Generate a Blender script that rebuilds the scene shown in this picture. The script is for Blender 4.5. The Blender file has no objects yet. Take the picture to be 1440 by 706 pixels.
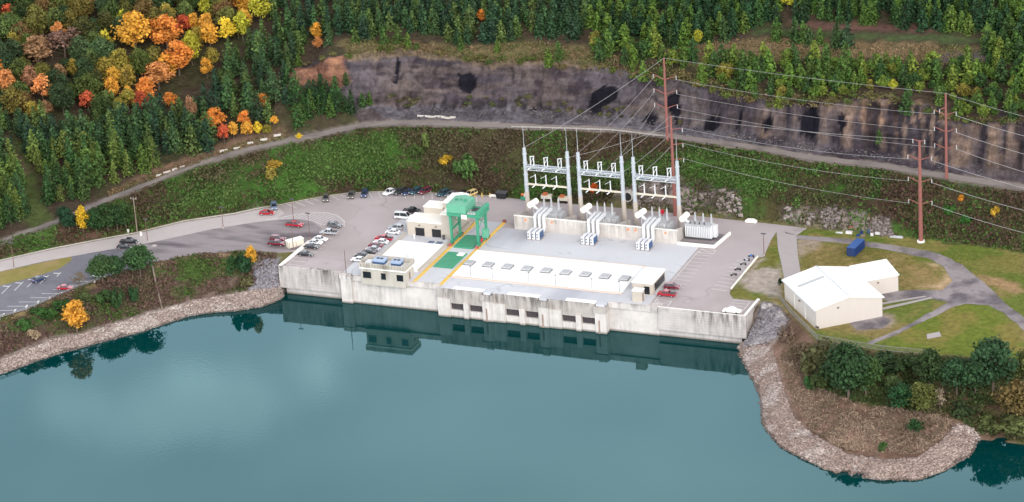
import bpy, bmesh, math, random
import numpy as np
from mathutils import Vector, Matrix
from mathutils.bvhtree import BVHTree
from mathutils.geometry import delaunay_2d_cdt

R = math.radians
scene = bpy.context.scene
col = scene.collection
rng = np.random.default_rng(7)
random.seed(7)

# ------------------------------------------------------------------ camera
F_PX = 4500.0
CAM = np.array([371.5, -795.214, 380.765])
ROT = np.array([[0.9245629, 0.37591332, -0.06223033],
                [0.09065557, -0.37565258, -0.92231595],
                [-0.37008783, 0.84709758, -0.38139308]])      # rows: right, down, forward
cam_d = bpy.data.cameras.new('camera')
cam = bpy.data.objects.new('camera', cam_d)
col.objects.link(cam)
rt, dn, fw = ROT
cam.matrix_world = Matrix(((rt[0], -dn[0], -fw[0], CAM[0]), (rt[1], -dn[1], -fw[1], CAM[1]),
                           (rt[2], -dn[2], -fw[2], CAM[2]), (0, 0, 0, 1)))
cam_d.sensor_width = 36.0
cam_d.lens = F_PX / 1440 * 36.0
cam_d.clip_start = 5.0
cam_d.clip_end = 12000.0
scene.camera = cam

# ------------------------------------------------------------------ light
SUN_EL, SUN_AZ = 40.0, 142.0          # azimuth clockwise from +Y
world = bpy.data.worlds.new('World')
scene.world = world
world.use_nodes = True
wn, wl = world.node_tree.nodes, world.node_tree.links
wn.clear()
w_out = wn.new('ShaderNodeOutputWorld')
w_bg = wn.new('ShaderNodeBackground')
w_bg.inputs['Strength'].default_value = 0.15
w_sky = wn.new('ShaderNodeTexSky')
w_sky.sky_type = 'NISHITA'
w_sky.sun_disc = False
w_sky.sun_elevation = R(SUN_EL)
w_sky.sun_rotation = R(SUN_AZ)
w_sky.dust_density = 2.0
w_sky.ozone_density = 1.5
w_tc = wn.new('ShaderNodeTexCoord')
w_map = wn.new('ShaderNodeMapping')
w_map.inputs['Scale'].default_value = (5.0, 5.0, 14.0)
w_no = wn.new('ShaderNodeTexNoise')
w_no.inputs['Scale'].default_value = 1.0
w_no.inputs['Detail'].default_value = 4.0
w_no.inputs['Roughness'].default_value = 0.5
w_rmp = wn.new('ShaderNodeMapRange')
w_rmp.inputs['From Min'].default_value = 0.40
w_rmp.inputs['From Max'].default_value = 0.72
w_rmp.inputs['To Min'].default_value = 0.30
w_rmp.inputs['To Max'].default_value = 0.6
w_mix = wn.new('ShaderNodeMixRGB')
w_mix.inputs['Color2'].default_value = (11.5, 11.6, 11.6, 1)      # pale cloud layer
wl.new(w_tc.outputs['Generated'], w_map.inputs['Vector'])
wl.new(w_map.outputs['Vector'], w_no.inputs['Vector'])
wl.new(w_no.outputs['Fac'], w_rmp.inputs['Value'])
CLOUDS = [((250, 560), .046, .013, .24), ((420, 494), .026, .007, .18), ((330, 520), .03, .006, .14)]     # soft cloud banks low over the hills: (where the lake mirrors them), half sizes, strength
fac_ = w_rmp.outputs['Result']
for (cpx, ah, av, st_) in CLOUDS:
    d_ = ROT.T @ np.array([(cpx[0] - 720) / F_PX, (cpx[1] - 353) / F_PX, 1.0]); d_[2] = -d_[2]; d_ /= np.linalg.norm(d_)
    h_ = np.array([d_[1], -d_[0], 0]); h_ /= np.linalg.norm(h_); v_ = np.cross(h_, d_)
    parts = []
    sb = wn.new('ShaderNodeVectorMath'); sb.operation = 'SUBTRACT'; wl.new(w_tc.outputs['Generated'], sb.inputs[0]); sb.inputs[1].default_value = tuple(d_)
    for ax_, sz_ in ((h_, ah), (v_, av), (d_, .25)):
        dt = wn.new('ShaderNodeVectorMath'); dt.operation = 'DOT_PRODUCT'; wl.new(sb.outputs['Vector'], dt.inputs[0]); dt.inputs[1].default_value = tuple(ax_ / sz_)
        sq = wn.new('ShaderNodeMath'); sq.operation = 'MULTIPLY'; wl.new(dt.outputs['Value'], sq.inputs[0]); wl.new(dt.outputs['Value'], sq.inputs[1]); parts.append(sq.outputs[0])
    s1_ = wn.new('ShaderNodeMath'); wl.new(parts[0], s1_.inputs[0]); wl.new(parts[1], s1_.inputs[1])
    s2_ = wn.new('ShaderNodeMath'); wl.new(s1_.outputs[0], s2_.inputs[0]); wl.new(parts[2], s2_.inputs[1])
    n2_ = wn.new('ShaderNodeTexNoise'); n2_.inputs['Scale'].default_value = 34; n2_.inputs['Detail'].default_value = 4; wl.new(w_tc.outputs['Generated'], n2_.inputs['Vector'])
    s3_ = wn.new('ShaderNodeMath'); s3_.operation = 'MULTIPLY_ADD'; wl.new(n2_.outputs['Fac'], s3_.inputs[0]); s3_.inputs[1].default_value = -4.2; wl.new(s2_.outputs[0], s3_.inputs[2])
    mr_ = wn.new('ShaderNodeMapRange'); mr_.interpolation_type = 'SMOOTHSTEP'; mr_.inputs['From Min'].default_value = -.7; mr_.inputs['From Max'].default_value = -2.4; mr_.inputs['To Min'].default_value = 0; mr_.inputs['To Max'].default_value = st_
    wl.new(s3_.outputs[0], mr_.inputs['Value'])
    ad2 = wn.new('ShaderNodeMath'); wl.new(fac_, ad2.inputs[0]); wl.new(mr_.outputs['Result'], ad2.inputs[1]); fac_ = ad2.outputs[0]
wl.new(fac_, w_mix.inputs['Fac'])
wl.new(w_sky.outputs['Color'], w_mix.inputs['Color1'])
w_sep = wn.new('ShaderNodeSeparateXYZ'); wl.new(w_tc.outputs['Generated'], w_sep.inputs[0])
w_el = wn.new('ShaderNodeValToRGB')                   # an overcast sky, brighter towards the horizon
cr_ = w_el.color_ramp
for pos, val in ((0.0, 1.6), (0.27, 3.9), (0.46, 3.9), (0.60, 0.8), (1.0, 0.45)):
    el = cr_.elements.new(pos) if pos not in (0.0, 1.0) else cr_.elements[0 if pos == 0.0 else -1]
    el.position = pos; el.color = (val / 4, val / 4, val / 4, 1)
w_x2 = wn.new('ShaderNodeMath'); w_x2.operation = 'MULTIPLY'; w_x2.inputs[1].default_value = 4.0
wl.new(w_sep.outputs['Z'], w_el.inputs['Fac']); wl.new(w_el.outputs['Color'], w_x2.inputs[0])
w_hsv = wn.new('ShaderNodeHueSaturation'); w_hsv.inputs['Saturation'].default_value = 0.7
wl.new(w_mix.outputs['Color'], w_hsv.inputs['Color']); wl.new(w_x2.outputs[0], w_hsv.inputs['Value'])
wl.new(w_hsv.outputs['Color'], w_bg.inputs['Color'])
wl.new(w_bg.outputs['Background'], w_out.inputs['Surface'])

sun_d = bpy.data.lights.new('sun', 'SUN')
sun_d.energy = 1.1
sun_d.angle = R(18)
sun_d.color = (1.0, 0.95, 0.87)
sun = bpy.data.objects.new('sun', sun_d)
col.objects.link(sun)
sd = Vector((math.sin(R(SUN_AZ)) * math.cos(R(SUN_EL)), math.cos(R(SUN_AZ)) * math.cos(R(SUN_EL)), math.sin(R(SUN_EL))))
sun.rotation_euler = sd.to_track_quat('Z', 'Y').to_euler()

vs = scene.view_settings
vs.view_transform = 'Standard'
vs.look = 'None'
vs.gamma = 1.0
vs.use_curve_mapping = False
vs.exposure = -0.26
EXPO = 1.30           # how bright a white level surface renders; used to turn seen colours into base colours

# ------------------------------------------------------------------ helpers
def lin(r, g, b, k=None):
    k = EXPO if k is None else k
    out = []
    for c in (r, g, b):
        c /= 255.0
        c = c / 12.92 if c <= 0.04045 else ((c + 0.055) / 1.055) ** 2.4
        out.append(min(c / k, 0.85))
    return tuple(out)

def ray(px, py):
    v = ROT.T @ np.array([(px - 720) / F_PX, (py - 353) / F_PX, 1.0])
    return v / np.linalg.norm(v)

def U(px, py, z):
    r = ray(px, py)
    return CAM + r * ((z - CAM[2]) / r[2])

def project(P):
    q = (np.asarray(P, float) - CAM) @ ROT.T
    return 720 + F_PX * q[..., 0] / q[..., 2], 353 + F_PX * q[..., 1] / q[..., 2]

def in_poly(x, y, poly):
    x = np.asarray(x, float); y = np.asarray(y, float)
    inside = np.zeros(x.shape, bool)
    n = len(poly)
    for i in range(n):
        x1, y1 = poly[i]; x2, y2 = poly[(i + 1) % n]
        if y1 == y2: continue
        c = ((y1 > y) != (y2 > y)) & (x < (x2 - x1) * (y - y1) / (y2 - y1) + x1)
        inside ^= c
    return inside

def hash2(ix, iy, s):
    h = (ix.astype(np.int64) * 374761393 + iy.astype(np.int64) * 668265263 + s * 1274126177) & 0x7fffffff
    h = ((h ^ (h >> 13)) * 1274126177) & 0x7fffffff
    return ((h ^ (h >> 16)) & 0xffff) / 65535.0

def vnoise(x, y, s=0):
    ix = np.floor(x); iy = np.floor(y)
    fx = x - ix; fy = y - iy
    fx = fx * fx * (3 - 2 * fx); fy = fy * fy * (3 - 2 * fy)
    a = hash2(ix, iy, s); b = hash2(ix + 1, iy, s); c = hash2(ix, iy + 1, s); d = hash2(ix + 1, iy + 1, s)
    return (a * (1 - fx) + b * fx) * (1 - fy) + (c * (1 - fx) + d * fx) * fy

def fbm(x, y, s=0, o=4):
    x = np.asarray(x, float); y = np.asarray(y, float)
    t = 0; a = 0.5; n = 0
    for i in range(o):
        t = t + a * vnoise(x, y, s + i * 17); n += a
        x = x * 2.03 + 11.3; y = y * 2.03 + 5.7; a *= 0.5
    return t / n

def tag(o, label=None, cat=None, group=None, kind=None):
    if label: o['label'] = label
    if cat: o['category'] = cat
    if group: o['group'] = group
    if kind: o['kind'] = kind
    return o

def empty(name, loc=(0, 0, 0), rz=0.0):
    o = bpy.data.objects.new(name, None)
    o.location = loc; o.rotation_euler = (0, 0, rz)
    o.empty_display_size = 0.3
    col.objects.link(o)
    return o

def copy_tree(o, parent=None):
    c = o.copy(); col.objects.link(c)
    if parent is not None: c.parent = parent
    for ch in KIDS.get(o.name, []):
        cc = copy_tree(ch, c)
    KIDS[c.name] = [x for x in LASTKIDS.pop(c.name, [])]
    return c

KIDS = {}
LASTKIDS = {}
def copy_thing(o):
    c = o.copy(); col.objects.link(c)
    for ch in KIDS.get(o.name, []):
        d = ch.copy(); col.objects.link(d); d.parent = c
        for g in KIDS.get(ch.name, []):
            e = g.copy(); col.objects.link(e); e.parent = d
    return c

def mesh_np(name, verts, faces, mats, cols=None, parent=None, midx=None, smooth=False, link=True, attr=None):
    """verts (n,3); faces (m,k) of one size"""
    verts = np.asarray(verts, np.float32); faces = np.asarray(faces, np.int32)
    me = bpy.data.meshes.new(name)
    m, k = faces.shape
    me.vertices.add(len(verts)); me.vertices.foreach_set('co', verts.ravel())
    me.loops.add(m * k); me.loops.foreach_set('vertex_index', faces.ravel())
    me.polygons.add(m)
    me.polygons.foreach_set('loop_start', np.arange(0, m * k, k, dtype=np.int32))
    me.polygons.foreach_set('loop_total', np.full(m, k, np.int32))
    if midx is not None: me.polygons.foreach_set('material_index', np.asarray(midx, np.int32))
    if smooth: me.polygons.foreach_set('use_smooth', np.ones(m, bool))
    for mm in (mats if isinstance(mats, (list, tuple)) else [mats]): me.materials.append(mm)
    if cols is not None:
        a = me.color_attributes.new('Col', 'FLOAT_COLOR', 'POINT')
        c4 = np.ones((len(verts), 4), np.float32); c4[:, :3] = cols
        a.data.foreach_set('color', c4.ravel())
    if attr:
        for an, av in attr.items():
            a = me.attributes.new(an, 'FLOAT', 'POINT')
            a.data.foreach_set('value', np.asarray(av, np.float32))
    me.update(calc_edges=True); me.validate()
    o = bpy.data.objects.new(name, me)
    if link: col.objects.link(o)
    if parent is not None:
        o.parent = parent
        KIDS.setdefault(parent.name, []).append(o)
    return o

class MB:
    def __init__(s): s.v = []; s.f = []; s.m = []; s.mats = []
    def mi(s, mat):
        if mat not in s.mats: s.mats.append(mat)
        return s.mats.index(mat)
    def poly(s, pts, mat=None):
        b = len(s.v); s.v += [tuple(p) for p in pts]; s.f.append(tuple(range(b, b + len(pts)))); s.m.append(0 if mat is None else s.mi(mat))
    def box(s, x0, x1, y0, y1, z0, z1, mat=None, rz=0.0, c=None):
        P = [(x, y, z) for z in (z0, z1) for y in (y0, y1) for x in (x0, x1)]
        if rz:
            cx, cy = c if c else ((x0 + x1) / 2, (y0 + y1) / 2)
            ca, sa = math.cos(rz), math.sin(rz)
            P = [(cx + (x - cx) * ca - (y - cy) * sa, cy + (x - cx) * sa + (y - cy) * ca, z) for x, y, z in P]
        b = len(s.v); s.v += P
        i = 0 if mat is None else s.mi(mat)
        for q in ((0, 2, 3, 1), (4, 5, 7, 6), (0, 1, 5, 4), (2, 6, 7, 3), (0, 4, 6, 2), (1, 3, 7, 5)):
            s.f.append(tuple(b + k for k in q)); s.m.append(i)
    def tube(s, p0, p1, r0, r1=None, n=8, mat=None, caps=True):
        r1 = r0 if r1 is None else r1
        p0 = Vector(p0); p1 = Vector(p1); d = (p1 - p0)
        if d.length < 1e-6: return
        d.normalize()
        a = d.orthogonal().normalized(); c = d.cross(a)
        b = len(s.v); i = 0 if mat is None else s.mi(mat)
        for p, r in ((p0, r0), (p1, r1)):
            for k in range(n):
                t = 2 * math.pi * k / n
                s.v.append(tuple(p + a * (r * math.cos(t)) + c * (r * math.sin(t))))
        for k in range(n):
            s.f.append((b + k, b + (k + 1) % n, b + n + (k + 1) % n, b + n + k)); s.m.append(i)
        if caps:
            s.f.append(tuple(b + k for k in reversed(range(n)))); s.m.append(i)
            s.f.append(tuple(b + n + k for k in range(n))); s.m.append(i)
    def prism(s, prof, x0, x1, axis='x', mat=None):
        """closed profile (list of 2d) extruded along an axis"""
        n = len(prof); b = len(s.v); i = 0 if mat is None else s.mi(mat)
        for t in (x0, x1):
            for (a, c) in prof:
                s.v.append({'x': (t, a, c), 'y': (a, t, c), 'z': (a, c, t)}[axis])
        for k in range(n):
            s.f.append((b + k, b + (k + 1) % n, b + n + (k + 1) % n, b + n + k)); s.m.append(i)
        s.f.append(tuple(b + k for k in reversed(range(n)))); s.m.append(i)
        s.f.append(tuple(b + n + k for k in range(n))); s.m.append(i)
    def build(s, name, mat, parent=None, smooth=False, bevel=0.0, link=True):
        me = bpy.data.meshes.new(name)
        me.from_pydata(s.v, [], s.f)
        bm = bmesh.new(); bm.from_mesh(me)
        bmesh.ops.recalc_face_normals(bm, faces=bm.faces)
        if bevel > 0:
            bmesh.ops.remove_doubles(bm, verts=bm.verts, dist=1e-4)
            ed = [e for e in bm.edges if len(e.link_faces) == 2 and e.calc_face_angle(0) > 0.6]
            bmesh.ops.bevel(bm, geom=ed, offset=bevel, segments=1, affect='EDGES', clamp_overlap=True)
        bm.to_mesh(me); bm.free()
        if s.mats:
            for mm in s.mats: me.materials.append(mm)
            if bevel <= 0: me.polygons.foreach_set('material_index', s.m)
        else:
            me.materials.append(mat)
        if smooth: me.polygons.foreach_set('use_smooth', [True] * len(me.polygons))
        me.update()
        o = bpy.data.objects.new(name, me)
        if link: col.objects.link(o)
        if parent is not None:
            o.parent = parent
            KIDS.setdefault(parent.name, []).append(o)
        return o

def sheet(name, poly, z, mat, kind='structure', px=True, zplane=9.0):
    pts = [U(x, y, zplane)[:2] for x, y in poly] if px else poly
    me = bpy.data.meshes.new(name)
    bm = bmesh.new()
    vs_ = [bm.verts.new((p[0], p[1], z)) for p in pts]
    f = bm.faces.new(vs_)
    f.normal_update()
    if f.normal.z < 0: f.normal_flip()
    bmesh.ops.triangulate(bm, faces=bm.faces)
    bm.to_mesh(me); bm.free()
    me.materials.append(mat)
    o = bpy.data.objects.new(name, me); col.objects.link(o)
    if kind: o['kind'] = kind
    return o

def strip_mb(mb, pts, w, z, mat=None):
    """painted line through points on the level z, width w"""
    for (a, b) in zip(pts[:-1], pts[1:]):
        a = np.array(a[:2], float); b = np.array(b[:2], float)
        d = b - a; L = np.hypot(*d)
        if L < 1e-6: continue
        n = np.array([-d[1], d[0]]) / L * w / 2
        mb.poly([(*(a - n), z), (*(b - n), z), (*(b + n), z), (*(a + n), z)], mat)

# ------------------------------------------------------------------ materials
def new_mat(name):
    m = bpy.data.materials.new(name); m.use_nodes = True
    nt = m.node_tree
    return m, nt.nodes, nt.links, nt.nodes['Principled BSDF']

def plain(name, c, rough=0.7, var=0.10, scale=0.6, metal=0.0, spec=0.3, stretch=(1, 1, 1), emit=0.0, detail=5.0, dark=None, dthr=(0.55, 0.75), crack=0.0, cscale=0.06, seam=0.0, seamlen=4.0):
    m, n, l, b = new_mat(name)
    b.inputs['Roughness'].default_value = rough
    b.inputs['Metallic'].default_value = metal
    b.inputs['Specular IOR Level'].default_value = spec
    g = n.new('ShaderNodeNewGeometry')
    mp = n.new('ShaderNodeMapping'); mp.inputs['Scale'].default_value = stretch
    no = n.new('ShaderNodeTexNoise'); no.inputs['Scale'].default_value = scale; no.inputs['Detail'].default_value = detail; no.inputs['Roughness'].default_value = 0.65
    l.new(g.outputs['Position'], mp.inputs['Vector']); l.new(mp.outputs['Vector'], no.inputs['Vector'])
    rp = n.new('ShaderNodeValToRGB')
    rp.color_ramp.elements[0].position = 0.25; rp.color_ramp.elements[1].position = 0.75
    rp.color_ramp.elements[0].color = (*[x * (1 - var) for x in c], 1)
    rp.color_ramp.elements[1].color = (*[min(x * (1 + var), 0.9) for x in c], 1)
    l.new(no.outputs['Fac'], rp.inputs['Fac'])
    out = rp.outputs['Color']
    if dark is not None:
        no2 = n.new('ShaderNodeTexNoise'); no2.inputs['Scale'].default_value = scale * 0.35; no2.inputs['Detail'].default_value = 6
        l.new(mp.outputs['Vector'], no2.inputs['Vector'])
        mr = n.new('ShaderNodeMapRange'); mr.inputs['From Min'].default_value = dthr[0]; mr.inputs['From Max'].default_value = dthr[1]
        l.new(no2.outputs['Fac'], mr.inputs['Value'])
        mx = n.new('ShaderNodeMixRGB'); mx.inputs['Color2'].default_value = (*dark, 1)
        l.new(mr.outputs['Result'], mx.inputs['Fac']); l.new(out, mx.inputs['Color1'])
        out = mx.outputs['Color']
    def darken(fac_out, amt):
        nonlocal out
        mm = n.new('ShaderNodeMath'); mm.operation = 'MULTIPLY'; mm.inputs[1].default_value = amt; l.new(fac_out, mm.inputs[0])
        mx = n.new('ShaderNodeMixRGB'); l.new(mm.outputs[0], mx.inputs['Fac']); l.new(out, mx.inputs['Color1']); mx.inputs['Color2'].default_value = (*[x * .35 for x in c], 1)
        out = mx.outputs['Color']
    if crack:
        nc = n.new('ShaderNodeTexNoise'); nc.inputs['Scale'].default_value = cscale; nc.inputs['Detail'].default_value = 3; nc.inputs['Roughness'].default_value = .45
        l.new(g.outputs['Position'], nc.inputs['Vector'])
        s_ = n.new('ShaderNodeMath'); s_.operation = 'SUBTRACT'; s_.inputs[1].default_value = .5; l.new(nc.outputs['Fac'], s_.inputs[0])
        a_ = n.new('ShaderNodeMath'); a_.operation = 'ABSOLUTE'; l.new(s_.outputs[0], a_.inputs[0])
        m3 = n.new('ShaderNodeMapRange'); m3.inputs['From Min'].default_value = .010; m3.inputs['From Max'].default_value = .002; l.new(a_.outputs[0], m3.inputs['Value'])
        nk = n.new('ShaderNodeMapRange'); nk.inputs['From Min'].default_value = .45; nk.inputs['From Max'].default_value = .6; l.new(no.outputs['Fac'], nk.inputs['Value'])
        m4 = n.new('ShaderNodeMath'); m4.operation = 'MULTIPLY'; l.new(m3.outputs['Result'], m4.inputs[0]); l.new(nk.outputs['Result'], m4.inputs[1])
        darken(m4.outputs[0], crack)
    if seam:
        sx_ = n.new('ShaderNodeSeparateXYZ'); l.new(g.outputs['Position'], sx_.inputs[0])
        dv = n.new('ShaderNodeMath'); dv.operation = 'DIVIDE'; dv.inputs[1].default_value = seamlen; l.new(sx_.outputs['X'], dv.inputs[0])
        fr = n.new('ShaderNodeMath'); fr.operation = 'FRACT'; l.new(dv.outputs[0], fr.inputs[0])
        m3 = n.new('ShaderNodeMapRange'); m3.inputs['From Min'].default_value = .045; m3.inputs['From Max'].default_value = .02; l.new(fr.outputs[0], m3.inputs['Value'])
        darken(m3.outputs['Result'], seam)
    l.new(out, b.inputs['Base Color'])
    if emit:
        b.inputs['Emission Color'].default_value = (*c, 1); b.inputs['Emission Strength'].default_value = emit
    return m

def concrete(name, c, stain, amount=0.6, lines=True, top=9.0, stainlen=5.0, rust=0.0):
    """board marked concrete with dark vertical runs"""
    m, n, l, b = new_mat(name)
    b.inputs['Roughness'].default_value = 0.85; b.inputs['Specular IOR Level'].default_value = 0.2
    g = n.new('ShaderNodeNewGeometry')
    def noise(scale, stretch, detail=5, rough=0.6):
        mp = n.new('ShaderNodeMapping'); mp.inputs['Scale'].default_value = stretch
        no = n.new('ShaderNodeTexNoise'); no.inputs['Scale'].default_value = scale; no.inputs['Detail'].default_value = detail; no.inputs['Roughness'].default_value = rough
        l.new(g.outputs['Position'], mp.inputs['Vector']); l.new(mp.outputs['Vector'], no.inputs['Vector'])
        return no.outputs['Fac']
    def rng_(v, a, b_, lo=0.0, hi=1.0):
        mr = n.new('ShaderNodeMapRange'); mr.inputs['From Min'].default_value = a; mr.inputs['From Max'].default_value = b_
        mr.inputs['To Min'].default_value = lo; mr.inputs['To Max'].default_value = hi
        l.new(v, mr.inputs['Value']); return mr.outputs['Result']
    def mul(a, b_):
        mm = n.new('ShaderNodeMath'); mm.operation = 'MULTIPLY'; l.new(a, mm.inputs[0])
        if isinstance(b_, float): mm.inputs[1].default_value = b_
        else: l.new(b_, mm.inputs[1])
        return mm.outputs[0]
    def mix(fac, c1, c2):
        mx = n.new('ShaderNodeMixRGB'); l.new(fac, mx.inputs['Fac'])
        if isinstance(c1, tuple): mx.inputs['Color1'].default_value = (*c1, 1)
        else: l.new(c1, mx.inputs['Color1'])
        mx.inputs['Color2'].default_value = (*c2, 1)
        return mx.outputs['Color']
    o = mix(rng_(noise(0.35, (1, 1, 1)), 0.35, 0.7), c, tuple(x * 0.82 for x in c))
    st = rng_(noise(0.9, (1, 1, 0.10), 6, 0.7), 0.42, 0.62)
    pat = rng_(noise(0.10, (1, 1, 0.8), 3), 0.38, 0.56)
    sp = n.new('ShaderNodeSeparateXYZ'); l.new(g.outputs['Position'], sp.inputs[0])
    up = rng_(sp.outputs['Z'], top - stainlen, top, 0.35, 1.0)
    o = mix(mul(mul(mul(st, pat), up), amount), o, stain)
    if lines:
        wv = n.new('ShaderNodeMath'); wv.operation = 'FRACT'
        dv = n.new('ShaderNodeMath'); dv.operation = 'DIVIDE'; dv.inputs[1].default_value = 0.8
        l.new(sp.outputs['Z'], dv.inputs[0]); l.new(dv.outputs[0], wv.inputs[0])
        ln = rng_(wv.outputs[0], 0.86, 0.95)
        o = mix(mul(mul(ln, rng_(noise(0.5, (1, 1, 1)), 0.35, 0.6)), 0.45), o, stain)
    wl_ = rng_(sp.outputs['Z'], 0.75, 0.25)
    o = mix(mul(wl_, 0.75), o, lin(105, 92, 78))
    l.new(o, b.inputs['Base Color'])
    return m

M = {}
M['conc_lo'] = concrete('wall_concrete', lin(220, 210, 205), lin(98, 90, 88), 1.0, True)
M['conc_in'] = concrete('intake_concrete', lin(208, 197, 190), lin(88, 80, 78), 1.0, False, 9.0, 4.0)
M['conc_sm'] = concrete('smooth_concrete', lin(238, 228, 222), lin(108, 100, 96), 0.95, False, 9.5, 3.5)
M['conc_pl'] = concrete('platform_concrete', lin(226, 218, 210), lin(120, 112, 106), 0.6, False, 13.5, 4.0)
M['conc_bld'] = plain('building_concrete', lin(205, 196, 184), 0.85, 0.10, 0.9, stretch=(1, 1, 0.3), dark=lin(150, 138, 126), dthr=(0.56, 0.8))
M['beige'] = plain('beige_render', lin(208, 196, 182), 0.85, 0.05, 0.4)
M['cap_white'] = plain('pale_coping', lin(240, 234, 226, 1.0), 0.8, 0.06, 0.5)
M['roofgrey'] = plain('roof_membrane', lin(222, 222, 226), 0.75, 0.04, 0.12, stretch=(1, 0.4, 1), dark=lin(186, 187, 196), dthr=(0.55, 0.72), crack=.55, cscale=.055, seam=.10, seamlen=3.0)
M['roofwhite'] = plain('white_membrane', (0.85, 0.845, 0.83), 0.8, 0.02, 0.3, crack=.12, cscale=.08)
M['whtmetal'] = plain('white_sheet_metal', lin(244, 238, 232, 1.0), 0.55, 0.03, 0.25)
M['whwall'] = plain('cream_sheet_metal', lin(222, 211, 202), 0.6, 0.04, 3.0, stretch=(1, 1, 0.05))
M['yard'] = plain('yard_asphalt', lin(196, 184, 184), 0.9, 0.06, 0.10, dark=lin(178, 165, 162), dthr=(0.46, 0.66), detail=8, crack=.3, cscale=.035)
M['road'] = plain('road_asphalt', lin(206, 195, 192), 0.9, 0.06, 0.2, detail=8, crack=.25, cscale=.06)
M['lot'] = plain('lot_asphalt', lin(128, 126, 134), 0.9, 0.12, 0.3, dark=lin(112, 110, 120), dthr=(0.5, 0.72), detail=8, crack=.35, cscale=.07)
M['gravel'] = plain('gravel_surface', lin(160, 150, 151), 0.95, 0.14, 0.35, dark=lin(112, 104, 108), dthr=(0.46, 0.64), detail=10, stretch=(0.4, 1.4, 1))
M['track'] = plain('track_gravel', lin(164, 154, 154), 0.95, 0.16, 0.4, dark=lin(112, 104, 108), dthr=(0.44, 0.62), detail=12, crack=.5, cscale=.07)
M['drive'] = plain('drive_concrete', lin(190, 180, 178), 0.9, 0.05, 0.4)
M['paint'] = plain('white_paint', lin(238, 234, 232), 0.7, 0.08, 1.2)
M['yellow'] = plain('yellow_paint', lin(250, 208, 108), 0.7, 0.07, 0.8)
M['green'] = plain('green_paint', lin(72, 160, 126), 0.5, 0.07, 0.8)
M['greenlt'] = plain('green_paint_pale', lin(112, 184, 152), 0.5, 0.06, 0.8)
M['greendk'] = plain('green_plate', lin(78, 164, 126), 0.55, 0.08, 0.8)
M['steel'] = plain('galvanised_steel', lin(205, 210, 216), 0.45, 0.06, 1.0, metal=0.2)
M['equip'] = plain('equipment_paint', lin(238, 238, 240), 0.5, 0.05, 1.0)
M['bushing'] = plain('grey_porcelain', lin(196, 196, 198), 0.4, 0.05, 1.0)
M['blueface'] = plain('blue_louvre', lin(70, 98, 140), 0.5, 0.05, 1.0)
M['darkgrey'] = plain('dark_grey', lin(90, 88, 90), 0.6, 0.08, 1.0)
M['black'] = plain('black_rubber', (0.02, 0.02, 0.022), 0.7, 0.1, 1.0)
M['opening'] = plain('dark_grille', lin(84, 72, 76), 0.8, 0.3, 3.0, stretch=(1, 1, 0.1))
M['rust'] = plain('weathering_steel', lin(154, 98, 90), 0.7, 0.10, 0.8)
M['redpaint'] = plain('red_paint', lin(206, 40, 58), 0.4, 0.05, 1.0)
M['orange'] = plain('orange_paint', lin(214, 120, 70), 0.6, 0.06, 1.0)
M['cream'] = plain('cream_paint', lin(236, 226, 205), 0.6, 0.04, 1.0)
M['blue'] = plain('blue_steel', lin(38, 66, 122), 0.5, 0.08, 0.8)
M['bluelt'] = plain('pale_blue_panel', lin(172, 192, 220), 0.4, 0.06, 1.0)
M['timber'] = plain('weathered_timber', lin(150, 132, 120), 0.85, 0.1, 1.0)
M['pole'] = plain('brown_pole', lin(128, 96, 90), 0.7, 0.08, 1.0)
M['wire'] = plain('aluminium_wire', lin(172, 168, 168), 0.4, 0.03, 1.0)
M['roofgreyvent'] = plain('skylight_plastic', lin(196, 196, 198), 0.5, 0.05, 1.0)
M['fence'] = plain('dull_galvanised', lin(156, 152, 150), .6, .08, 1.0)
M['kerb'] = plain('kerb_concrete', lin(205, 196, 188), 0.9, 0.10, 0.8)
M['lamp'] = plain('orange_lamp', (1.0, 0.16, 0.04), 0.4, 0.02, 1.0, emit=1.6)
m_, n_, l_, b_ = new_mat('window_glass')
b_.inputs['Base Color'].default_value = (0.012, 0.014, 0.018, 1); b_.inputs['Roughness'].default_value = 0.08
M['glass'] = m_

def objcol(name, rough, coat=0.0, spec=0.5):
    m, n, l, b = new_mat(name)
    oi = n.new('ShaderNodeObjectInfo')
    no = n.new('ShaderNodeTexNoise'); no.inputs['Scale'].default_value = 2.0
    g = n.new('ShaderNodeNewGeometry'); l.new(g.outputs['Position'], no.inputs['Vector'])
    mr = n.new('ShaderNodeMapRange'); mr.inputs['To Min'].default_value = 0.9; mr.inputs['To Max'].default_value = 1.1
    l.new(no.outputs['Fac'], mr.inputs['Value'])
    hv = n.new('ShaderNodeHueSaturation'); l.new(mr.outputs['Result'], hv.inputs['Value']); l.new(oi.outputs['Color'], hv.inputs['Color'])
    l.new(hv.outputs['Color'], b.inputs['Base Color'])
    b.inputs['Roughness'].default_value = rough; b.inputs['Coat Weight'].default_value = coat; b.inputs['Specular IOR Level'].default_value = spec
    return m
M['carpaint'] = objcol('car_paint', 0.35, 0.6)
M['objpaint'] = objcol('matt_paint', 0.6)

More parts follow.
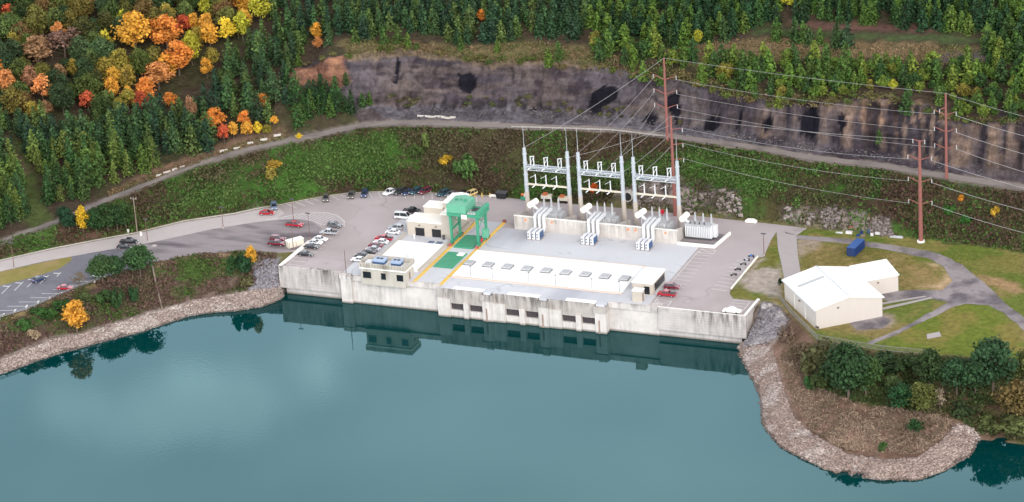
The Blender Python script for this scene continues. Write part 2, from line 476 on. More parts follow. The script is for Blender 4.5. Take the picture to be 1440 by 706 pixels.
def foliage(name, use_obj=True):
    m, n, l, b = new_mat(name)
    b.inputs['Roughness'].default_value = 0.75; b.inputs['Specular IOR Level'].default_value = 0.15
    at = n.new('ShaderNodeVertexColor'); at.layer_name = 'Col'
    c = at.outputs['Color']
    if use_obj:
        oi = n.new('ShaderNodeObjectInfo')
        mx = n.new('ShaderNodeMixRGB'); mx.blend_type = 'MULTIPLY'; mx.inputs['Fac'].default_value = 1
        l.new(oi.outputs['Color'], mx.inputs['Color1']); l.new(c, mx.inputs['Color2'])
        c = mx.outputs['Color']
    l.new(c, b.inputs['Base Color'])
    tr = n.new('ShaderNodeBsdfTranslucent'); l.new(c, tr.inputs['Color'])
    ms = n.new('ShaderNodeMixShader'); ms.inputs['Fac'].default_value = 0.22
    out = n['Material Output']
    l.new(b.outputs['BSDF'], ms.inputs[1]); l.new(tr.outputs['BSDF'], ms.inputs[2]); l.new(ms.outputs['Shader'], out.inputs['Surface'])
    return m
M['leaf'] = foliage('foliage')
M['weed'] = foliage('ground_foliage', False)
M['bark'] = plain('bark', lin(112, 96, 86), 0.9, 0.15, 2.0)

# water
m_, n_, l_, b_ = new_mat('lake_water')
n_.remove(b_)
df_ = n_.new('ShaderNodeBsdfDiffuse'); df_.inputs['Color'].default_value = (0.0, 0.032, 0.033, 1)
gl_ = n_.new('ShaderNodeBsdfGlossy'); gl_.inputs['Color'].default_value = (0.63, 0.95, 1.0, 1); gl_.inputs['Roughness'].default_value = 0.03
fr_ = n_.new('ShaderNodeFresnel'); fr_.inputs['IOR'].default_value = 1.32
mx_ = n_.new('ShaderNodeMixShader')
g_ = n_.new('ShaderNodeNewGeometry')
no_ = n_.new('ShaderNodeTexNoise'); no_.inputs['Scale'].default_value = 0.8; no_.inputs['Detail'].default_value = 3
bp_ = n_.new('ShaderNodeBump'); bp_.inputs['Strength'].default_value = 0.035; bp_.inputs['Distance'].default_value = 0.1
l_.new(g_.outputs['Position'], no_.inputs['Vector']); l_.new(no_.outputs['Fac'], bp_.inputs['Height'])
l_.new(bp_.outputs['Normal'], gl_.inputs['Normal']); l_.new(bp_.outputs['Normal'], fr_.inputs['Normal'])
l_.new(fr_.outputs['Fac'], mx_.inputs['Fac']); l_.new(df_.outputs['BSDF'], mx_.inputs[1]); l_.new(gl_.outputs['BSDF'], mx_.inputs[2])
l_.new(mx_.outputs['Shader'], n_['Material Output'].inputs['Surface'])
M['water'] = m_

# terrain: colour attribute of the ground kinds, broken up by noise; rock strength adds strata and relief
m_, n_, l_, b_ = new_mat('ground')
b_.inputs['Roughness'].default_value = 0.95; b_.inputs['Specular IOR Level'].default_value = 0.1
at_ = n_.new('ShaderNodeVertexColor'); at_.layer_name = 'Col'
ra_ = n_.new('ShaderNodeAttribute'); ra_.attribute_name = 'rock'
g_ = n_.new('ShaderNodeNewGeometry')
no1 = n_.new('ShaderNodeTexNoise'); no1.inputs['Scale'].default_value = 0.55; no1.inputs['Detail'].default_value = 8; no1.inputs['Roughness'].default_value = 0.72
l_.new(g_.outputs['Position'], no1.inputs['Vector'])
mr1 = n_.new('ShaderNodeMapRange'); mr1.inputs['From Min'].default_value = 0.3; mr1.inputs['From Max'].default_value = 0.7; mr1.inputs['To Min'].default_value = 0.62; mr1.inputs['To Max'].default_value = 1.38
l_.new(no1.outputs['Fac'], mr1.inputs['Value'])
mpv = n_.new('ShaderNodeMapping'); mpv.inputs['Scale'].default_value = (0.55, 0.55, 0.05)
nov = n_.new('ShaderNodeTexNoise'); nov.inputs['Scale'].default_value = 1.0; nov.inputs['Detail'].default_value = 7; nov.inputs['Roughness'].default_value = 0.7
l_.new(g_.outputs['Position'], mpv.inputs['Vector']); l_.new(mpv.outputs['Vector'], nov.inputs['Vector'])
mph = n_.new('ShaderNodeMapping'); mph.inputs['Scale'].default_value = (0.05, 0.05, 0.5)
noh = n_.new('ShaderNodeTexNoise'); noh.inputs['Scale'].default_value = 1.0; noh.inputs['Detail'].default_value = 4
l_.new(g_.outputs['Position'], mph.inputs['Vector']); l_.new(mph.outputs['Vector'], noh.inputs['Vector'])
ad_ = n_.new('ShaderNodeMath'); ad_.operation = 'ADD'; l_.new(nov.outputs['Fac'], ad_.inputs[0]); l_.new(noh.outputs['Fac'], ad_.inputs[1])
mr2 = n_.new('ShaderNodeMapRange'); mr2.inputs['From Min'].default_value = 0.8; mr2.inputs['From Max'].default_value = 1.2; mr2.inputs['To Min'].default_value = 0.62; mr2.inputs['To Max'].default_value = 1.35
l_.new(ad_.outputs[0], mr2.inputs['Value'])
mxr = n_.new('ShaderNodeMixRGB'); l_.new(ra_.outputs['Fac'], mxr.inputs['Fac']); mxr.inputs['Color1'].default_value = (1, 1, 1, 1); l_.new(mr2.outputs['Result'], mxr.inputs['Color2'])
mu1 = n_.new('ShaderNodeMixRGB'); mu1.blend_type = 'MULTIPLY'; mu1.inputs['Fac'].default_value = 1
l_.new(at_.outputs['Color'], mu1.inputs['Color1']); l_.new(mr1.outputs['Result'], mu1.inputs['Color2'])
mu2 = n_.new('ShaderNodeMixRGB'); mu2.blend_type = 'MULTIPLY'; mu2.inputs['Fac'].default_value = 1
l_.new(mu1.outputs['Color'], mu2.inputs['Color1']); l_.new(mxr.outputs['Color'], mu2.inputs['Color2'])
l_.new(mu2.outputs['Color'], b_.inputs['Base Color'])
bp_ = n_.new('ShaderNodeBump'); bp_.inputs['Strength'].default_value = 0.9; bp_.inputs['Distance'].default_value = 0.7
l_.new(no1.outputs['Fac'], bp_.inputs['Height']); l_.new(bp_.outputs['Normal'], b_.inputs['Normal'])
M['ground'] = m_

# ------------------------------------------------------------------ terrain break lines: (px, py, height)
ZF = 8.95
HR_UP = [(-250, 395, 9.6), (-100, 362, 9.8), (0, 338, 11), (37, 323, 12), (81, 309, 13), (154, 275, 15.6), (210, 254, 16.5), (280, 226, 18), (327, 211, 19), (400, 195, 20.5), (444, 186, 21), (507, 173, 21.5), (550, 169, 21.8), (600, 168.5, 22), (640, 170, 22.3), (760, 175, 23), (862, 178, 23.3), (938, 187, 23.5), (1061, 203, 22.8), (1138, 217, 22), (1240, 229, 22), (1325, 242, 22), (1440, 259, 21.5), (1700, 300, 21)]
HR_LO = [(-250, 402, 9.6), (-100, 371, 9.8), (0, 347, 11), (37, 331, 12), (81, 315, 13), (154, 283, 15.6), (210, 262, 16.5), (280, 234, 18), (327, 220, 19), (400, 203, 20.5), (444, 195.5, 21), (507, 181, 21.5), (550, 177.6, 21.8), (600, 178, 22), (677, 180.6, 22.5), (760, 183, 23), (862, 186, 23.3), (938, 195.5, 23.5), (1061, 212, 22.8), (1138, 227, 22), (1240, 238, 22), (1325, 252.7, 22), (1440, 270, 21.5), (1700, 312, 21)]
CL_TOP = [(412, 98, 37), (486, 78, 39.5), (563, 72, 40.3), (652, 80, 39.6), (686, 89, 38.7), (760, 86, 39.2), (860, 98, 38.8), (938, 110, 38), (1040, 138, 36), (1100, 147, 35.5), (1145, 150, 35.5), (1187, 143, 37), (1230, 137, 39.5), (1270, 140, 39.3), (1343, 172, 35), (1440, 174, 38), (1600, 190, 38), (1700, 200, 38)]
CL_BOT = [(412, 118, 31.5), (445, 118, 31), (490, 140, 27.5), (510, 156, 24.5), (600, 155, 23.5), (700, 158, 24.3), (760, 158, 24.7), (860, 165, 25), (938, 173, 25), (1061, 190, 24.5), (1138, 203, 23.7), (1240, 217, 23.5), (1325, 230, 23.2), (1440, 246, 23), (1700, 284, 23)]
YARD_TOP = [(-250, 430), (-100, 388), (0, 366), (74, 349), (158, 333), (192, 327), (258, 310.5), (331, 299.5), (360, 293), (391, 288), (426, 281), (459, 275), (489, 271), (544, 268.5), (609, 271), (668, 274), (704, 276), (737, 279), (760, 282), (850, 289), (905, 294), (955, 299), (1019, 306.5), (1060, 311), (1104, 315.6), (1185, 326.5), (1235, 332.7), (1295, 339), (1340, 343.6), (1440, 357.7), (1560, 374), (1700, 392)]
LINES = [
    [(-250, -150, 58), (0, -150, 60), (300, -150, 57), (600, -150, 62), (1000, -150, 65), (1440, -150, 66), (1700, -150, 66)],
    [(-250, 0, 45), (0, 0, 47), (300, 0, 42), (410, 0, 44), (600, 0, 47.5), (1000, 0, 50), (1440, 0, 53), (1700, 0, 54)],
    CL_TOP, CL_BOT, HR_UP, HR_LO,
    [(x, y, ZF) for x, y in YARD_TOP],
    [(860, 277, 12), (905, 262, 15.5), (980, 266, 15.5), (1040, 277, 15.5), (1110, 287, 14.5), (1180, 296, 14.5), (1250, 308, 13.5)],
    [(-250, 520, ZF), (-100, 478, ZF), (0, 447, ZF), (37, 436, ZF), (107, 406, ZF), (140, 393, ZF), (217, 369, ZF), (258, 360, ZF), (306, 355, ZF), (346, 353, ZF), (388, 356, ZF)],
    [(1072, 423, ZF), (1090, 424, ZF), (1110, 441, ZF), (1148, 478, ZF), (1220, 492, ZF), (1300, 501, ZF), (1440, 509, ZF), (1700, 530, ZF)],
    [(1072, 448, 6.2), (1100, 480, 6.5), (1130, 506, 6.5), (1160, 540, 5.2), (1220, 575, 4.5), (1300, 575, 4.7), (1380, 572, 4.5), (1440, 577, 4.5), (1700, 600, 4.5)],
    [(1052, 474, 3.0), (1062, 492, 2.9), (1080, 522, 2.8), (1098, 560, 2.6), (1110, 590, 2.5), (1140, 620, 2.4), (1190, 645, 2.2), (1240, 655, 2.2), (1290, 650, 2.2), (1330, 625, 2.4), (1350, 602, 2.6), (1400, 605, 1.6), (1440, 611, 1.3), (1700, 640, 1.2)],
    [(-250, 545, 2.7), (0, 503, 2.6), (80, 472, 2.5), (115, 467, 2.4), (200, 440, 2.7), (270, 421, 3.0), (330, 411, 3.4), (370, 404, 4.0)],
    [(345, 372, 7.2), (365, 385, 6.0), (386, 392, 5.0)],
]
SHORE_L = [(-250, 572), (-100, 550), (0, 528), (60, 505), (130, 485), (200, 467), (235, 455), (270, 444), (300, 440), (330, 438), (370, 432), (392, 422), (400, 416)]
SHORE_R = [(1034, 489), (1040, 500), (1054, 525), (1071, 559), (1073, 598), (1098, 629), (1157, 661), (1196, 670.5), (1235, 675.6), (1290, 676), (1333, 661), (1364, 641), (1376, 620), (1411, 622), (1440, 625.6), (1700, 652)]
LINES += [[(x, y, 0.0) for x, y in SHORE_L], [(x, y, 0.0) for x, y in SHORE_R]]
LINES += [[(x + 3, y + 14, -3.0) for x, y in SHORE_L[:-2]], [(1026, 500, -3), (1034, 525, -3), (1050, 562, -3), (1056, 605, -3), (1086, 642, -3), (1150, 678, -3), (1235, 692, -3), (1300, 692, -3), (1345, 676, -3), (1378, 656, -3), (1392, 636, -3), (1411, 634, -3), (1440, 640, -3), (1700, 668, -3)],
    [(1380, 690, -4.5), (1440, 664, -4.5), (1700, 700, -4.5)], [(1200, 720, -6), (1440, 720, -6)]]

P3 = []
for L in LINES:
    L = [np.array(U(*p)) for p in L]
    for a, b in zip(L[:-1], L[1:]):
        k = max(1, int(np.linalg.norm(b[:2] - a[:2]) / 3.0))
        for i in range(k): P3.append(a + (b - a) * i / k)
    P3.append(L[-1])
for x in np.arange(-53.5, 95, 3.0):
    P3.append(np.array([x, 7.0, 8.9])); P3.append(np.array([x, 3.2, -3.0])); P3.append(np.array([x, -12.0, -7.0]))
for p in ((-1600, 320, 50), (-1600, 1600, 110), (0, 1600, 120), (1600, 1600, 110), (1600, 420, 60), (-1600, -420, -9), (1600, -300, -9), (-1600, -1600, -9), (1600, -1600, -9), (-600, 150, 48), (-600, -260, -8), (600, 240, 50), (600, -60, 9), (600, -160, -8), (0, -120, -9), (-500, 500, 75), (0, 500, 80), (500, 500, 78)):
    P3.append(np.array(p, float))
P3 = np.array(P3)
tv, te, tf, ov, oe, of = delaunay_2d_cdt([Vector((p[0], p[1])) for p in P3], [], [], 0, 1e-4)
tz = [P3[o[0]][2] for o in ov]
tin = BVHTree.FromPolygons([Vector((v.x, v.y, z)) for v, z in zip(tv, tz)], [tuple(f) for f in tf])
def grid_axis(a, b, step, far):
    xs = list(np.arange(a, b + 1e-6, step))
    s = step; x = xs[-1]
    while x < far: s *= 1.35; x += s; xs.append(min(x, far))
    s = step; x = xs[0]; pre = []
    while x > -far: s *= 1.35; x -= s; pre.append(max(x, -far))
    return np.array(pre[::-1] + xs)
gx = grid_axis(-235, 200, 0.8, 1590)
gy = grid_axis(-115, 190, 1.0, 1590)
gy = np.sort(np.unique(np.r_[gy, np.arange(86.5, 118, 1.0), np.arange(93.25, 114, 0.5)]))
GX, GY = np.meshgrid(gx, gy)
GZ = np.zeros(GX.shape)
down = Vector((0, 0, -1))
for j in range(GX.shape[0]):
    for i in range(GX.shape[1]):
        h = tin.ray_cast(Vector((GX[j, i], GY[j, i], 500)), down)
        GZ[j, i] = h[0].z if h[0] else -9.0
PX, PY = project(np.stack([GX, GY, GZ], -1))

def band(l1, l2):
    return [(p[0], p[1]) for p in l1] + [(p[0], p[1]) for p in reversed(l2)]
def soft(mask, n=1):
    m = mask.astype(float)
    for _ in range(n):
        p = np.pad(m, 1, mode='edge')
        m = (p[1:-1, 1:-1] * 2 + p[:-2, 1:-1] + p[2:, 1:-1] + p[1:-1, :-2] + p[1:-1, 2:]) / 6
    return m
nA = fbm(GX / 9, GY / 9, 1); nB = fbm(GX / 3, GY / 3, 2); nC = fbm(GX / 25, GY / 25, 3)
def lerp(a, b, t): return np.asarray(a) + (np.asarray(b) - np.asarray(a)) * np.clip(t, 0, 1)[..., None]
sm = lambda v, a, b: np.clip((v - a) / (b - a), 0, 1)
C_green, C_green2, C_olive, C_brown = lin(56, 76, 36), lin(70, 104, 44), lin(76, 72, 46), lin(76, 62, 50)
C_floor = lin(82, 70, 58)
COLR = np.broadcast_to(np.array(C_floor), GX.shape + (3,)).copy()
COLR = lerp(COLR, lin(74, 74, 50), sm(nA, .52, .66) * .8)
ROCK = np.zeros(GX.shape); NOI = np.ones(GX.shape)
def paint(poly, c, n=1, jit=2.0):
    m = soft(in_poly(PX + (nB - .5) * jit * 8, PY + (fbm(GX / 3 + 40, GY / 3, 9) - .5) * jit * 5, poly), n)
    global COLR
    COLR = lerp(COLR, c, m)
    return m
# verge above the hill road and under the pines
slope = band(HR_LO, [(x, y, 0) for x, y in YARD_TOP])
wcol = lerp(np.broadcast_to(np.array(C_green), GX.shape + (3,)), C_olive, sm(nA, .42, .58))
wcol = lerp(wcol, C_brown, sm(nC + (nB - .5) * .5, .48, .62))
wcol = lerp(wcol, C_green2, sm(fbm(GX / 14, GY / 14, 21), .55, .68))
m_slope = paint(slope, wcol, 1, 0.5)
# green and brown stretches of the bank
paint([(250, 290), (330, 235), (430, 205), (480, 190), (560, 185), (560, 215), (480, 240), (420, 262), (330, 290)], lerp(wcol, C_green2, np.full(GX.shape, .6)), 3)
paint([(560, 185), (720, 190), (880, 200), (880, 225), (720, 235), (600, 230)], lerp(wcol, lin(84, 74, 54), np.full(GX.shape, .7)), 3)
paint([(960, 215), (1060, 230), (1100, 250), (1060, 272), (960, 250)], lerp(wcol, C_green2, np.full(GX.shape, .7)), 3)
paint([(1240, 250), (1440, 285), (1440, 350), (1300, 335), (1240, 300)], lerp(wcol, lin(84, 62, 54), np.full(GX.shape, .75)), 3)
# cliff and its scree
cliff_all = [(405, 97)] + [(p[0], p[1] - 3) for p in CL_TOP] + [(p[0], p[1] + 1) for p in reversed(HR_UP) if p[0] > 500] + [(490, 148), (440, 124), (405, 122)]
shale = lerp(np.broadcast_to(np.array(lin(96, 88, 92)), GX.shape + (3,)), lin(74, 66, 72), sm(nA, .4, .6))
shale = lerp(shale, lin(108, 94, 88), sm(nC, .5, .7) * .7)
m_cl = paint(cliff_all, shale, 1, 0.6)
paint([(508, 150), (600, 148), (760, 150), (860, 158), (938, 168), (1061, 186), (1061, 204), (938, 188), (862, 178), (640, 170), (550, 170)], lin(106, 100, 106), 1, 1.5)
paint([(1080, 150), (1190, 140), (1280, 138), (1345, 172), (1440, 172), (1440, 240), (1320, 226), (1200, 208), (1080, 192), (1040, 180)], lerp(shale, lin(116, 98, 90), sm(nB, .3, .6)), 2)
for a, b in ((1210, 1225), (1236, 1243), (1252, 1268), (1290, 1298)):
    paint([(a, 140), (b - 4, 140), (b - 3, 170), (b - 6, 196), (a + 3, 190), (a - 3, 165)], lin(150, 120, 100), 1, 1.2)
paint([(404, 98), (430, 96), (486, 76), (490, 118), (470, 122), (410, 120)], lerp(np.broadcast_to(np.array(lin(160, 116, 92)), GX.shape + (3,)), lin(128, 92, 78), sm(nB, .4, .6)), 1)
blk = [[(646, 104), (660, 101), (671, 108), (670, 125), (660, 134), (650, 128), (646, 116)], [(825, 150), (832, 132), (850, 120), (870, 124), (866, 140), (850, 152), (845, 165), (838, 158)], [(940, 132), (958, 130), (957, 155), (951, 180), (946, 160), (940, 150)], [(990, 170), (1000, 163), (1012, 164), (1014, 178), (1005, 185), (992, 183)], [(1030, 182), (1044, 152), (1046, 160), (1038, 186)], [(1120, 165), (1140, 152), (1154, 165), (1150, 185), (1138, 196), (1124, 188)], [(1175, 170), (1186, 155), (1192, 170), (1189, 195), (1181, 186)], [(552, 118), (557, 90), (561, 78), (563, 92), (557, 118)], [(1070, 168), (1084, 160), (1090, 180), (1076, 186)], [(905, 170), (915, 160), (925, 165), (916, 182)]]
gul = fbm(GX / 4.0, GZ / 14.0, 41, 4)
mr_ = soft(in_poly(PX, PY, [(1050, 160), (1100, 148), (1190, 142), (1280, 139), (1345, 172), (1440, 173), (1700, 200), (1700, 280), (1440, 244), (1320, 228), (1200, 210), (1050, 190)]), 1)
COLR = lerp(COLR, lin(52, 46, 52), mr_ * sm(gul, .47, .36) * .85); COLR = lerp(COLR, lin(138, 116, 102), mr_ * sm(gul, .54, .68) * sm(fbm(GX / 3, GZ / 4, 71, 3), .36, .56) * .8)
ml_ = soft(in_poly(PX, PY, [(490, 80), (652, 84), (760, 92), (938, 114), (1050, 145), (1050, 190), (860, 163), (600, 154), (510, 154)]), 1)
g2 = fbm(GX / 3.0, GZ / 3.0, 61, 4)
COLR = lerp(COLR, lin(58, 50, 56), ml_ * sm(g2, .42, .30) * .8); COLR = lerp(COLR, lin(112, 98, 92), ml_ * sm(fbm(GX / 12, GZ / 1.6, 63, 3), .55, .68) * .6)
ft_ = soft(in_poly(PX, PY, [(500, 140), (600, 138), (760, 142), (938, 160), (1050, 178), (1050, 188), (938, 172), (860, 162), (760, 156), (600, 154), (508, 156)]), 1)
COLR = lerp(COLR, lin(62, 56, 60), ft_ * sm(fbm(GX / 2.5, GY / 2.5, 67, 3), .5, .6))
for p in blk: paint(p, lin(30, 28, 36), 0, 1.1)  # cliff hollows: their inner shade is painted as dark rock colour
for a in (1248, 1262, 1276, 1288, 1302, 1316, 1380, 1408):
    paint([(a, 150), (a + 5, 150), (a + 8, 190), (a + 4, 220), (a - 1, 215), (a + 1, 185)], lin(62, 56, 62), 0, 1.0)
paint([(486, 74), (563, 66), (652, 74), (690, 84), (760, 80), (840, 88), (840, 98), (760, 92), (686, 95), (650, 86), (563, 80), (490, 86)], lin(128, 110, 92), 1, 2)
ROCK = np.maximum(ROCK, m_cl)
# dry grass benches above the cliff
paint([(470, 55), (560, 58), (640, 66), (760, 58), (840, 66), (840, 88), (760, 80), (690, 84), (650, 76), (560, 68), (490, 76)], lin(120, 108, 76), 2, 3)
paint([(930, 70), (1050, 55), (1250, 58), (1400, 68), (1410, 92), (1250, 84), (1060, 86), (950, 88)], lin(132, 112, 84), 2, 3)
paint([(1300, 78), (1400, 70), (1410, 92), (1320, 88)], lin(112, 104, 108), 2, 2)
paint([(1060, 40), (1440, 56), (1440, 64), (1060, 48)], lin(84, 98, 62), 2, 2)
paint([(1110, 28), (1330, 36), (1330, 46), (1110, 40)], lin(112, 84, 74), 2, 2)
# rock at the foot of the bank
for p in ([(860, 272), (900, 255), (985, 258), (1042, 272), (1045, 308), (960, 300), (905, 294), (860, 289)], [(1100, 290), (1180, 292), (1250, 304), (1255, 334), (1185, 326), (1100, 314)], [(930, 252), (1000, 255), (1000, 262), (930, 262)], [(345, 290), (378, 278), (384, 284), (360, 292)]):
    mm = paint(p, lerp(np.broadcast_to(np.array(lin(150, 136, 130)), GX.shape + (3,)), lin(92, 82, 76), sm(nB, .42, .6)), 1, 2.5)
    ROCK = np.maximum(ROCK, mm * .8)
# hill road bed
m_hr = paint(band(HR_UP, HR_LO), lin(150, 138, 130), 1, 0)
# clearing lane and red earth on the left
paint([(5, 195), (30, 195), (62, 290), (75, 312), (40, 322), (25, 270)], lin(88, 100, 58), 2, 2)
paint([(0, 190), (12, 190), (40, 245), (28, 250)], lin(112, 90, 80), 1, 1)
paint([(218, 240), (240, 230), (262, 228), (250, 240), (222, 250)], lin(204, 150, 120), 1, 1)
paint([(150, 268), (220, 236), (330, 195), (400, 178), (400, 194), (327, 210), (210, 253), (154, 274)], lin(124, 100, 82), 2, 2)
paint([(0, 350), (81, 318), (80, 345), (0, 366)], lin(92, 120, 60), 1, 2)
paint([(80, 318), (150, 300), (150, 332), (80, 346)], lin(112, 84, 72), 1, 2)
# flat ground
flat = [(x, y) for x, y in YARD_TOP] + [(1700, 528), (1440, 508), (1300, 500), (1220, 491), (1148, 477), (1110, 441), (1090, 424), (1066, 422), (1049, 450), (388, 380), (388, 356), (346, 353), (306, 355), (258, 360), (217, 369), (140, 393), (107, 406), (37, 436), (0, 447), (-100, 478), (-250, 520)]
m_flat = soft(in_poly(PX, PY, flat), 1)
COLR = lerp(COLR, lin(120, 116, 72), m_flat)
lawn = lerp(np.broadcast_to(np.array(lin(116, 128, 58)), GX.shape + (3,)), lin(150, 134, 84), sm(nA, .45, .62))
paint([(1040, 380), (1100, 320), (1230, 330), (1440, 356), (1700, 390), (1700, 528), (1440, 508), (1300, 500), (1220, 491), (1148, 477), (1110, 441), (1030, 420)], lawn, 0, 0)
paint([(1125, 346), (1180, 344), (1250, 354), (1310, 372), (1330, 392), (1310, 405), (1250, 405), (1130, 390)], lerp(np.broadcast_to(np.array(lin(138, 126, 72)), GX.shape + (3,)), lin(166, 142, 96), sm(nB + nA, .85, 1.15)), 2, 2)
paint([(1290, 366), (1320, 372), (1345, 392), (1325, 408), (1290, 405), (1325, 396), (1326, 380)], lin(206, 176, 138), 2, 2)
paint([(1120, 335), (1160, 335), (1150, 352), (1122, 360), (1122, 385), (1118, 370)], lin(178, 160, 140), 2, 2)
paint([(1180, 326), (1290, 340), (1440, 358), (1440, 430), (1380, 392), (1340, 364), (1260, 345)], lerp(np.broadcast_to(np.array(lin(112, 126, 56)), GX.shape + (3,)), lin(140, 134, 74), sm(nA, .5, .65)), 1, 2)
paint([(1370, 385), (1420, 395), (1440, 408), (1430, 415), (1390, 400)], lin(182, 148, 112), 2, 2)
paint([(1060, 411), (1040, 420), (1040, 392), (1072, 362), (1096, 368), (1100, 395), (1098, 415)], lin(190, 176, 164), 2, 2)
paint([(1024, 412), (1045, 400), (1086, 350), (1096, 356), (1098, 378), (1072, 376), (1048, 394), (1050, 408), (1062, 418), (1030, 420)], lin(126, 124, 62), 1, 2)
paint([(1195, 452), (1240, 440), (1262, 444), (1258, 456), (1210, 466)], lin(176, 156, 140), 2, 2)
paint([(1262, 470), (1300, 460), (1340, 432), (1352, 440), (1310, 462), (1310, 476), (1275, 474)], lin(184, 150, 110), 2, 2)
paint([(1310, 440), (1360, 428), (1400, 440), (1440, 470), (1440, 505), (1300, 498), (1240, 486)], lerp(np.broadcast_to(np.array(lin(118, 130, 52)), GX.shape + (3,)), lin(142, 132, 70), sm(nA, .5, .62)), 2, 2)
# left bank between lot and gravel shore
lbank = [(-250, 520), (-100, 478), (0, 447), (37, 436), (107, 406), (140, 393), (217, 369), (258, 360), (306, 355), (346, 353), (388, 356), (388, 402), (330, 412), (270, 422), (200, 441), (115, 468), (80, 472), (0, 503), (-250, 545)]
bk = lerp(np.broadcast_to(np.array(lin(98, 78, 70)), GX.shape + (3,)), lin(84, 90, 56), sm(nA, .52, .64))
paint(lbank, bk, 1, 1)
paint([(215, 372), (300, 360), (345, 358), (340, 385), (270, 395), (225, 392)], lin(90, 116, 58), 2, 2)
paint([(30, 448), (110, 415), (140, 412), (110, 440), (40, 462), (0, 470), (0, 455)], lin(76, 106, 54), 2, 2)
paint([(0, 447), (107, 406), (140, 393), (140, 398), (100, 414), (0, 455)], lin(150, 128, 92), 1, 1)
paint([(217, 369), (258, 360), (346, 353), (345, 359), (258, 367), (222, 376)], lin(176, 148, 120), 1, 1)
paint([(230, 400), (300, 392), (370, 385), (370, 402), (270, 421), (210, 436)], lin(126, 106, 94), 2, 2)
C_rip = lin(166, 150, 143)
paint([(350, 366), (392, 362), (396, 412), (345, 412), (360, 395)], lin(160, 154, 158), 1, 1)
m_r1 = paint([(0, 503), (80, 472), (115, 467), (200, 440), (270, 421), (330, 411), (392, 400), (404, 416), (370, 436), (300, 445), (200, 472), (60, 511), (0, 535), (-250, 580), (-250, 545)], C_rip, 1, 1)
# right peninsula
pen = [(1072, 424), (1110, 442), (1148, 478), (1220, 492), (1440, 508), (1700, 530), (1700, 655), (1440, 628), (1376, 622), (1364, 643), (1290, 680), (1196, 674), (1098, 633), (1068, 600), (1066, 560), (1030, 500), (1034, 488), (1050, 478)]
pb = lerp(np.broadcast_to(np.array(lin(140, 112, 96)), GX.shape + (3,)), lin(116, 92, 78), sm(nA, .42, .6))
paint(pen, pb, 1, 0)
paint([(1148, 480), (1220, 494), (1440, 510), (1700, 532), (1700, 655), (1440, 628), (1380, 610), (1340, 585), (1200, 565), (1150, 545), (1110, 500)], lerp(np.broadcast_to(np.array(lin(78, 84, 46)), GX.shape + (3,)), lin(108, 86, 70), sm(nA, .42, .58)), 2, 2)
rip_in = [(1072, 424), (1094, 430), (1108, 452), (1100, 470), (1085, 490), (1095, 520), (1108, 560), (1118, 588), (1145, 614), (1190, 640), (1240, 650), (1290, 646), (1325, 622), (1345, 596), (1366, 600)]
m_r2 = paint(rip_in + [(1380, 620), (1364, 645), (1290, 682), (1196, 676), (1098, 636), (1064, 600), (1062, 560), (1028, 500), (1034, 486), (1050, 476)], lin(164, 146, 137), 1, 1)
paint([(1072, 424), (1094, 430), (1108, 452), (1098, 470), (1080, 480), (1055, 478)], lin(150, 142, 144), 1, 1)
paint([(1085, 490), (1098, 486), (1120, 530), (1180, 600), (1240, 625), (1240, 645), (1160, 615), (1110, 560)], lin(160, 128, 112), 2, 2)
paint([(1182, 650), (1230, 645), (1252, 655), (1245, 676), (1190, 672)], lin(176, 170, 172), 1, 1)
# below the water line the bed is dark
COLR = lerp(COLR, lin(70, 84, 76), sm(-GZ, 0.1, 1.0))
NOI = 1 - np.maximum(m_flat, soft(in_poly(PX, PY, band(HR_UP, HR_LO)), 2))
inner = (GX > -240) & (GX < 205) & (GY > -120) & (GY < 195)
relief = (fbm(GX / 6, GY / 6, 31, 4) - .5) * 1.3 + (fbm(GX / 1.8, GY / 1.8, 35, 2) - .5) * .5
GZ2 = GZ + relief * NOI * np.where(GZ > 0.2, 1, 0.25)
rgt_ = np.clip((PX - 1040) / 120, 0, 1)
crel = (fbm(GX / 4.0, GZ / 14.0, 41, 4) - .5) * (3.4 + 3.0 * rgt_) + (fbm(GX / 1.3, GZ / 5, 45, 3) - .5) * 2.2 + (fbm(GX / 9, GZ / 2.2, 47, 3) - .5) * 1.6
GY2 = GY - crel * np.clip(ROCK * (GZ > 12), 0, 1) * NOI
far_n = (fbm(GX / 120, GY / 120, 51, 4) - .5) * 60
GZ2 = np.where(inner | (GZ < 20), GZ2, GZ2 + far_n * 0.6)
nj, ni = GX.shape
idx = np.arange(nj * ni).reshape(nj, ni)
quads = np.stack([idx[:-1, :-1], idx[:-1, 1:], idx[1:, 1:], idx[1:, :-1]], -1).reshape(-1, 4)
gverts = np.stack([GX, GY2, GZ2], -1).reshape(-1, 3)
ground = mesh_np('ground', gverts, quads, M['ground'], cols=COLR.reshape(-1, 3), smooth=True, attr={'rock': ROCK.ravel()})
ground['kind'] = 'structure'
gbvh = BVHTree.FromPolygons([Vector(v) for v in gverts.tolist()], quads.tolist())
def H(x, y):
    h = gbvh.ray_cast(Vector((x, y, 500)), down)
    return h[0].z if h[0] else 0.0
def G(px, py):
    """the point of the ground seen at a pixel of the photograph"""
    h = gbvh.ray_cast(Vector(CAM), Vector(ray(px, py)))
    return np.array(h[0]) if h[0] else U(px, py, 9)

water = MB(); water.poly([(-3000, -3000, 0), (3000, -3000, 0), (3000, 600, 0), (-3000, 600, 0)])
tag(water.build('water', M['water']), kind='structure')

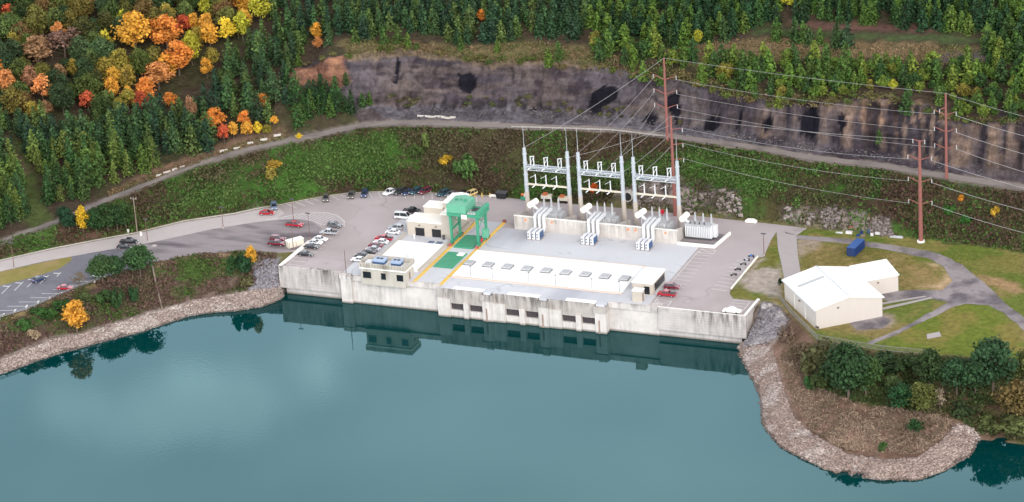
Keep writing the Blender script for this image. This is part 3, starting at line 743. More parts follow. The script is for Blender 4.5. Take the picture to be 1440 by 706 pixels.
# hill road as its own sheet
def interp_line(L, n):
    P = np.array([U(*p) for p in L]); d = np.r_[0, np.cumsum(np.hypot(*np.diff(P[:, :2], axis=0).T))]
    t = np.linspace(0, 1, n)
    def cr(u):
        return np.array([np.interp(u * d[-1], d, P[:, k]) for k in range(3)]).T
    return cr(t)
n_ = 220
up = interp_line(HR_UP, n_)
P_lo = np.array([U(*p) for p in HR_LO])
v = []; f = []
def lo_near(p):                   # closest point of the lower edge
    best = None
    for a, b in zip(P_lo[:-1], P_lo[1:]):
        d = b[:2] - a[:2]; t = np.clip(np.dot(p[:2] - a[:2], d) / np.dot(d, d), 0, 1)
        q = a + (b - a) * t; e = np.hypot(*(q[:2] - p[:2]))
        if best is None or e < best[0]: best = (e, q)
    return best[1]
for i, p in enumerate(up):
    q = lo_near(p)
    for k in range(5):
        w = p + (q - p) * (0.12 + 0.72 * k / 4)
        v.append((w[0], w[1], H(w[0], w[1]) + 0.12))
for i in range(n_ - 1):
    for k in range(4):
        a = i * 5 + k; f.append((a, a + 1, a + 6, a + 5))
M['hillroad'] = plain('hill_road_gravel', lin(158, 147, 141), 0.95, 0.10, 0.3, detail=8, dark=lin(130, 120, 116), dthr=(.5, .7))
tag(mesh_np('hill_road', v, f, M['hillroad'], smooth=True), kind='structure')

# ================================================================== paved ground
sheet('yard', [(-60, 386), (0, 367), (74, 350.5), (158, 334.5), (192, 328.5), (258, 312), (331, 301), (360, 294.5), (391, 289.5), (426, 282.5), (459, 276.5), (489, 272.5), (544, 270), (609, 272.5), (668, 275.5), (704, 277.5), (737, 280.5), (760, 283.5), (850, 290.5), (905, 295.5), (955, 300.5), (1019, 308), (1060, 312), (1104, 317), (1135, 321), (1120, 331), (1092, 326), (1084, 338), (1074, 361), (1064, 363), (1028, 404), (1026, 413), (1031, 420), (1068, 423.5), (1050.5, 444), (1047, 443.6), (960, 435.5), (395, 374.5), (416, 354), (388, 356), (346, 353), (306, 355), (258, 360), (217, 369), (140, 393), (107, 405.5), (37, 435.5), (0, 446.5), (-60, 465)], 9.0, M['yard'])
sheet('road', [(-60, 387), (0, 368.5), (74, 352), (158, 336), (192, 330), (258, 313.5), (331, 302.5), (360, 296), (391, 291), (400, 300), (384, 309), (360, 312.5), (300, 322), (210, 341.5), (120, 357), (60, 368), (0, 382), (-60, 398)], 9.015, M['road'])
sheet('gravel_lot', [(120, 357), (210, 341.5), (300, 322), (360, 312.5), (390, 309.5), (420, 308), (440, 312), (452, 321), (452, 328), (440, 337), (428, 346), (412, 352), (388, 356), (346, 353.5), (306, 355.5), (258, 360.5), (217, 369.5), (205, 360), (190, 352), (140, 356)], 9.03, M['gravel'])
sheet('parking_lot', [(-60, 398), (0, 382), (60, 368), (105, 360), (140, 354), (190, 350), (206, 358), (217, 369.3), (140, 393.3), (107, 405.8), (37, 435.8), (0, 446.8), (-60, 465.3)], 9.045, M['lot'])
M['islgrass'] = plain('island_turf', lin(146, 136, 72), 0.95, 0.16, 0.35, detail=9, dark=lin(170, 146, 100), dthr=(.5, .7))
sheet('grass_island', [(-60, 400), (0, 382.5), (60, 369), (100, 361), (101, 366), (84, 378), (50, 389), (0, 402), (-60, 421)], 9.06, M['islgrass'])
sheet('driveway', [(1092, 326), (1120, 331), (1122, 360), (1127, 388), (1126, 404), (1105, 404), (1099, 372), (1094, 350)], 9.02, M['drive'])
trk = [(1104, 326), (1119, 330.5), (1191, 335.5), (1234.6, 341.5), (1278, 348), (1319, 356), (1353, 372), (1384, 397), (1409, 421.6), (1440, 446.5), (1480, 480), (1480, 500), (1440, 465), (1412, 440), (1390, 429), (1359, 427), (1340.5, 431.5), (1278, 462), (1225, 485), (1219, 481.5), (1272, 459), (1334, 424.7), (1309, 420), (1250, 424), (1241, 421), (1240, 410), (1290.7, 407.5), (1325, 408), (1340, 394), (1326, 374), (1303, 362.5), (1247, 351.4), (1185, 342), (1122, 336.5), (1106, 334)]
def rough(poly, step=2.5, amp=0.35):
    P = [np.array(U(x, y, 9.0)[:2]) for x, y in poly]; out = []
    for a, b in zip(P, P[1:] + P[:1]):
        k = max(1, int(np.hypot(*(b - a)) / step)); n = np.array([-(b - a)[1], (b - a)[0]]); n = n / (np.hypot(*n) + 1e-6)
        for i in range(k):
            out.append(a + (b - a) * i / k + n * (random.random() - .5) * 2 * amp * (0 if i == 0 else 1))
    return out
sheet('dirt_track', rough(trk), 9.008, M['track'], px=False)
for q in ([(1241, 432.5), (1309, 417.5), (1312, 419.5), (1242, 436)], [(1240, 425.5), (1300, 416), (1304, 417.5), (1241, 428.5)]):
    sheet('driveway_strip', q, 9.03, M['paint'] if False else M['drive'])
sheet('gravel_patch', [(1195, 455), (1215, 446), (1238, 443), (1255, 450), (1240, 462), (1205, 464)], 9.005, M['track'])
sheet('concrete_pad', [(1303, 470), (1321, 466.5), (1324, 473), (1304, 477)], 9.02, M['drive'])
sheet('concrete_pad', [(697, 303), (708, 296), (724, 297.5), (722, 307)], 9.02, M['drive'])
# painted markings
mk = MB()
for i in range(16):                                            # left lot, lower row of angled stalls
    pass
a0 = np.array(U(30 / 7.06, 360 + 585 / 7.06, 9)[:2]); a5 = np.array(U(602 / 7.06, 360 + 375 / 7.06, 9)[:2]); st = (a5 - a0) / 5
inw = np.array(U(470 / 7.06, 360 + 446 / 7.06, 9)[:2]) - np.array(U(272 / 7.06, 360 + 446 / 7.06, 9)[:2])
for i in range(-4, 9):
    p = a0 + st * i
    stp = [p - st / np.linalg.norm(st) * 0.0, p - inw * 0.95]
    strip_mb(mk, stp, 0.22, 9.062)
    sd_ = st / np.linalg.norm(st); q = p + np.array([sd_[1], -sd_[0]]) * 0.2
    d = np.array(U(35 / 7.06, 360 + 572 / 7.06, 9)[:2]) - np.array(U(22 / 7.06, 360 + 602 / 7.06, 9)[:2])
    strip_mb(mk, [q - d / 2, q + d / 2], 0.55, 9.070)
b0 = np.array(U(15 / 7.06, 360 + 377 / 7.06, 9)[:2]); b1 = np.array(U(105 / 7.06, 360 + 290 / 7.06, 9)[:2])
e0 = np.array(U(395 / 7.06, 360 + 280 / 7.06, 9)[:2]); stp = (e0 - b0) / 3
for i in range(-3, 5):
    p = b0 + stp * i; q = b1 + stp * i
    if i == 4: p = q + (p - q) * .5
    strip_mb(mk, [p, q], 0.22, 9.062)
    h_ = q - stp / np.linalg.norm(stp) * 1.6
    strip_mb(mk, [h_ - np.array([1.0, 0.0]), h_ + np.array([1.0, 0.15])], 0.5, 9.070)
# hatched tongue in front of the yard
hp = [(372, 309.5), (392, 306.5), (412, 302.5), (436, 299), (458, 299), (474, 303), (484, 311), (484, 319), (478, 318), (468, 316), (452, 316.5), (444, 312), (430, 308.5), (405, 307), (385, 309)]
HPW = [U(x, y, 9)[:2] for x, y in hp]
hx = [p[0] for p in HPW]; hy = [p[1] for p in HPW]
strip_mb(mk, HPW[:8], 0.28, 9.05); strip_mb(mk, HPW[8:] + HPW[:1], 0.22, 9.05)
dirv = np.array([0.35, 0.937])
for t in np.arange(-62, -20, 1.45):
    seg = []
    for u in np.arange(-5, 60, 0.25):
        p = np.array([t - 20, 20]) + dirv * u
        ins = bool(in_poly(np.array([p[0]]), np.array([p[1]]), HPW)[0])
        if ins: seg.append(p)
    if len(seg) > 3: strip_mb(mk, [seg[0], seg[-1]], 0.24, 9.056)
# back row stalls: short lines in from the kerb, slightly slanted
yt = np.array([U(x, y + 1.0, 9)[:2] for x, y in YARD_TOP if 385 <= x <= 704])
dd = np.r_[0, np.cumsum(np.hypot(*np.diff(yt, axis=0).T))]
for s_ in np.arange(3.0, dd[-1] - 6, 3.0):
    p = np.array([np.interp(s_, dd, yt[:, k]) for k in (0, 1)]); p2 = np.array([np.interp(s_ + .5, dd, yt[:, k]) for k in (0, 1)])
    t_ = (p2 - p) / np.linalg.norm(p2 - p); n__ = np.array([t_[1], -t_[0]])
    strip_mb(mk, [p + n__ * .3, p + n__ * 5.0 + t_ * 1.5], 0.22, 9.03)
# stalls at the left wall, beside the annex, on the right deck
for y in np.arange(4.5, 29, 2.75): strip_mb(mk, [(-52.6, y), (-47.6, y)], 0.18, 9.02)
strip_mb(mk, [(-52.6, 3.6), (-52.6, 20)], 0.18, 9.022)
for y in np.arange(8, 42, 2.75): strip_mb(mk, [(66.3, y), (71.2, y)], 0.18, 9.02)
strip_mb(mk, [(66.2, 2.5), (66.2, 44)], 0.2, 9.026)
for (xa, ya, xb, yb) in ((66.4, 0.3, 71.0, 6.2), (66.6, 42.6, 71.2, 45.4)):
    strip_mb(mk, [(xa, ya), (xb, ya), (xb, yb), (xa, yb), (xa, ya)], 0.2, 9.034)
    strip_mb(mk, [(xa, ya), (xb, yb)], 0.2, 9.040); strip_mb(mk, [(xa, yb), (xb, ya)], 0.2, 9.044)
for y in np.arange(17.6, 42, 2.75): strip_mb(mk, [(79.4, y), (84.2, y - .5)], 0.18, 9.02)
for y in np.arange(3.6, 11.5, 1.9): strip_mb(mk, [(88.0, y), (93.2, y)], 0.16, 9.02)
strip_mb(mk, [(93.3, 2.5), (93.3, 11)], 0.18, 9.022)
tag(mk.build('painted_marking', M['paint']), kind='structure')
kb = MB(); strip_mb(kb, [(-27.9, 9), (-27.9, 41)], 0.5, 9.02)
for a, b in zip(yt[:-1], yt[1:]):
    d_ = b - a; L_ = np.hypot(*d_); n__ = np.array([-d_[1], d_[0]]) / L_
    kb.poly([(*(a), 9.12), (*(b), 9.12), (*(b + n__ * .35), 9.12), (*(a + n__ * .35), 9.12)]); kb.poly([(*a, 9.0), (*b, 9.0), (*b, 9.12), (*a, 9.12)])
rk = np.array([U(x, y + .6, 9)[:2] for x, y in YARD_TOP if -100 <= x <= 391])
for a, b in zip(rk[:-1], rk[1:]):
    d_ = b - a; L_ = np.hypot(*d_); n__ = np.array([-d_[1], d_[0]]) / L_
    kb.poly([(*(a), 9.14), (*(b), 9.14), (*(b + n__ * .4), 9.14), (*(a + n__ * .4), 9.14)]); kb.poly([(*a, 8.9), (*b, 8.9), (*b, 9.14), (*a, 9.14)])
tag(kb.build('kerb', M['kerb']), kind='structure')

# ================================================================== walls at the water
def wall_thing(name, label, cat='wall'):
    e = empty(name, (0, 0, 0)); tag(e, label, cat); return e
lw = wall_thing('retaining_wall', 'long board marked concrete retaining wall at the left end, below the parking yard')
m = MB(); m.box(-54.7, -33.2, 2.0, 2.9, 2.2, 9.35)
m.build('front_face', M['conc_lo'], lw)
m = MB(); m.box(-53.0, -33.2, 2.9, 4.0, -4, 2.2); m.build('footing', M['conc_lo'], lw)
m = MB(); m.prism([(-54.7, 2.9), (-53.6, 2.9), (-52.6, 22.5), (-54.4, 22.5)], 2.2, 9.4, axis='z'); m.build('end_face', M['conc_sm'], lw)
m = MB(); m.poly([(-54.7, 2.0, 9.42), (-53.5, 2.0, 9.42), (-52.5, 22.6, 9.42), (-54.5, 22.6, 9.42)]); m.build('coping', M['cap_white'], lw)
rw = wall_thing('retaining_wall', 'board marked concrete retaining wall with a covered car parked above it at the right corner')
m = MB(); m.box(68.6, 95.5, 0.4, 1.3, 2.2, 9.35); m.build('front_face', M['conc_lo'], rw)
m = MB(); m.box(68.6, 93.8, 1.3, 2.6, -4, 2.2); m.build('footing', M['conc_lo'], rw)
m = MB(); m.prism([(94.7, 1.3), (95.5, 1.3), (95.7, 13.0), (94.9, 13.0)], 2.2, 9.4, axis='z'); m.build('end_face', M['conc_sm'], rw)
m = MB(); m.poly([(94.65, 0.4, 9.42), (95.5, 0.4, 9.42), (95.7, 13.1, 9.42), (94.85, 13.1, 9.42)]); m.poly([(68.6, 0.4, 9.37), (94.65, 0.4, 9.37), (94.65, .9, 9.37), (68.6, .9, 9.37)]); m.build('coping', M['cap_white'], rw)

# ================================================================== power station block
ps = empty('power_station', (0, 0, 9)); ps.location = (0, 0, 0)
tag(ps, 'long concrete power station at the water with dark gate openings and a flat grey roof', 'power station')
m = MB()
m.box(-33.2, 0, 1.3, 4.5, -5, 9.05); m.box(-33.2, -29.6, 0.5, 1.3, -5, 9.3)
m.build('front_wall', M['conc_sm'], ps)
m = MB(); m.box(-29.6, 0, 0.55, 1.3, 7.7, 9.2); m.box(-33.4, -29.5, 0.25, 0.55, 8.0, 9.3); m.box(-33.4, -29.5, .55, 1.4, 9.3, 9.45)
m.build('wall_band', M['conc_sm'], ps)
m = MB(); m.box(53.3, 68.6, 1.0, 4.5, -5, 9.05); m.build('front_wall', M['conc_sm'], ps)
m = MB(); m.box(53.3, 68.4, 0.35, 1.0, 7.6, 9.3); m.build('wall_band', M['conc_sm'], ps)
# intake face: three units of two gate openings
m = MB()
units = [(-0.4, 3.6, 7.95, 9.6, 14.15, 17.3), (17.3, 21.3, 25.85, 27.6, 32.05, 35.2), (35.2, 39.2, 43.75, 45.4, 49.85, 53.3)]
for (a, w1, w1e, w2, w2e, b) in units:
    m.box(a, w1, -1.7, 4.0, -5, 6.0); m.box(w1e, w2, -1.9, 4.0, -5, 5.2)
    m.box(w2e, b, -2.0, 4.0, -5, 6.6)
    m.box(a, w2e, -1.1, 4.0, 6.0, 9.0) if False else None
m.build('pier', M['conc_sm'], ps)
for (a, w1, w1e, w2, w2e, b) in units:
    m = MB(); m.box(a, w2e, -1.35, 3.0, 4.5, 9.02)
    m.build('gate_header', M['conc_in'], ps)
    for (p, q) in ((w1, w1e), (w2, w2e)):
        m = MB(); m.box(p, q, -0.6, 0.2, 2.35, 4.5); m.build('gate_opening', M['opening'], ps)
        m = MB()
        for k in range(1, 6):
            x_ = p + (q - p) * k / 6; m.box(x_ - .08, x_ + .08, -.75, -.6, 2.35, 4.5)
        m.build('trash_rack', M['darkgrey'], ps)
        m = MB(); m.box(p, q, -1.3, 0.2, -4, 2.35); m.build('sill_panel', M['conc_sm'], ps)
    m = MB(); m.box(w2e - .3, b + .15, -2.35, 1.2, 6.6, 8.5); m.build('pier_cap', M['conc_in'], ps)
    m = MB(); m.box(w2e + .4, b - .5, -1.6, .8, 8.5, 9.3); m.build('cap_hatch', M['roofgrey'], ps)
    m = MB(); m.box(w2e + 1.05, w2e + 1.5, -2.1, -2.0, -1, 4.2); m.build('rust_stain', M['ruststain'] if 'ruststain' in M else plain('rust_streak', lin(168, 144, 130), .9, .3, 2.0, stretch=(1, 1, .2)), ps)  # thin raised strip added as a rust stain on the pier face
m = MB()
m.box(-33.2, 65.3, 1.6, 47.2, 8.3, 9.07); m.box(-0.4, 53.3, -1.1, 1.6, 8.85, 9.07); m.box(-9.0, 0.6, 47.2, 51.2, 8.3, 9.07)
m.build('roof_deck', M['roofgrey'], ps)
for a, b in ((4.5, 14.2), (22.0, 32.2), (40.5, 49.8)):
    m = MB(); m.box(a, b, -1.05, .55, 9.07, 9.30)
    m.build('gate_cover', M['cap_white'], ps)
m = MB(); m.prism([(0.7, 7.6), (55.0, 7.4), (54.1, 27.8), (0.3, 28.1)], 9.07, 9.42, axis='z'); wr = m.build('raised_roof', M['roofwhite'], ps)
m = MB()
for (x0, x1, y0, y1) in ((.5, 55.1, 27.8, 28.3), (.6, 55.2, 7.1, 7.5)): m.box(x0, x1, y0, y1, 9.07, 9.44)
m.build('roof_edge', plain('roof_edge_metal', lin(232, 208, 190), .7, .05, 1.0), ps)
for i in range(9):
    m = MB(); x = 2.15 + 6.26 * i; m.box(x - 1.35, x + 1.35, 16.1, 19.0, 9.42, 10.0)
    s1 = m.build('skylight', M['roofgreyvent'], ps, bevel=.12)
    m = MB(); m.box(x - 1.5, x + 1.5, 15.95, 19.15, 9.42, 9.55); m.build('curb', M['darkgrey'], s1)
for x in (6.6, 13.6, 25.4, 33.9, 45.4, 54.3 - 0.3):
    m = MB(); m.tube((x, 8.1, 9.4), (x, 8.1, 12.6), .07, .05); m.box(x - .25, x + .25, 7.95, 8.25, 12.6, 12.75)
    o = m.build('roof_lamp_post', M['darkgrey'])
    tag(o, 'thin short lamp post on the front edge of the long white roof', 'lamp post', 'lamp posts along the white roof')
# beige strip wall beside left rail
m = MB(); m.box(-11.0, -10.2, 8.5, 30, 9.07, 9.75); m.box(-10.9, -9.9, 30, 49, 9.07, 9.6); m.build('rail_upstand', M['beige'], ps)
# low white roofed hall at the left of the rails
m = MB(); m.box(-26.4, -11.1, 8.0, 28.8, 9.07, 9.7); m.build('annex_roof', M['roofwhite'], ps)
m = MB(); m.box(-27.3, -26.4, 8.0, 35.0, 9.07, 9.55); m.build('annex_kerb', M['beige'], ps)
sheetm = MB(); sheetm.box(-27.3, -11.0, 28.9, 37.0, 8.9, 9.09); sheetm.build('service_court', M['roofgrey'], ps)
for x in (-16.3, -13.6):
    g_ = MB()
    for k in range(4): g_.box(x - .9 + k * .5, x - .65 + k * .5, 29.9, 31.9, 9.09, 9.2)
    o = g_.build('floor_grating', M['blueface']); tag(o, 'bluish slatted floor grating in the court before the beige building, ' + ('left one' if x < -15 else 'right one by the crane'), 'grating')
v_ = MB(); v_.tube((-17.2, 17.2, 9.7), (-17.2, 17.2, 10.5), .75, .75, 12); v_.tube((-17.2, 17.2, 10.5), (-17.2, 17.2, 11.2), 1.1, .6, 12)
o = v_.build('roof_vent', M['equip'], smooth=False); tag(o, 'round white cowl vent on the low white roof behind the office', 'roof vent')
# crane rails
for x, lb in ((-9.0, 'yellow crane rail at the left, beside the low beige upstand'), (-0.25, 'yellow crane rail at the right, beside the long white roof')):
    m = MB(); m.box(x - .6, x + .6, 0.4, 51.2, 9.07, 9.13); r_ = None
    e = empty('crane_rail', (x, 25, 9.07)); e.location = (0, 0, 0); tag(e, lb, 'crane rail')
    m.build('rail_strip', M['yellow'], e)
    m = MB(); m.box(x - .07, x + .07, .4, 51.0, 9.13, 9.26); m.build('rail_head', M['yellow'], e)
    m = MB(); m.box(x - .5, x + .5, 51.0, 51.8, 9.1, 9.9); m.build('end_stop', M['rust'], e)
# green hatch covers
for (y0, y1, lb) in ((13.0, 24.6, 'green steel hatch cover between the rails in front of the crane'), (28.6, 38.4, 'green steel hatch cover lying under the gantry crane')):
    e = empty('hatch_cover', (-4.7, (y0 + y1) / 2, 9.07)); tag(e, lb, 'hatch cover')
    cx_, cy_ = -4.7, (y0 + y1) / 2
    m = MB(); m.box(-3.1, 3.1, y0 - cy_, y1 - cy_, 0, .42); m.build('plate', M['greendk'], e, bevel=.06)
    m = MB()
    for k in range(7): m.box(-2.9, 2.9, y0 - cy_ + .3 + k * (y1 - y0 - .6) / 6 - .06, y0 - cy_ + .3 + k * (y1 - y0 - .6) / 6 + .06, .42, .5)
    m.build('stiffener', M['green'], e)
m = MB(); m.box(-4.0, -1.9, 22.0, 24.2, 9.49, 9.75); o = m.build('concrete_slab', M['cap_white'], bevel=.04); tag(o, 'pale slab lying on the back corner of the front green hatch cover', 'slab')

# office above the wall
of = empty('office_building', (-18.2, 2.3, 9)); of.location = (0, 0, 0)
tag(of, 'small concrete office block on the front wall with crenellated parapet and rooftop air units', 'building')
m = MB(); m.box(-25.5, -11.0, -0.55, 5.6, 7.4, 12.6); m.build('wall', M['conc_bld'], of)
m = MB()
x0, x1, y0, y1 = -25.9, -10.6, -0.95, 6.0
m.box(x0, x1, y0, y1, 12.6, 12.95)
m.build('roof', M['cap_white'], of)
m = MB()
for (a, b, c, d) in ((x0, x1, y0, y0 + .3), (x0, x1, y1 - .3, y1), (x0, x0 + .3, y0 + .3, y1 - .3), (x1 - .3, x1, y0 + .3, y1 - .3)):
    m.box(a, b, c, d, 14.15, 14.45); m.box(a, b, c, d, 12.95, 13.25)
for i in range(17):
    x = x0 + (x1 - x0 - .55) * i / 16
    m.box(x, x + .55, y0 - .02, y0 + .32, 13.25, 14.15); m.box(x, x + .55, y1 - .32, y1 + .02, 13.25, 14.15)
for i in range(1, 8):
    y = y0 + (y1 - y0 - .5) * i / 8
    m.box(x0 - .02, x0 + .32, y, y + .5, 13.25, 14.15); m.box(x1 - .32, x1 + .02, y, y + .5, 13.25, 14.15)
m.box(x0 + .3, x1 - .3, y0 + .32, y0 + .38, 13.25, 14.1); m.box(x0 + .3, x1 - .3, y1 - .38, y1 - .32, 13.25, 14.1); m.box(x1 - .38, x1 - .32, y0 + .4, y1 - .4, 13.25, 14.1); m.box(x0 + .32, x0 + .38, y0 + .4, y1 - .4, 13.25, 14.1)
m.build('parapet', M['conc_bld'], of)
def window(par, x0, x1, z0, z1, y, face='y', frame=None):
    m = MB()
    if face == 'y': m.box(x0, x1, y - .04, y + .05, z0, z1)
    else: m.box(y - .05, y + .04, x0, x1, z0, z1)
    w = m.build('window', M['glass'], par)
    m = MB(); t = .14
    for (a, b, c, d) in ((x0 - t, x1 + t, z1, z1 + t), (x0 - t, x1 + t, z0 - t, z0), (x0 - t, x0, z0, z1), (x1, x1 + t, z0, z1)):
        if face == 'y': m.box(a, b, y - .10, y + .05, c, d)
        else: m.box(y - .05, y + .10, a, b, c, d)
    m.build('frame', frame or M['conc_bld'], w)
    return w
for a, b in ((-24.9, -22.2), (-18.9, -17.3), (-13.8, -11.6)): window(of, a, b, 9.5, 11.6, -0.6)
m = MB(); m.box(-11.02, -10.94, 2.2, 3.2, 9.1, 11.4); m.build('door', M['timber'], of)
for i, (x, lb) in enumerate(((-20.6, 'blue topped air conditioning unit on the office roof, the larger left one'), (-15.0, 'blue topped air conditioning unit on the office roof, the one nearer the crane'))):
    e = empty('air_conditioner', (x, 3.1, 12.95)); tag(e, lb, 'air conditioner')
    w_ = 1.8 if i == 0 else 1.5
    m = MB(); m.box(-w_, w_, -1.3, 1.3, .25, 1.0); m.build('coil', M['blueface'], e)
    m = MB(); m.box(-w_ - .1, w_ + .1, -1.4, 1.4, 1.0, 1.75); m.build('top_panel', M['bluelt'], e, bevel=.08)
    m = MB(); m.box(-w_, w_, -1.1, 1.1, 0, .25); m.build('skid', M['equip'], e)
    m = MB(); m.tube((-.6, 0, 1.75), (-.6, 0, 1.9), .55, .5, 10); m.tube((.6, 0, 1.75), (.6, 0, 1.9), .55, .5, 10); m.build('fan', M['darkgrey'], e)
m = MB(); m.box(-24.9, -22.9, 1.0, 3.6, 12.95, 13.9); o = m.build('duct_box', M['equip'], bevel=.08); tag(o, 'plain white duct box at the left end of the office roof', 'duct')

# beige service building
bb = empty('service_building', (-18, 38, 9)); bb.location = (0, 0, 0)
tag(bb, 'beige service building with two dark roller doors behind the green crane', 'building')
m = MB(); m.box(-26.0, -14.2, 35.1, 42.0, 9.0, 13.6); m.box(-14.2, -11.3, 34.9, 42.5, 9.0, 16.9)
m.box(-16.6, -11.3, 42.5, 50.0, 9.0, 17.6); m.box(-23.2, -16.6, 42.0, 47, 9, 15.9)
m.build('wall', M['beige'], bb)
m = MB(); m.box(-26.2, -14.2, 34.9, 42.0, 13.6, 13.85); m.build('roof', M['cap_white'], bb)
m = MB(); m.box(-14.4, -11.1, 34.7, 42.45, 16.9, 17.15); m.build('roof', M['cap_white'], bb)
m = MB(); m.prism([(-16.8, 17.6), (-11.1, 17.6), (-11.1, 18.2), (-13.5, 18.5), (-16.8, 18.0)], 42.45, 50.2, axis='y'); m.build('roof', M['cap_white'], bb)
m = MB(); m.box(-23.4, -16.85, 41.8, 47.2, 15.9, 16.1); m.build('roof', M['cap_white'], bb)
for a, b in ((-23.3, -20.3), (-17.7, -14.7)):
    m = MB(); m.box(a, b, 34.98, 35.06, 9.09, 11.8); d_ = m.build('door', M['black'], bb)
    m = MB(); m.box(a - .2, b + .2, 34.9, 35.05, 11.8, 12.0); m.build('lintel', M['beige'], d_)
    m = MB(); m.box((a + b) / 2 - .2, (a + b) / 2 + .2, 34.7, 35.09, 12.5, 12.75); m.build('wall_lamp', M['darkgrey'], bb)
m = MB(); m.tube((-13.4, 34.0, 9.09), (-13.4, 34.0, 10.3), .42, .42, 10); m.tube((-13.4, 34, 10.3), (-13.4, 34, 10.45), .46, .46, 10); o = m.build('barrel', M['darkgrey']); tag(o, 'dark barrel standing by the beige wall beside the crane', 'barrel')
m = MB(); m.tube((-22.7, 32.6, 9.09), (-22.7, 32.6, 10.0), .2, .2, 8); m.tube((-22.7, 32.6, 10.0), (-22.7, 32.6, 10.5), .32, .15, 8); o = m.build('vent_pipe', M['cap_white']); tag(o, 'small white capped vent pipe in front of the left roller door', 'vent pipe')

# right end building and shed
eb = empty('control_building', (61, 14, 9)); eb.location = (0, 0, 0)
tag(eb, 'white roofed block with dark side windows at the right end of the station roof', 'building')
m = MB(); m.box(57.9, 64.1, 8.8, 19.8, 9.07, 12.5); m.build('wall', M['beige'], eb)
m = MB(); m.box(57.7, 64.35, 8.55, 20.0, 12.5, 12.85); m.build('roof', M['roofwhite'], eb, bevel=.05)
window(eb, 10.4, 19.2, 9.5, 12.0, 64.13, 'x', M['beige'])
window(eb, 61.6, 63.3, 9.2, 11.7, 8.77, 'y', M['beige'])
for k in range(1, 6):
    m = MB(); m.box(64.12, 64.2, 10.4 + k * 1.47 - .05, 10.4 + k * 1.47 + .05, 9.5, 12.0); m.build('mullion', M['darkgrey'], eb)
sh = empty('stair_shed', (61.5, 4, 9.07)); tag(sh, 'narrow beige shed with side door in front of the white roofed end block', 'shed')
m = MB(); m.box(-1.5, 1.4, -1.1, 1.1, 0, 3.4); m.build('wall', M['beige'], sh)
m = MB(); m.box(-1.65, 1.55, -1.25, 1.25, 3.4, 3.6); m.build('roof', M['cap_white'], sh)
m = MB(); m.box(1.4, 1.46, -.5, .6, 0, 2.5); m.build('door', M['timber'], sh)

M['bumper'] = plain('faded_red_paint', lin(196, 96, 104), .6, .1, 1.0)
# ================================================================== gantry crane
cr = empty('gantry_crane', (-4.6, 34, 9.1)); tag(cr, 'green gantry crane standing on yellow rails with a machine house on top', 'crane')
LX, RX, FY, BY = -4.55, 4.3, -3.2, 3.2
for x in (LX, RX):
    for y in (FY, BY):
        m = MB()
        for z0, z1, r0, r1 in ((1.4, 9.5, .28, .42),):
            b_i = len(m.v)
            P0 = [(x - r0, y - r0), (x + r0, y - r0), (x + r0, y + r0), (x - r0, y + r0)]
            P1 = [(x - r1, y - r1), (x + r1, y - r1), (x + r1, y + r1), (x - r1, y + r1)]
            m.v += [(*p, z0) for p in P0] + [(*p, z1) for p in P1]
            for k in range(4): m.f.append((b_i + k, b_i + (k + 1) % 4, b_i + 4 + (k + 1) % 4, b_i + 4 + k)); m.m.append(0)
            m.f += [(b_i + 3, b_i + 2, b_i + 1, b_i), (b_i + 4, b_i + 5, b_i + 6, b_i + 7)]; m.m += [0, 0]
        m.build('leg', M['green'], cr)
    m = MB(); m.box(x - .34, x + .34, FY - 1.2, BY + 1.2, .65, 1.3); m.build('end_carriage', M['green'], cr)
    for y in (FY - .9, FY + .5, BY - .5, BY + .9):
        m = MB(); m.tube((x - .25, y, .45), (x + .25, y, .45), .42, .42, 12); m.build('wheel', M['darkgrey'], cr)
    for y, s_ in ((FY - 1.4, -1), (BY + 1.4, 1)):
        m = MB(); m.box(x - .38, x + .38, y + .1 if s_ > 0 else y - .5, y + .5 if s_ > 0 else y - .1 + .2, .25, .95); m.build('bumper', M['bumper'] if s_ < 0 else M['rust'], cr)
for y in (FY, BY):
    m = MB(); m.box(LX - 1.0, RX + 1.3, y - .42, y + .42, 9.6, 10.6); m.build('girder', M['green'], cr, bevel=.05)
for a, b in ((LX - .9, LX - .2), (RX + .2, RX + 1.1)):
    m = MB(); m.box(a, b, FY + .5, BY - .5, 9.55, 10.5); m.build('cross_beam', M['green'], cr)
m = MB(); m.prism([(LX - .9, 10.75), (.9, 10.75), (.9, 13.3), ((LX) / 2, 13.9), (LX - .9, 13.3)], FY - .5, BY + .8, axis='y'); m.build('machine_house', M['greenlt'], cr)
for k in range(3):
    m = MB(); m.box(-3.8 + k * 1.5, -3.2 + k * 1.5, -.6, .4, 13.3, 14.1); m.build('roof_vent', M['green'], cr)
m = MB(); m.box(1.2, RX - .3, FY + .6, BY - .6, 10.4, 10.5); m.build('trolley_deck', M['darkgrey'], cr)
m = MB(); m.box(1.3, RX - .2, FY - .4, FY + 1.2, 10.7, 11.2); m.build('walkway', M['bushing'], cr)
m = MB()
m.box(RX - .1, RX + 1.2, FY - .3, BY + .6, 10.7, 11.5); m.tube((RX + .55, FY - .6, 11.3), (RX + .55, BY + .8, 11.3), .75, .75, 10)
m.build('drum', M['green'], cr)
m = MB()
for y in (FY - .45, BY + .45):
    m = MB()
    for x in np.arange(1.2, RX + 1.2, 1.0): m.tube((x, y, 10.6), (x, y, 11.8), .05, .05, 5)
    m.tube((1.2, y, 11.8), (RX + 1.2, y, 11.8), .05, .05, 5); m.tube((1.2, y, 11.25), (RX + 1.2, y, 11.25), .05, .05, 5)
    m.build('handrail', M['green'], cr)
for x in (LX, RX):
    m = MB(); m.tube((x, FY + .3, 5.2), (x, BY - .3, 9.4), .12, .12, 6); m.tube((x, BY - .3, 5.2), (x, FY + .3, 9.4), .12, .12, 6); m.build('bracing', M['green'], cr)
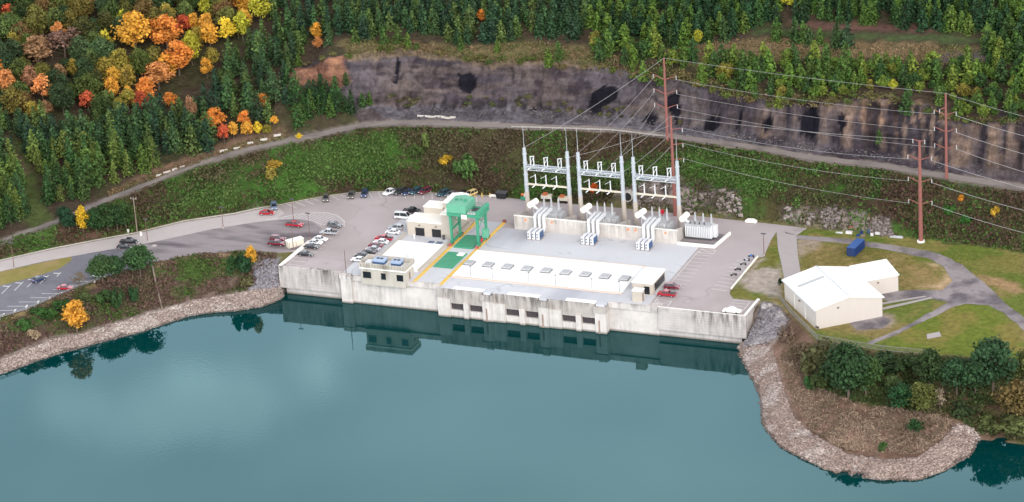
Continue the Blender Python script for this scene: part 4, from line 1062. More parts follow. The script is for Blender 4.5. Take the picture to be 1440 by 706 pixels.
m = MB(); m.box(-.6, 1.2, FY - .68, FY - .6, 9.1, 10.5); m.build('sign_plate', M['cap_white'], cr)
m = MB(); m.box(RX - .5, RX + 1.3, BY - 2.4, BY - .8, 1.4, 4.2); m.build('electric_cabinet', M['greenlt'], cr, bevel=.05)
m = MB(); m.tube((RX + .7, FY + .8, 2.1), (RX + .9, FY + .8, 2.1), .75, .75, 14); m.build('cable_reel', M['redpaint'], cr)
m = MB(); m.box(LX - .25, LX + .25, FY + .4, BY - .4, 4.6, 5.1); m.build('side_strut', M['green'], cr)
m = MB()
for k in range(22): m.box(LX - .75, LX - .45, FY + 1.5, FY + 2.2, 1.4 + k * .37, 1.46 + k * .37)
m.box(LX - .8, LX - .7, FY + 1.4, FY + 1.5, 1.4, 9.4); m.box(LX - .8, LX - .7, FY + 2.2, FY + 2.3, 1.4, 9.4); m.build('ladder', M['green'], cr)

# ================================================================== transformer enclosure
pw = empty('transformer_wall', (31, 47, 9)); pw.location = (0, 0, 0)
tag(pw, 'long concrete fire wall with sloping bay dividers in front of the three transformers', 'wall')
m = MB(); m.box(4.9, 58.2, 47.1, 47.7, 8.3, 13.5); m.build('front_wall', M['conc_pl'], pw)
m = MB(); m.box(4.85, 58.25, 47.05, 47.75, 13.5, 13.62); m.build('coping', M['cap_white'], pw)
for x in (4.9, 20.8, 38.6, 57.7):
    m = MB(); m.prism([(47.7, 8.9), (47.7, 13.5), (49.2, 13.45), (58.3, 10.9), (58.3, 8.9)], x, x + .5, axis='x'); m.build('divider', M['conc_pl'], pw)
m = MB(); m.box(5.4, 57.7, 47.7, 58.3, 8.7, 9.25); m.build('slab', M['drive'], pw)
def lampbulb(x, i):
    e = empty('warning_lamp', (x, 46.9, 12.5)); m = MB()
    bm = bmesh.new(); bmesh.ops.create_icosphere(bm, subdivisions=2, radius=.3)
    me = bpy.data.meshes.new('bulb'); bm.to_mesh(me); bm.free(); me.materials.append(M['lamp'])
    o = bpy.data.objects.new('bulb', me); col.objects.link(o); o.parent = e
    m.box(-.12, .12, 0, .2, -.15, .35); m.build('bracket', M['darkgrey'], e)
    tag(e, ['glowing orange lamp on the fire wall, left of the first bus ducts', 'glowing orange lamp on the fire wall, right of the first bus ducts', 'glowing orange lamp on the fire wall, right of the middle bus ducts', 'glowing orange lamp on the fire wall, left of the last bus ducts', 'glowing orange lamp on the fire wall, right of the last bus ducts'][i], 'lamp')
for i, x in enumerate((8.9, 17.6, 42.6, 45.0, 54.7)): lampbulb(x, i)

def finned_tank(mb, x0, x1, y0, y1, z0, z1, n=11):
    mb.box(x0, x1, y0 + .3, y1 - .3, z0, z1)
    for k in range(n):
        x = x0 + (x1 - x0) * (k + .5) / n
        mb.box(x - .16, x + .16, y0 - .15, y1 + .15, z0 + .35, z1 - .35)
def make_transformer(bays):
    t = empty('transformer', (0, 0, 9.25))
    m = MB(); finned_tank(m, -3.0, 3.4, 51.2 - 49, 55.6 - 49, .3, 4.6); m.build('tank', M['equip'], t)
    m = MB(); m.box(-3.3, 3.7, 2.0, 6.8, 4.6, 4.85); m.build('cover', M['bushing'], t)
    m = MB(); m.tube((-5.2, 1.6, 6.6), (-4.2, 5.2, 6.9), .95, .95, 14); m.build('conservator', M['cap_white'], t, smooth=False)
    m = MB(); m.tube((-4.6, 3.2, 6.0), (-3.0, 3.6, 4.4), .5, .5, 8); m.tube((-4.6, 3.6, 0), (-4.6, 3.6, 6), .18, .18, 6); m.build('pipe', M['equip'], t)
    for k in range(3):
        x = -1.6 + 2.4 * k; m = MB(); m.tube((x, 5.0, 4.85), (x, 5.0, 6.2), .42, .34, 10); m.tube((x, 5.0, 6.2), (x, 5.0, 8.3), .3, .16, 10); m.tube((x, 5, 8.3), (x, 5, 8.7), .08, .08, 6)
        for q in range(6): m.tube((x, 5.0, 6.3 + q * .33), (x, 5.0, 6.38 + q * .33), .42 - q * .03, .42 - q * .03, 10)
        m.build('bushing', M['bushing'], t)
    m = MB(); m.box(3.6, 5.2, 2.4, 5.6, 1.2, 4.2); m.build('radiator', M['bushing'], t)
    m = MB(); m.box(-2.4, 3.0, .8, 2.0, 0, 1.2); m.build('cabinet', M['equip'], t)
    return t
bay_x = [14.0, 31.7, 49.6]
tr0 = make_transformer(0)
tl = ['white power transformer behind the fire wall in the bay nearest the crane', 'white power transformer behind the fire wall in the middle bay', 'white power transformer behind the fire wall in the right bay, beside the red pole']
for i, x in enumerate(bay_x):
    t = tr0 if i == 0 else copy_thing(tr0)
    t.location = (x, 49, 9.25); tag(t, tl[i], 'transformer', 'transformers behind the fire wall')
def make_ducts():
    e = empty('bus_duct_set', (0, 0, 0))
    for k in range(3):
        x = -1.45 + 1.45 * k; w = .38
        m = MB()
        prof = [(4.6, 6.1), (-1.6, 6.1), (-2.2, 5.6), (-2.2, 2.2), (-4.2, .9 + .9), (-4.2, 1.0), (-3.4, 1.0), (-1.4, 1.6), (-1.4, 5.3), (4.6, 5.3)]
        m.prism([(y, z) for y, z in prof], x - w, x + w, axis='x')
        m.build('duct', M['equip'], e)
        m = MB(); m.box(x - .55, x + .55, -7.6, -4.0, .15, 2.6); c_ = m.build('terminal_box', M['equip'], e, bevel=.1)
        m = MB(); m.box(x + .56, x + .64, -7.3, -4.2, .3, 2.4); m.build('side_panel', M['blueface'], c_)
        m = MB()
        for zz in (.8, 1.7): m.box(x - .3, x + .05, -7.66, -7.58, zz, zz + .4)
        m.build('louvre', M['black'], c_)
    m = MB(); m.box(-2.3, 2.4, -7.9, -3.6, 0, .15); m.build('plinth', M['drive'], e)
    return e
du0 = make_ducts()
dl = ['three parallel white bus ducts bending over the fire wall, nearest the crane', 'three parallel white bus ducts bending over the middle of the fire wall', 'three parallel white bus ducts bending over the right part of the fire wall']
for i, x in enumerate(bay_x):
    t = du0 if i == 0 else copy_thing(du0)
    t.location = (x, 47.6, 9.07); tag(t, dl[i], 'bus duct', 'bus ducts over the fire wall')
# stand-alone transformer on its bund
t4 = empty('transformer', (63.4, 53.4, 9.3)); tag(t4, 'large white ribbed transformer standing in an open bund right of the fire wall', 'transformer')
m = MB(); finned_tank(m, -4.2, 4.2, -1.6, 1.9, .5, 4.6, 15); m.build('tank', M['equip'], t4)
m = MB(); m.box(-4.2, 4.2, -1.9, 1.4, 4.6, 4.8); m.build('cover', M['bushing'], t4)
m = MB(); m.box(-4, 4, -1.4, 1.6, 0, .5); m.build('base', M['darkgrey'], t4)
m = MB(); m.tube((-4.9, -2.0, 6.3), (-4.4, 1.6, 6.6), .95, .95, 14); m.build('conservator', M['cap_white'], t4)
m = MB(); m.tube((-4.6, -.2, 5.5), (-3.0, .2, 4.4), .45, .45, 8); m.build('pipe', M['equip'], t4)
for k in range(3):
    x = -1.6 + 2.6 * k; m = MB(); m.tube((x, .8, 4.8), (x, .8, 6.0), .4, .34, 10); m.tube((x, .8, 6.0), (x, .8, 7.8), .28, .15, 10)
    for q in range(5): m.tube((x, .8, 6.1 + q * .33), (x, .8, 6.18 + q * .33), .4 - q * .03, .4 - q * .03, 10)
    m.build('bushing', M['bushing'], t4)
for k in range(4):
    x = -2.6 + 1.5 * k; m = MB(); m.tube((x, -1.0, 4.8), (x, -1.0, 5.6), .22, .18, 8); m.build('valve', M['darkgrey'], t4)
m = MB(); m.box(4.3, 5.3, .2, 1.8, .4, 4.2); m.build('radiator', M['equip'], t4)
bu = empty('bund', (64.5, 50, 9)); bu.location = (0, 0, 0); tag(bu, 'low pale concrete bund around the stand-alone white transformer', 'bund')
m = MB(); m.box(58.3, 70.4, 46.9, 47.5, 8.9, 9.9); m.prism([(69.8, 47.5), (70.4, 47.5), (71.6, 58.6), (71.0, 58.6)], 8.9, 9.9, axis='z'); m.build('kerb_wall', M['cap_white'], bu)
m = MB(); m.prism([(58.4, 47.6), (69.7, 47.6), (70.9, 58), (58.4, 58)], 8.9, 9.12, axis='z'); m.build('floor', M['gravel'], bu)

M['conc_pl2'] = plain('column_concrete', lin(206, 194, 182), .85, .08, 1.0)
# ================================================================== gantry line structures
def make_gantry():
    e = empty('switch_gantry', (0, 0, 9))
    for x in (0, 14.3):
        m = MB(); m.tube((x, 0, -.4), (x, 0, 7.6), .75, .70, 10); c_ = m.build('column', M['conc_pl2'], e)
        m = MB(); m.tube((x, 0, 7.6), (x - .25 if False else x, 0, 22.0), .66, .55, 10)
        for z in (9.5, 13, 17, 20): m.tube((x, 0, z), (x, 0, z + .25), .74, .74, 10)
        m.build('steel_shaft', M['steel'], c_)
        m = MB(); m.tube((x, 0, 22), (x, 0, 29.5), .10, .05, 6); m.build('lightning_rod', M['steel'], c_)
    m = MB()
    for y in (-.75, .75):
        m.box(.3, 14.0, y - .14, y + .14, 16.1, 16.45); m.box(.3, 14.0, y - .12, y + .12, 15.0, 15.25)
        for k in range(10):
            xa = .4 + k * 1.36; xb = xa + 1.36
            m.tube((xa, y, 15.1 if k % 2 else 16.2), (xb, y, 16.2 if k % 2 else 15.1), .07, .07, 5)
    for k in range(11): m.box(.3 + k * 1.36, .42 + k * 1.36, -.75, .75, 16.2, 16.32)
    m.build('upper_beam', M['steel'], e)
    m = MB(); m.box(.3, 14.0, -.18, .18, 10.0, 10.4); m.box(.3, 14.0, -.6, -.45, 10.05, 10.25); m.build('lower_beam', M['cream'], e)
    for k in range(3):
        x = 2.4 + 4.6 * k
        s_ = MB()
        for dx in (-.55, .55): s_.tube((x + dx, 0, 16.45), (x + dx, 0, 19.4), .17, .15, 8)
        s_.tube((x - .7, 0, 19.3), (x + .75, .2, 19.5), .14, .14, 6)
        s_.tube((x - 1.0, -1.6, 15.5), (x + .2, .6, 16.3), .2, .2, 6)
        s_.tube((x - .6, 0, 17.0), (x + .6, 0, 19.3), .08, .08, 5)
        s_.build('disconnect_switch', M['equip'], e)
    for k in range(3):
        x = 3.2 + 3.5 * k
        s_ = MB(); s_.tube((x, 0, 10.4), (x, 0, 13.6), .2, .16, 8); s_.tube((x - .7, -1.4, 9.6), (x + .2, .5, 10.3), .2, .2, 6); s_.tube((x - 1.5, -.8, 12.6), (x, 0, 13.3), .07, .07, 5)
        s_.build('insulator_post', M['equip'], e)
    return e
g0 = make_gantry()
gxs = [4.3, 22.2, 40.3]
gl = ['grey steel switch gantry on two tall columns, nearest the crane', 'grey steel switch gantry on two tall columns, middle of the three', 'grey steel switch gantry on two tall columns, in front of the red poles']
for i, x in enumerate(gxs):
    t = g0 if i == 0 else copy_thing(g0)
    t.location = (x, 60, 9); tag(t, gl[i], 'gantry', 'switch gantries behind the transformers')

# ================================================================== red transmission poles
def red_pole(loc, h, label, r0, arms, base=True):
    e = empty('transmission_pole', loc); tag(e, label, 'power pole')
    m = MB(); m.tube((0, 0, -.5), (0, 0, h * .5), r0, r0 * .8, 12); m.tube((0, 0, h * .5), (0, 0, h), r0 * .8, r0 * .55, 12); m.build('shaft', M['rust'], e, smooth=False)
    for (z, x0, x1, dz) in arms:
        m = MB(); m.tube((0, 0, z), (x0, 0, z + dz), .2, .1, 6) if x0 else None
        if x1: m.tube((0, 0, z), (x1, 0, z + dz), .2, .1, 6)
        m.build('arm', M['rust'], e)
        for x in (x0, x1):
            if x: m = MB(); m.tube((x, 0, z + dz), (x, 0, z + dz - 1.3), .16, .14, 6); m.build('insulator', M['bushing'], e)
    if base:
        m = MB(); m.tube((0, 0, -.6), (0, 0, .45), r0 * 1.7, r0 * 1.7, 12); m.build('base', M['cap_white'], e)
    return e
p1 = (38.7, 95.3, H(38.7, 95.3)); h1 = 27.5
red_pole(p1, h1, 'rust red steel pole by the hill road behind the right gantry, the taller in view', .52, [(h1 - 7.2, -3.8, 3.8, 1.6), (h1 - 12.0, -3.8, 3.8, 1.6), (h1 - 16.8, -3.8, 3.8, 1.6)], False)
p2 = (49.8, 69.2, 9.0); h2 = 33.0
red_pole(p2, h2, 'rust red steel pole standing in the yard right behind the gantries', .6, [(h2 - 4.5, 0, 3.6, .8), (h2 - 9.5, 0, 3.6, .8), (h2 - 14.5, 0, 3.6, .8)], False)
p3 = (129.0, 66.5, 9.0); h3 = 32.5
red_pole(p3, h3, 'rust red steel pole on the lawn beside the curving track', .68, [(h3 - 6.2, -3.6, 3.6, 1.4), (h3 - 13.3, -3.6, 3.6, 1.4), (h3 - 20.4, -3.6, 3.6, 1.4), (h3 - .3, -2, 1.6, .6)], True)
p4 = (131.7, 86.5, H(131.7, 86.5)); h4 = 27.5
red_pole(p4, h4, 'rust red steel pole at the hill road edge on the right, behind the lawn pole', .5, [(h4 - 7.0, -3.6, 3.2, 1.4), (h4 - 12.4, -3.6, 3.2, 1.4), (h4 - 17.8, -3.6, 3.2, 1.4), (h4 - 4.5, -1.9, 0, -.8)], False)
# wires
def wire(a, b, sag, label, group, r=.045, n=14):
    m = MB(); a = np.array(a, float); b = np.array(b, float); P = []
    for i in range(n + 1):
        t = i / n; p = a + (b - a) * t; p[2] -= sag * 4 * t * (1 - t); P.append(p)
    for p, q in zip(P[:-1], P[1:]): m.tube(p, q, r, r, 5, caps=False)
    o = m.build('power_line', M['wire']); tag(o, label, 'power line', group)
V = lambda p, dx, dz, dy=0: (p[0] + dx, p[1] + dy, p[2] + dz)
GR1 = 'power lines between the two hill road poles'; GR2 = 'power lines from the hill road pole to the gantries'; GR3 = 'power lines leaving past the right edge'; GR4 = 'power lines from the yard pole to the lawn pole'
for k, z in enumerate((h1 - 6.9, h1 - 11.7, h1 - 16.5)):
    wire(V(p1, 3.8, z), V(p4, -3.6, (h4 - 7.0, h4 - 12.4, h4 - 17.8)[k] + .1), 1.2, 'wire across the cliff between the two hill road poles, on the %s arms' % ('top', 'middle', 'lowest')[k], GR1)
wire(V(p1, 0, h1), V(p4, 0, h4), .6, 'topmost thin shield wire between the two red hill road poles', GR1, .045)
for k, z in enumerate((h1 - 6.9, h1 - 11.7, h1 - 16.5)):
    tgt = [(20.6, 60, 29.5), (22.2, 60, 25.6), (31, 60, 25.6)][k]
    wire(V(p1, -3.8, z), tgt, 1.2, 'wire slanting down from the tall red pole to the gantries, from its %s arm' % ('top', 'middle', 'lowest')[k], GR2)
wire(V(p1, 0, h1), (4.3, 60, 31.2), 1.0, 'shield wire from the tall red pole tip down to the gantry nearest the crane', GR2, .05)
wire(V(p2, 0, h2), (36.4, 60, 31), .5, 'wire from the tip of the yard pole down to the middle gantry', GR2, .05)
wire(V(p2, 0, h2 - 3), (18.5, 60, 29), .8, 'wire from the yard pole to the right column of the gantry nearest the crane', GR2, .05)
wire(V(p2, -.3, h2 - 6), (36.5, 60, 25.6), .5, 'wire from the yard pole to the beam of the middle gantry', GR2, .05)
wire(V(p2, -.3, h2 - 10), (42.7, 60, 25.6), .3, 'short steep wire from the yard pole to the right gantry beam', GR2, .05)
wire(V(p2, 0, h2 - .1), V(p3, -2, h3 + .2), .8, 'thin shield wire from the yard pole tip to the lawn pole tip', GR4, .05)
for k, z in enumerate((h2 - 3.7, h2 - 8.7, h2 - 13.7)):
    wire(V(p2, 3.6, z), V(p3, -3.6, (h3 - 6.2, h3 - 13.3, h3 - 20.4)[k] + .1), 1.6, 'wire from the yard pole over the green bank to the lawn pole, %s of three' % ('top', 'middle', 'lowest')[k], GR4)
d1 = (U(1480, 235, 50) - np.array(V(p4, 3.2, h4 - 5.6)))
for k, z in enumerate((h4 - 6.9, h4 - 12.3, h4 - 17.7)):
    a = np.array(V(p4, 3.2, z)); b = a + np.array([60, -16, -3.0 - k])
    wire(a, b, 1.5, 'wire leaving the right hill pole past the right edge, %s arm' % ('top', 'middle', 'lowest')[k], GR3, .07)
for k, z in enumerate((h3 - 6.0, h3 - 13.1, h3 - 20.2)):
    a = np.array(V(p3, 3.6, z)); b = a + np.array([60, -14, -4.0])
    wire(a, b, 1.5, 'wire leaving the lawn pole towards the right edge, from its %s arm' % ('top', 'middle', 'lowest')[k], GR3, .07)
wire(V(p4, 0, h4), V(p4, 60, h4 - 4, -16), 1.2, 'topmost shield wire leaving the right hill road pole towards the right edge', GR3, .05)

# ================================================================== warehouse, container and small things on the right
wh = empty('warehouse', (117.6, -2.7, 9)); wh.location = (0, 0, 0)
tag(wh, 'large white metal warehouse with a shallow gable roof and a lean annex on the lawn', 'warehouse')
Fp = np.array([117.6, -2.7]); Lp = np.array([102.4, 15.6]); Rp = np.array([133.2, 10.4])
ux = Lp - Fp; uy = Rp - Fp; uyl = np.linalg.norm(uy); uxl = np.linalg.norm(ux)
Bp = Lp + uy
def W(u, v, z): p = Fp + ux * u + uy * v; return (p[0], p[1], z)
e0, rz_ = 14.9, 17.0
m = MB()
m.poly([W(0, 0, 8.9), W(0, 1, 8.9), W(0, 1, e0), W(0, .5, rz_), W(0, 0, e0)])
m.poly([W(1, 0, 8.9), W(1, 1, 8.9), W(1, 1, e0), W(1, .5, rz_), W(1, 0, e0)])
m.poly([W(0, 0, 8.9), W(1, 0, 8.9), W(1, 0, e0), W(0, 0, e0)]); m.poly([W(0, 1, 8.9), W(1, 1, 8.9), W(1, 1, e0), W(0, 1, e0)])
m.build('wall', M['whwall'], wh)
m = MB()
for (v0, v1, z0, z1) in ((-.025, .5, e0 - .08, rz_), (.5, 1.025, rz_, e0 - .08)):
    for (zz) in (0.06,):
        q = [W(-.02, v0, z0 + zz), W(1.02, v0, z0 + zz), W(1.02, v1, z1 + zz), W(-.02, v1, z1 + zz)]
        m.poly(q); m.poly([(x, y, z + .22) for x, y, z in q])
        for a in range(4): b = (a + 1) % 4; m.poly([q[a], q[b], (q[b][0], q[b][1], q[b][2] + .22), (q[a][0], q[a][1], q[a][2] + .22)])
for k in range(1, 24):
    u = k / 24
    for (v0, v1, z0, z1) in ((-.025, .5, e0 - .08, rz_), (.5, 1.025, rz_, e0 - .08)):
        m.tube((*W(u, v0, 0)[:2], z0 + .30), (*W(u, v1, 0)[:2], z1 + .30), .05, .05, 4)
rf = m.build('roof', M['whtmetal'], wh)
m = MB(); m.tube((*W(-.02, -.03, 0)[:2], e0 - .05), (*W(1.02, -.03, 0)[:2], e0 - .05), .14, .14, 6); m.build('gutter', M['roofgrey'], wh)
m = MB()
for (ua, ub, va, vb) in ((.66, .72, .06, .46),):
    za = e0 - .08 + (rz_ - e0 + .08) * (va + .025) / .525; zb = e0 - .08 + (rz_ - e0 + .08) * (vb + .025) / .525
    m.poly([(*W(ua, va, 0)[:2], za + .36), (*W(ub, va, 0)[:2], za + .36), (*W(ub, vb, 0)[:2], zb + .36), (*W(ua, vb, 0)[:2], zb + .36)])
m.build('roof_light', M['bushing'], rf)
m = MB(); m.tube(W(-.02, .5, rz_ + .3), W(1.02, .5, rz_ + .3), .22, .22, 6); m.build('ridge_cap', M['roofgrey'], rf)
m = MB()
for u in (.335, .665):
    p = W(u, -.004, 9); m.tube(p, (p[0], p[1], e0), .12, .12, 6)
m.build('downpipe', M['cap_white'], wh)
for u, z in ((.5, 13.2),):
    p = W(u, -.01, z); m = MB(); m.box(p[0] - .25, p[0] + .25, p[1] - .25, p[1] + .25, z - .2, z + .2); m.build('vent', M['timber'], wh)
p = W(-.006, .33, 14.4); m = MB(); m.box(p[0] - .25, p[0] + .25, p[1] - .2, p[1] + .2, 14.2, 14.6); m.build('vent', M['timber'], wh)
# annex, at the far right back corner
vA = uy / uyl
A0 = Fp + ux * .62 + uy * 1.0; A1 = Fp + ux * 1.0 + uy * 1.0
ext = vA * 11.5
hA0, hA1 = 14.4, 15.6
q0, q1, q2, q3 = A0, A0 + ext, A1 + ext, A1
m = MB()
for (a, b, za, zb) in ((q0, q1, hA0 - .4, hA0 - .4), (q1, q2, hA0 - .4, hA1 - .2), (q2, q3, hA1 - .2, hA1 - .2)):
    m.poly([(a[0], a[1], 8.9), (b[0], b[1], 8.9), (b[0], b[1], zb), (a[0], a[1], za)])
m.build('annex_wall', M['whwall'], wh)
un = ux / uxl
q = [(*(q0 - un * .3), hA0 - .25), (*(q1 - un * .3 + vA * .3), hA0 - .25), (*(q2 + vA * .3), hA1), (*q3, hA1)]
m = MB(); m.poly(q); m.poly([(x, y, z - .2) for x, y, z in q])
for a in range(4): b = (a + 1) % 4; m.poly([q[a], q[b], (q[b][0], q[b][1], q[b][2] - .2), (q[a][0], q[a][1], q[a][2] - .2)])
m.build('annex_roof', M['whtmetal'], wh)
pm = (q0 + ext * .45 - un * .03); m = MB(); m.box(pm[0] - .25, pm[0] + .25, pm[1] - .2, pm[1] + .2, 12.6, 13.0); m.build('vent', M['timber'], wh)

ct = empty('shipping_container', (112.4, 54.2, 9.02), R(-6)); tag(ct, 'blue steel container standing on the dry grass beside the track', 'container')
m = MB(); m.box(-1.3, 1.3, -3.8, 3.8, .15, 2.75); m.build('body', M['blue'], ct)
m = MB()
for k in range(14):
    y = -3.7 + k * .54; m.box(-1.36, -1.3, y, y + .3, .4, 2.6); m.box(1.3, 1.36, y, y + .3, .4, 2.6)
m.build('corrugation', M['blue'], ct)
m = MB(); m.box(-1.32, 1.32, -3.82, 3.82, 2.75, 2.85); m.build('top', plain('blue_top', lin(66, 104, 170), .5, .08, 1.0), ct)
m = MB(); m.box(-.04, .04, -3.85, -3.8, .2, 2.7); m.box(-.7, -.62, -3.87, -3.8, .3, 2.65); m.box(.62, .7, -3.87, -3.8, .3, 2.65); m.build('door_bar', M['darkgrey'], ct)

jk = [('steel_plate_stack', 103.2, 67.6, 2.2, .8, .3, 'equip', 'grey flat plate lying left of the scrap row at the rock foot'), ('crate', 106.2, 67.9, 1.9, 1.1, .8, 'paint', 'white crate lying in the scrap row below the rock face'), ('rag_heap', 106.4, 69.1, 1.4, .8, .7, 'rust', 'rust red lump behind the white crate below the rock face'),
      ('blue_tarp', 109.4, 66.6, 1.1, 1.0, .7, 'blue', 'crumpled blue tarp at the left of the bluish scrap heap'), ('blue_drum', 110.1, 68.0, .9, .9, 1.1, 'blue', 'blue drum standing behind the crumpled blue tarp'), ('pallet', 110.9, 66.8, 1.6, 1.0, .5, 'timber', 'brownish pallet between the blue tarp and the white boxes'), ('spool', 112.4, 68.2, .9, .8, 1.1, 'blueface', 'bluish cable spool behind the two white boxes'), ('crate', 113.6, 67.4, .8, .8, .9, 'paint', 'small white box second from the right in the scrap row'), ('crate', 115.3, 67.9, 1.5, .9, .7, 'paint', 'white box at the right end of the scrap row'), ('steel_plate_stack', 121.2, 67.4, 4.0, 1.2, .5, 'roofgrey', 'long grey plate lying apart, right of the scrap row')]
for nm, x, y, sx, sy, sz, mt, lb in jk:
    m = MB(); z = H(x, y)
    if nm in ('blue_drum', 'spool'):
        m.tube((x, y, z), (x, y, z + sz), sx * .5, sx * .5, 12); m.tube((x, y, z + sz * .3), (x, y, z + sz * .36), sx * .55, sx * .55, 12); m.tube((x, y, z + sz * .7), (x, y, z + sz * .76), sx * .55, sx * .55, 12)
        o = m.build(nm, M[mt])
    elif nm in ('blue_tarp', 'rag_heap'):
        bm = bmesh.new(); bmesh.ops.create_icosphere(bm, subdivisions=2, radius=1)
        for v__ in bm.verts: v__.co = Vector((x + v__.co.x * sx * .6 * (1 + .3 * math.sin(v__.co.y * 5)), y + v__.co.y * sy * .6 * (1 + .25 * math.cos(v__.co.x * 6)), z + max(-.1, v__.co.z) * sz * (1 + .2 * math.sin(7 * v__.co.x))))
        me = bpy.data.meshes.new(nm); bm.to_mesh(me); bm.free(); me.materials.append(M[mt]); o = bpy.data.objects.new(nm, me); col.objects.link(o)
    elif nm == 'crate':
        m.box(x - sx / 2, x + sx / 2, y - sy / 2, y + sy / 2, z, z + sz)
        for k in range(3): m.box(x - sx / 2 - .04, x + sx / 2 + .04, y - sy / 2 - .04, y + sy / 2 + .04, z + .06 + k * sz * .36, z + .14 + k * sz * .36)
        o = m.build(nm, M[mt])
    else:
        for k in range(3): m.box(x - sx / 2 + .06 * k, x + sx / 2 - .05 * k, y - sy / 2, y + sy / 2 - .04 * k, z + k * sz / 3, z + (k + .75) * sz / 3, rz=.05 * k)
        o = m.build(nm, M[mt])
    tag(o, lb, nm.replace('_', ' '))

# fences and rails
def fence(name, pts, h, label, mat_post, mat_rail, step=3.0, rails=(1.0,), cat='fence', mesh_mat=None):
    e = empty(name, tuple(pts[0])); e.location = (0, 0, 0); tag(e, label, cat)
    mp_ = MB(); rl = MB(); cnt = 0
    posts = []
    for a, b in zip(pts[:-1], pts[1:]):
        a = np.array(a, float); b = np.array(b, float); k = max(1, int(np.hypot(*(b - a)[:2]) / step))
        for i in range(k): posts.append(a + (b - a) * i / k)
    posts.append(np.array(pts[-1], float))
    for p in posts:
        m = MB(); m.tube((p[0], p[1], p[2] - .2), (p[0], p[1], p[2] + h + .05), .09, .09, 6); m.build('post', mat_post, e)
    for p, q in zip(posts[:-1], posts[1:]):
        for r_ in rails: rl.tube((p[0], p[1], p[2] + h * r_), (q[0], q[1], q[2] + h * r_), .08, .08, 5, caps=False)
    rl.build('rail', mat_rail, e)
    if mesh_mat:
        wm = MB()
        for p, q in zip(posts[:-1], posts[1:]):
            for k in range(1, 10):
                t = k / 10; x, y, z = p + (q - p) * t; wm.tube((x, y, z + .05), (x, y, z + h), .02, .02, 3, caps=False)
            for k in range(1, 5): wm.tube((p[0], p[1], p[2] + h * k / 5), (q[0], q[1], q[2] + h * k / 5), .02, .02, 3, caps=False)
        wm.build('wire_mesh', mesh_mat, e)
    return e
fence('lawn_fence', [(*U(x, y, 9)[:2], 8.9) for x, y in ((1080, 419), (1096, 420), (1112, 440), (1149, 477), (1222, 490), (1262, 495), (1300, 498))], 1.5, 'grey chain link fence along the lawn edge around the warehouse', M['fence'], M['fence'], 3.2, (1.0, .15), 'fence', M['fence'])
fence('lot_rail', [(*U(x, y, 9)[:2], 8.95) for x, y in ((-40, 460), (0, 448.5), (37, 437), (72, 421), (107, 406.5), (140, 394), (168, 384))], 1.0, 'low grey guard rail along the water side of the left parking lot', M['fence'], M['fence'], 3.0, (1.0, .6))
fence('road_rail', [(*U(x, y, z)[:2], z + .2) for x, y, z in ((720, 181, 22.7), (760, 182, 23), (862, 185.5, 23.3), (938, 194.5, 23.5))], .75, 'pale guard rail on the downhill edge of the hill road above the gantries', M['kerb'], M['kerb'], 4.0, (.9, .55), 'guard rail')
# low white kerb rail of the motorcycle row
m = MB(); m.box(84.9, 85.2, 18.5, 43.5, 9.0, 9.55); e = m.build('kerb_rail', M['cap_white']); tag(e, 'long white painted kerb rail beside the row of motorcycles', 'kerb rail')
# concrete blocks along the hill road
def block_row(pts, n, label, group):
    P = [np.array(U(*p)) for p in pts]; d = [0]
    for a, b in zip(P[:-1], P[1:]): d.append(d[-1] + np.hypot(*(b - a)[:2]))
    for i in range(n):
        s_ = d[-1] * (i + .5) / n; x = np.interp(s_, d, [p[0] for p in P]); y = np.interp(s_, d, [p[1] for p in P]); j = max(k for k in range(len(d)) if d[k] <= s_); j = min(j, len(P) - 2)
        a = math.atan2(P[j + 1][1] - P[j][1], P[j + 1][0] - P[j][0]); z = H(x, y)
        m = MB(); L_ = random.uniform(.8, 1.3); m.prism([(-.3, -.2), (.3, -.2), (.24, .2), (.14, .5), (-.14, .5), (-.24, .2)], -L_, L_, axis='x')
        o = m.build('concrete_barrier', M['kerb']); o.location = (x, y, z); o.rotation_euler = (0, 0, a + random.uniform(-.1, .1)); tag(o, label, 'barrier', group)
block_row([(588, 164.5, 22.3), (612, 165.5, 22.3), (640, 168, 22.4)], 9, 'white concrete barrier block in the short row below the dark cliff', 'barrier blocks below the cliff')
block_row([(218, 249, 16.8), (262, 234, 17.5)], 4, 'pale barrier block on the upper road edge beside the bare red earth', 'barrier blocks by the red earth')
block_row([(305, 216, 18.6), (350, 205, 19.4), (400, 193, 20.6)], 5, 'pale barrier block on the upper road edge below the orange trees', 'barrier blocks below the orange trees')
# pipe down the left bank
m = MB(); P = [G(214, 374), G(219, 398), G(224, 420), G(228.5, 436)]
for a, b in zip(P[:-1], P[1:]): m.tube((a[0], a[1], a[2] + .35), (b[0], b[1], b[2] + .35), .28, .28, 8)
o = m.build('pipe', M['timber']); tag(o, 'long grey pipe running down the left bank into the water', 'pipe')
# culvert
m = MB(); c_ = G(884, 282); c_[2] += .3
e = empty('culvert', tuple(c_)); tag(e, 'round concrete culvert mouth at the foot of the bank behind the gantries', 'culvert')
m.tube((0, 1.5, 1.3), (0, -.9, 1.3), 1.7, 1.7, 16, caps=True); m.build('pipe_ring', M['kerb'], e)
m = MB(); m.tube((0, -.9, 1.3), (0, -.96, 1.3), 1.35, 1.35, 16); m.build('mouth', M['black'], e)
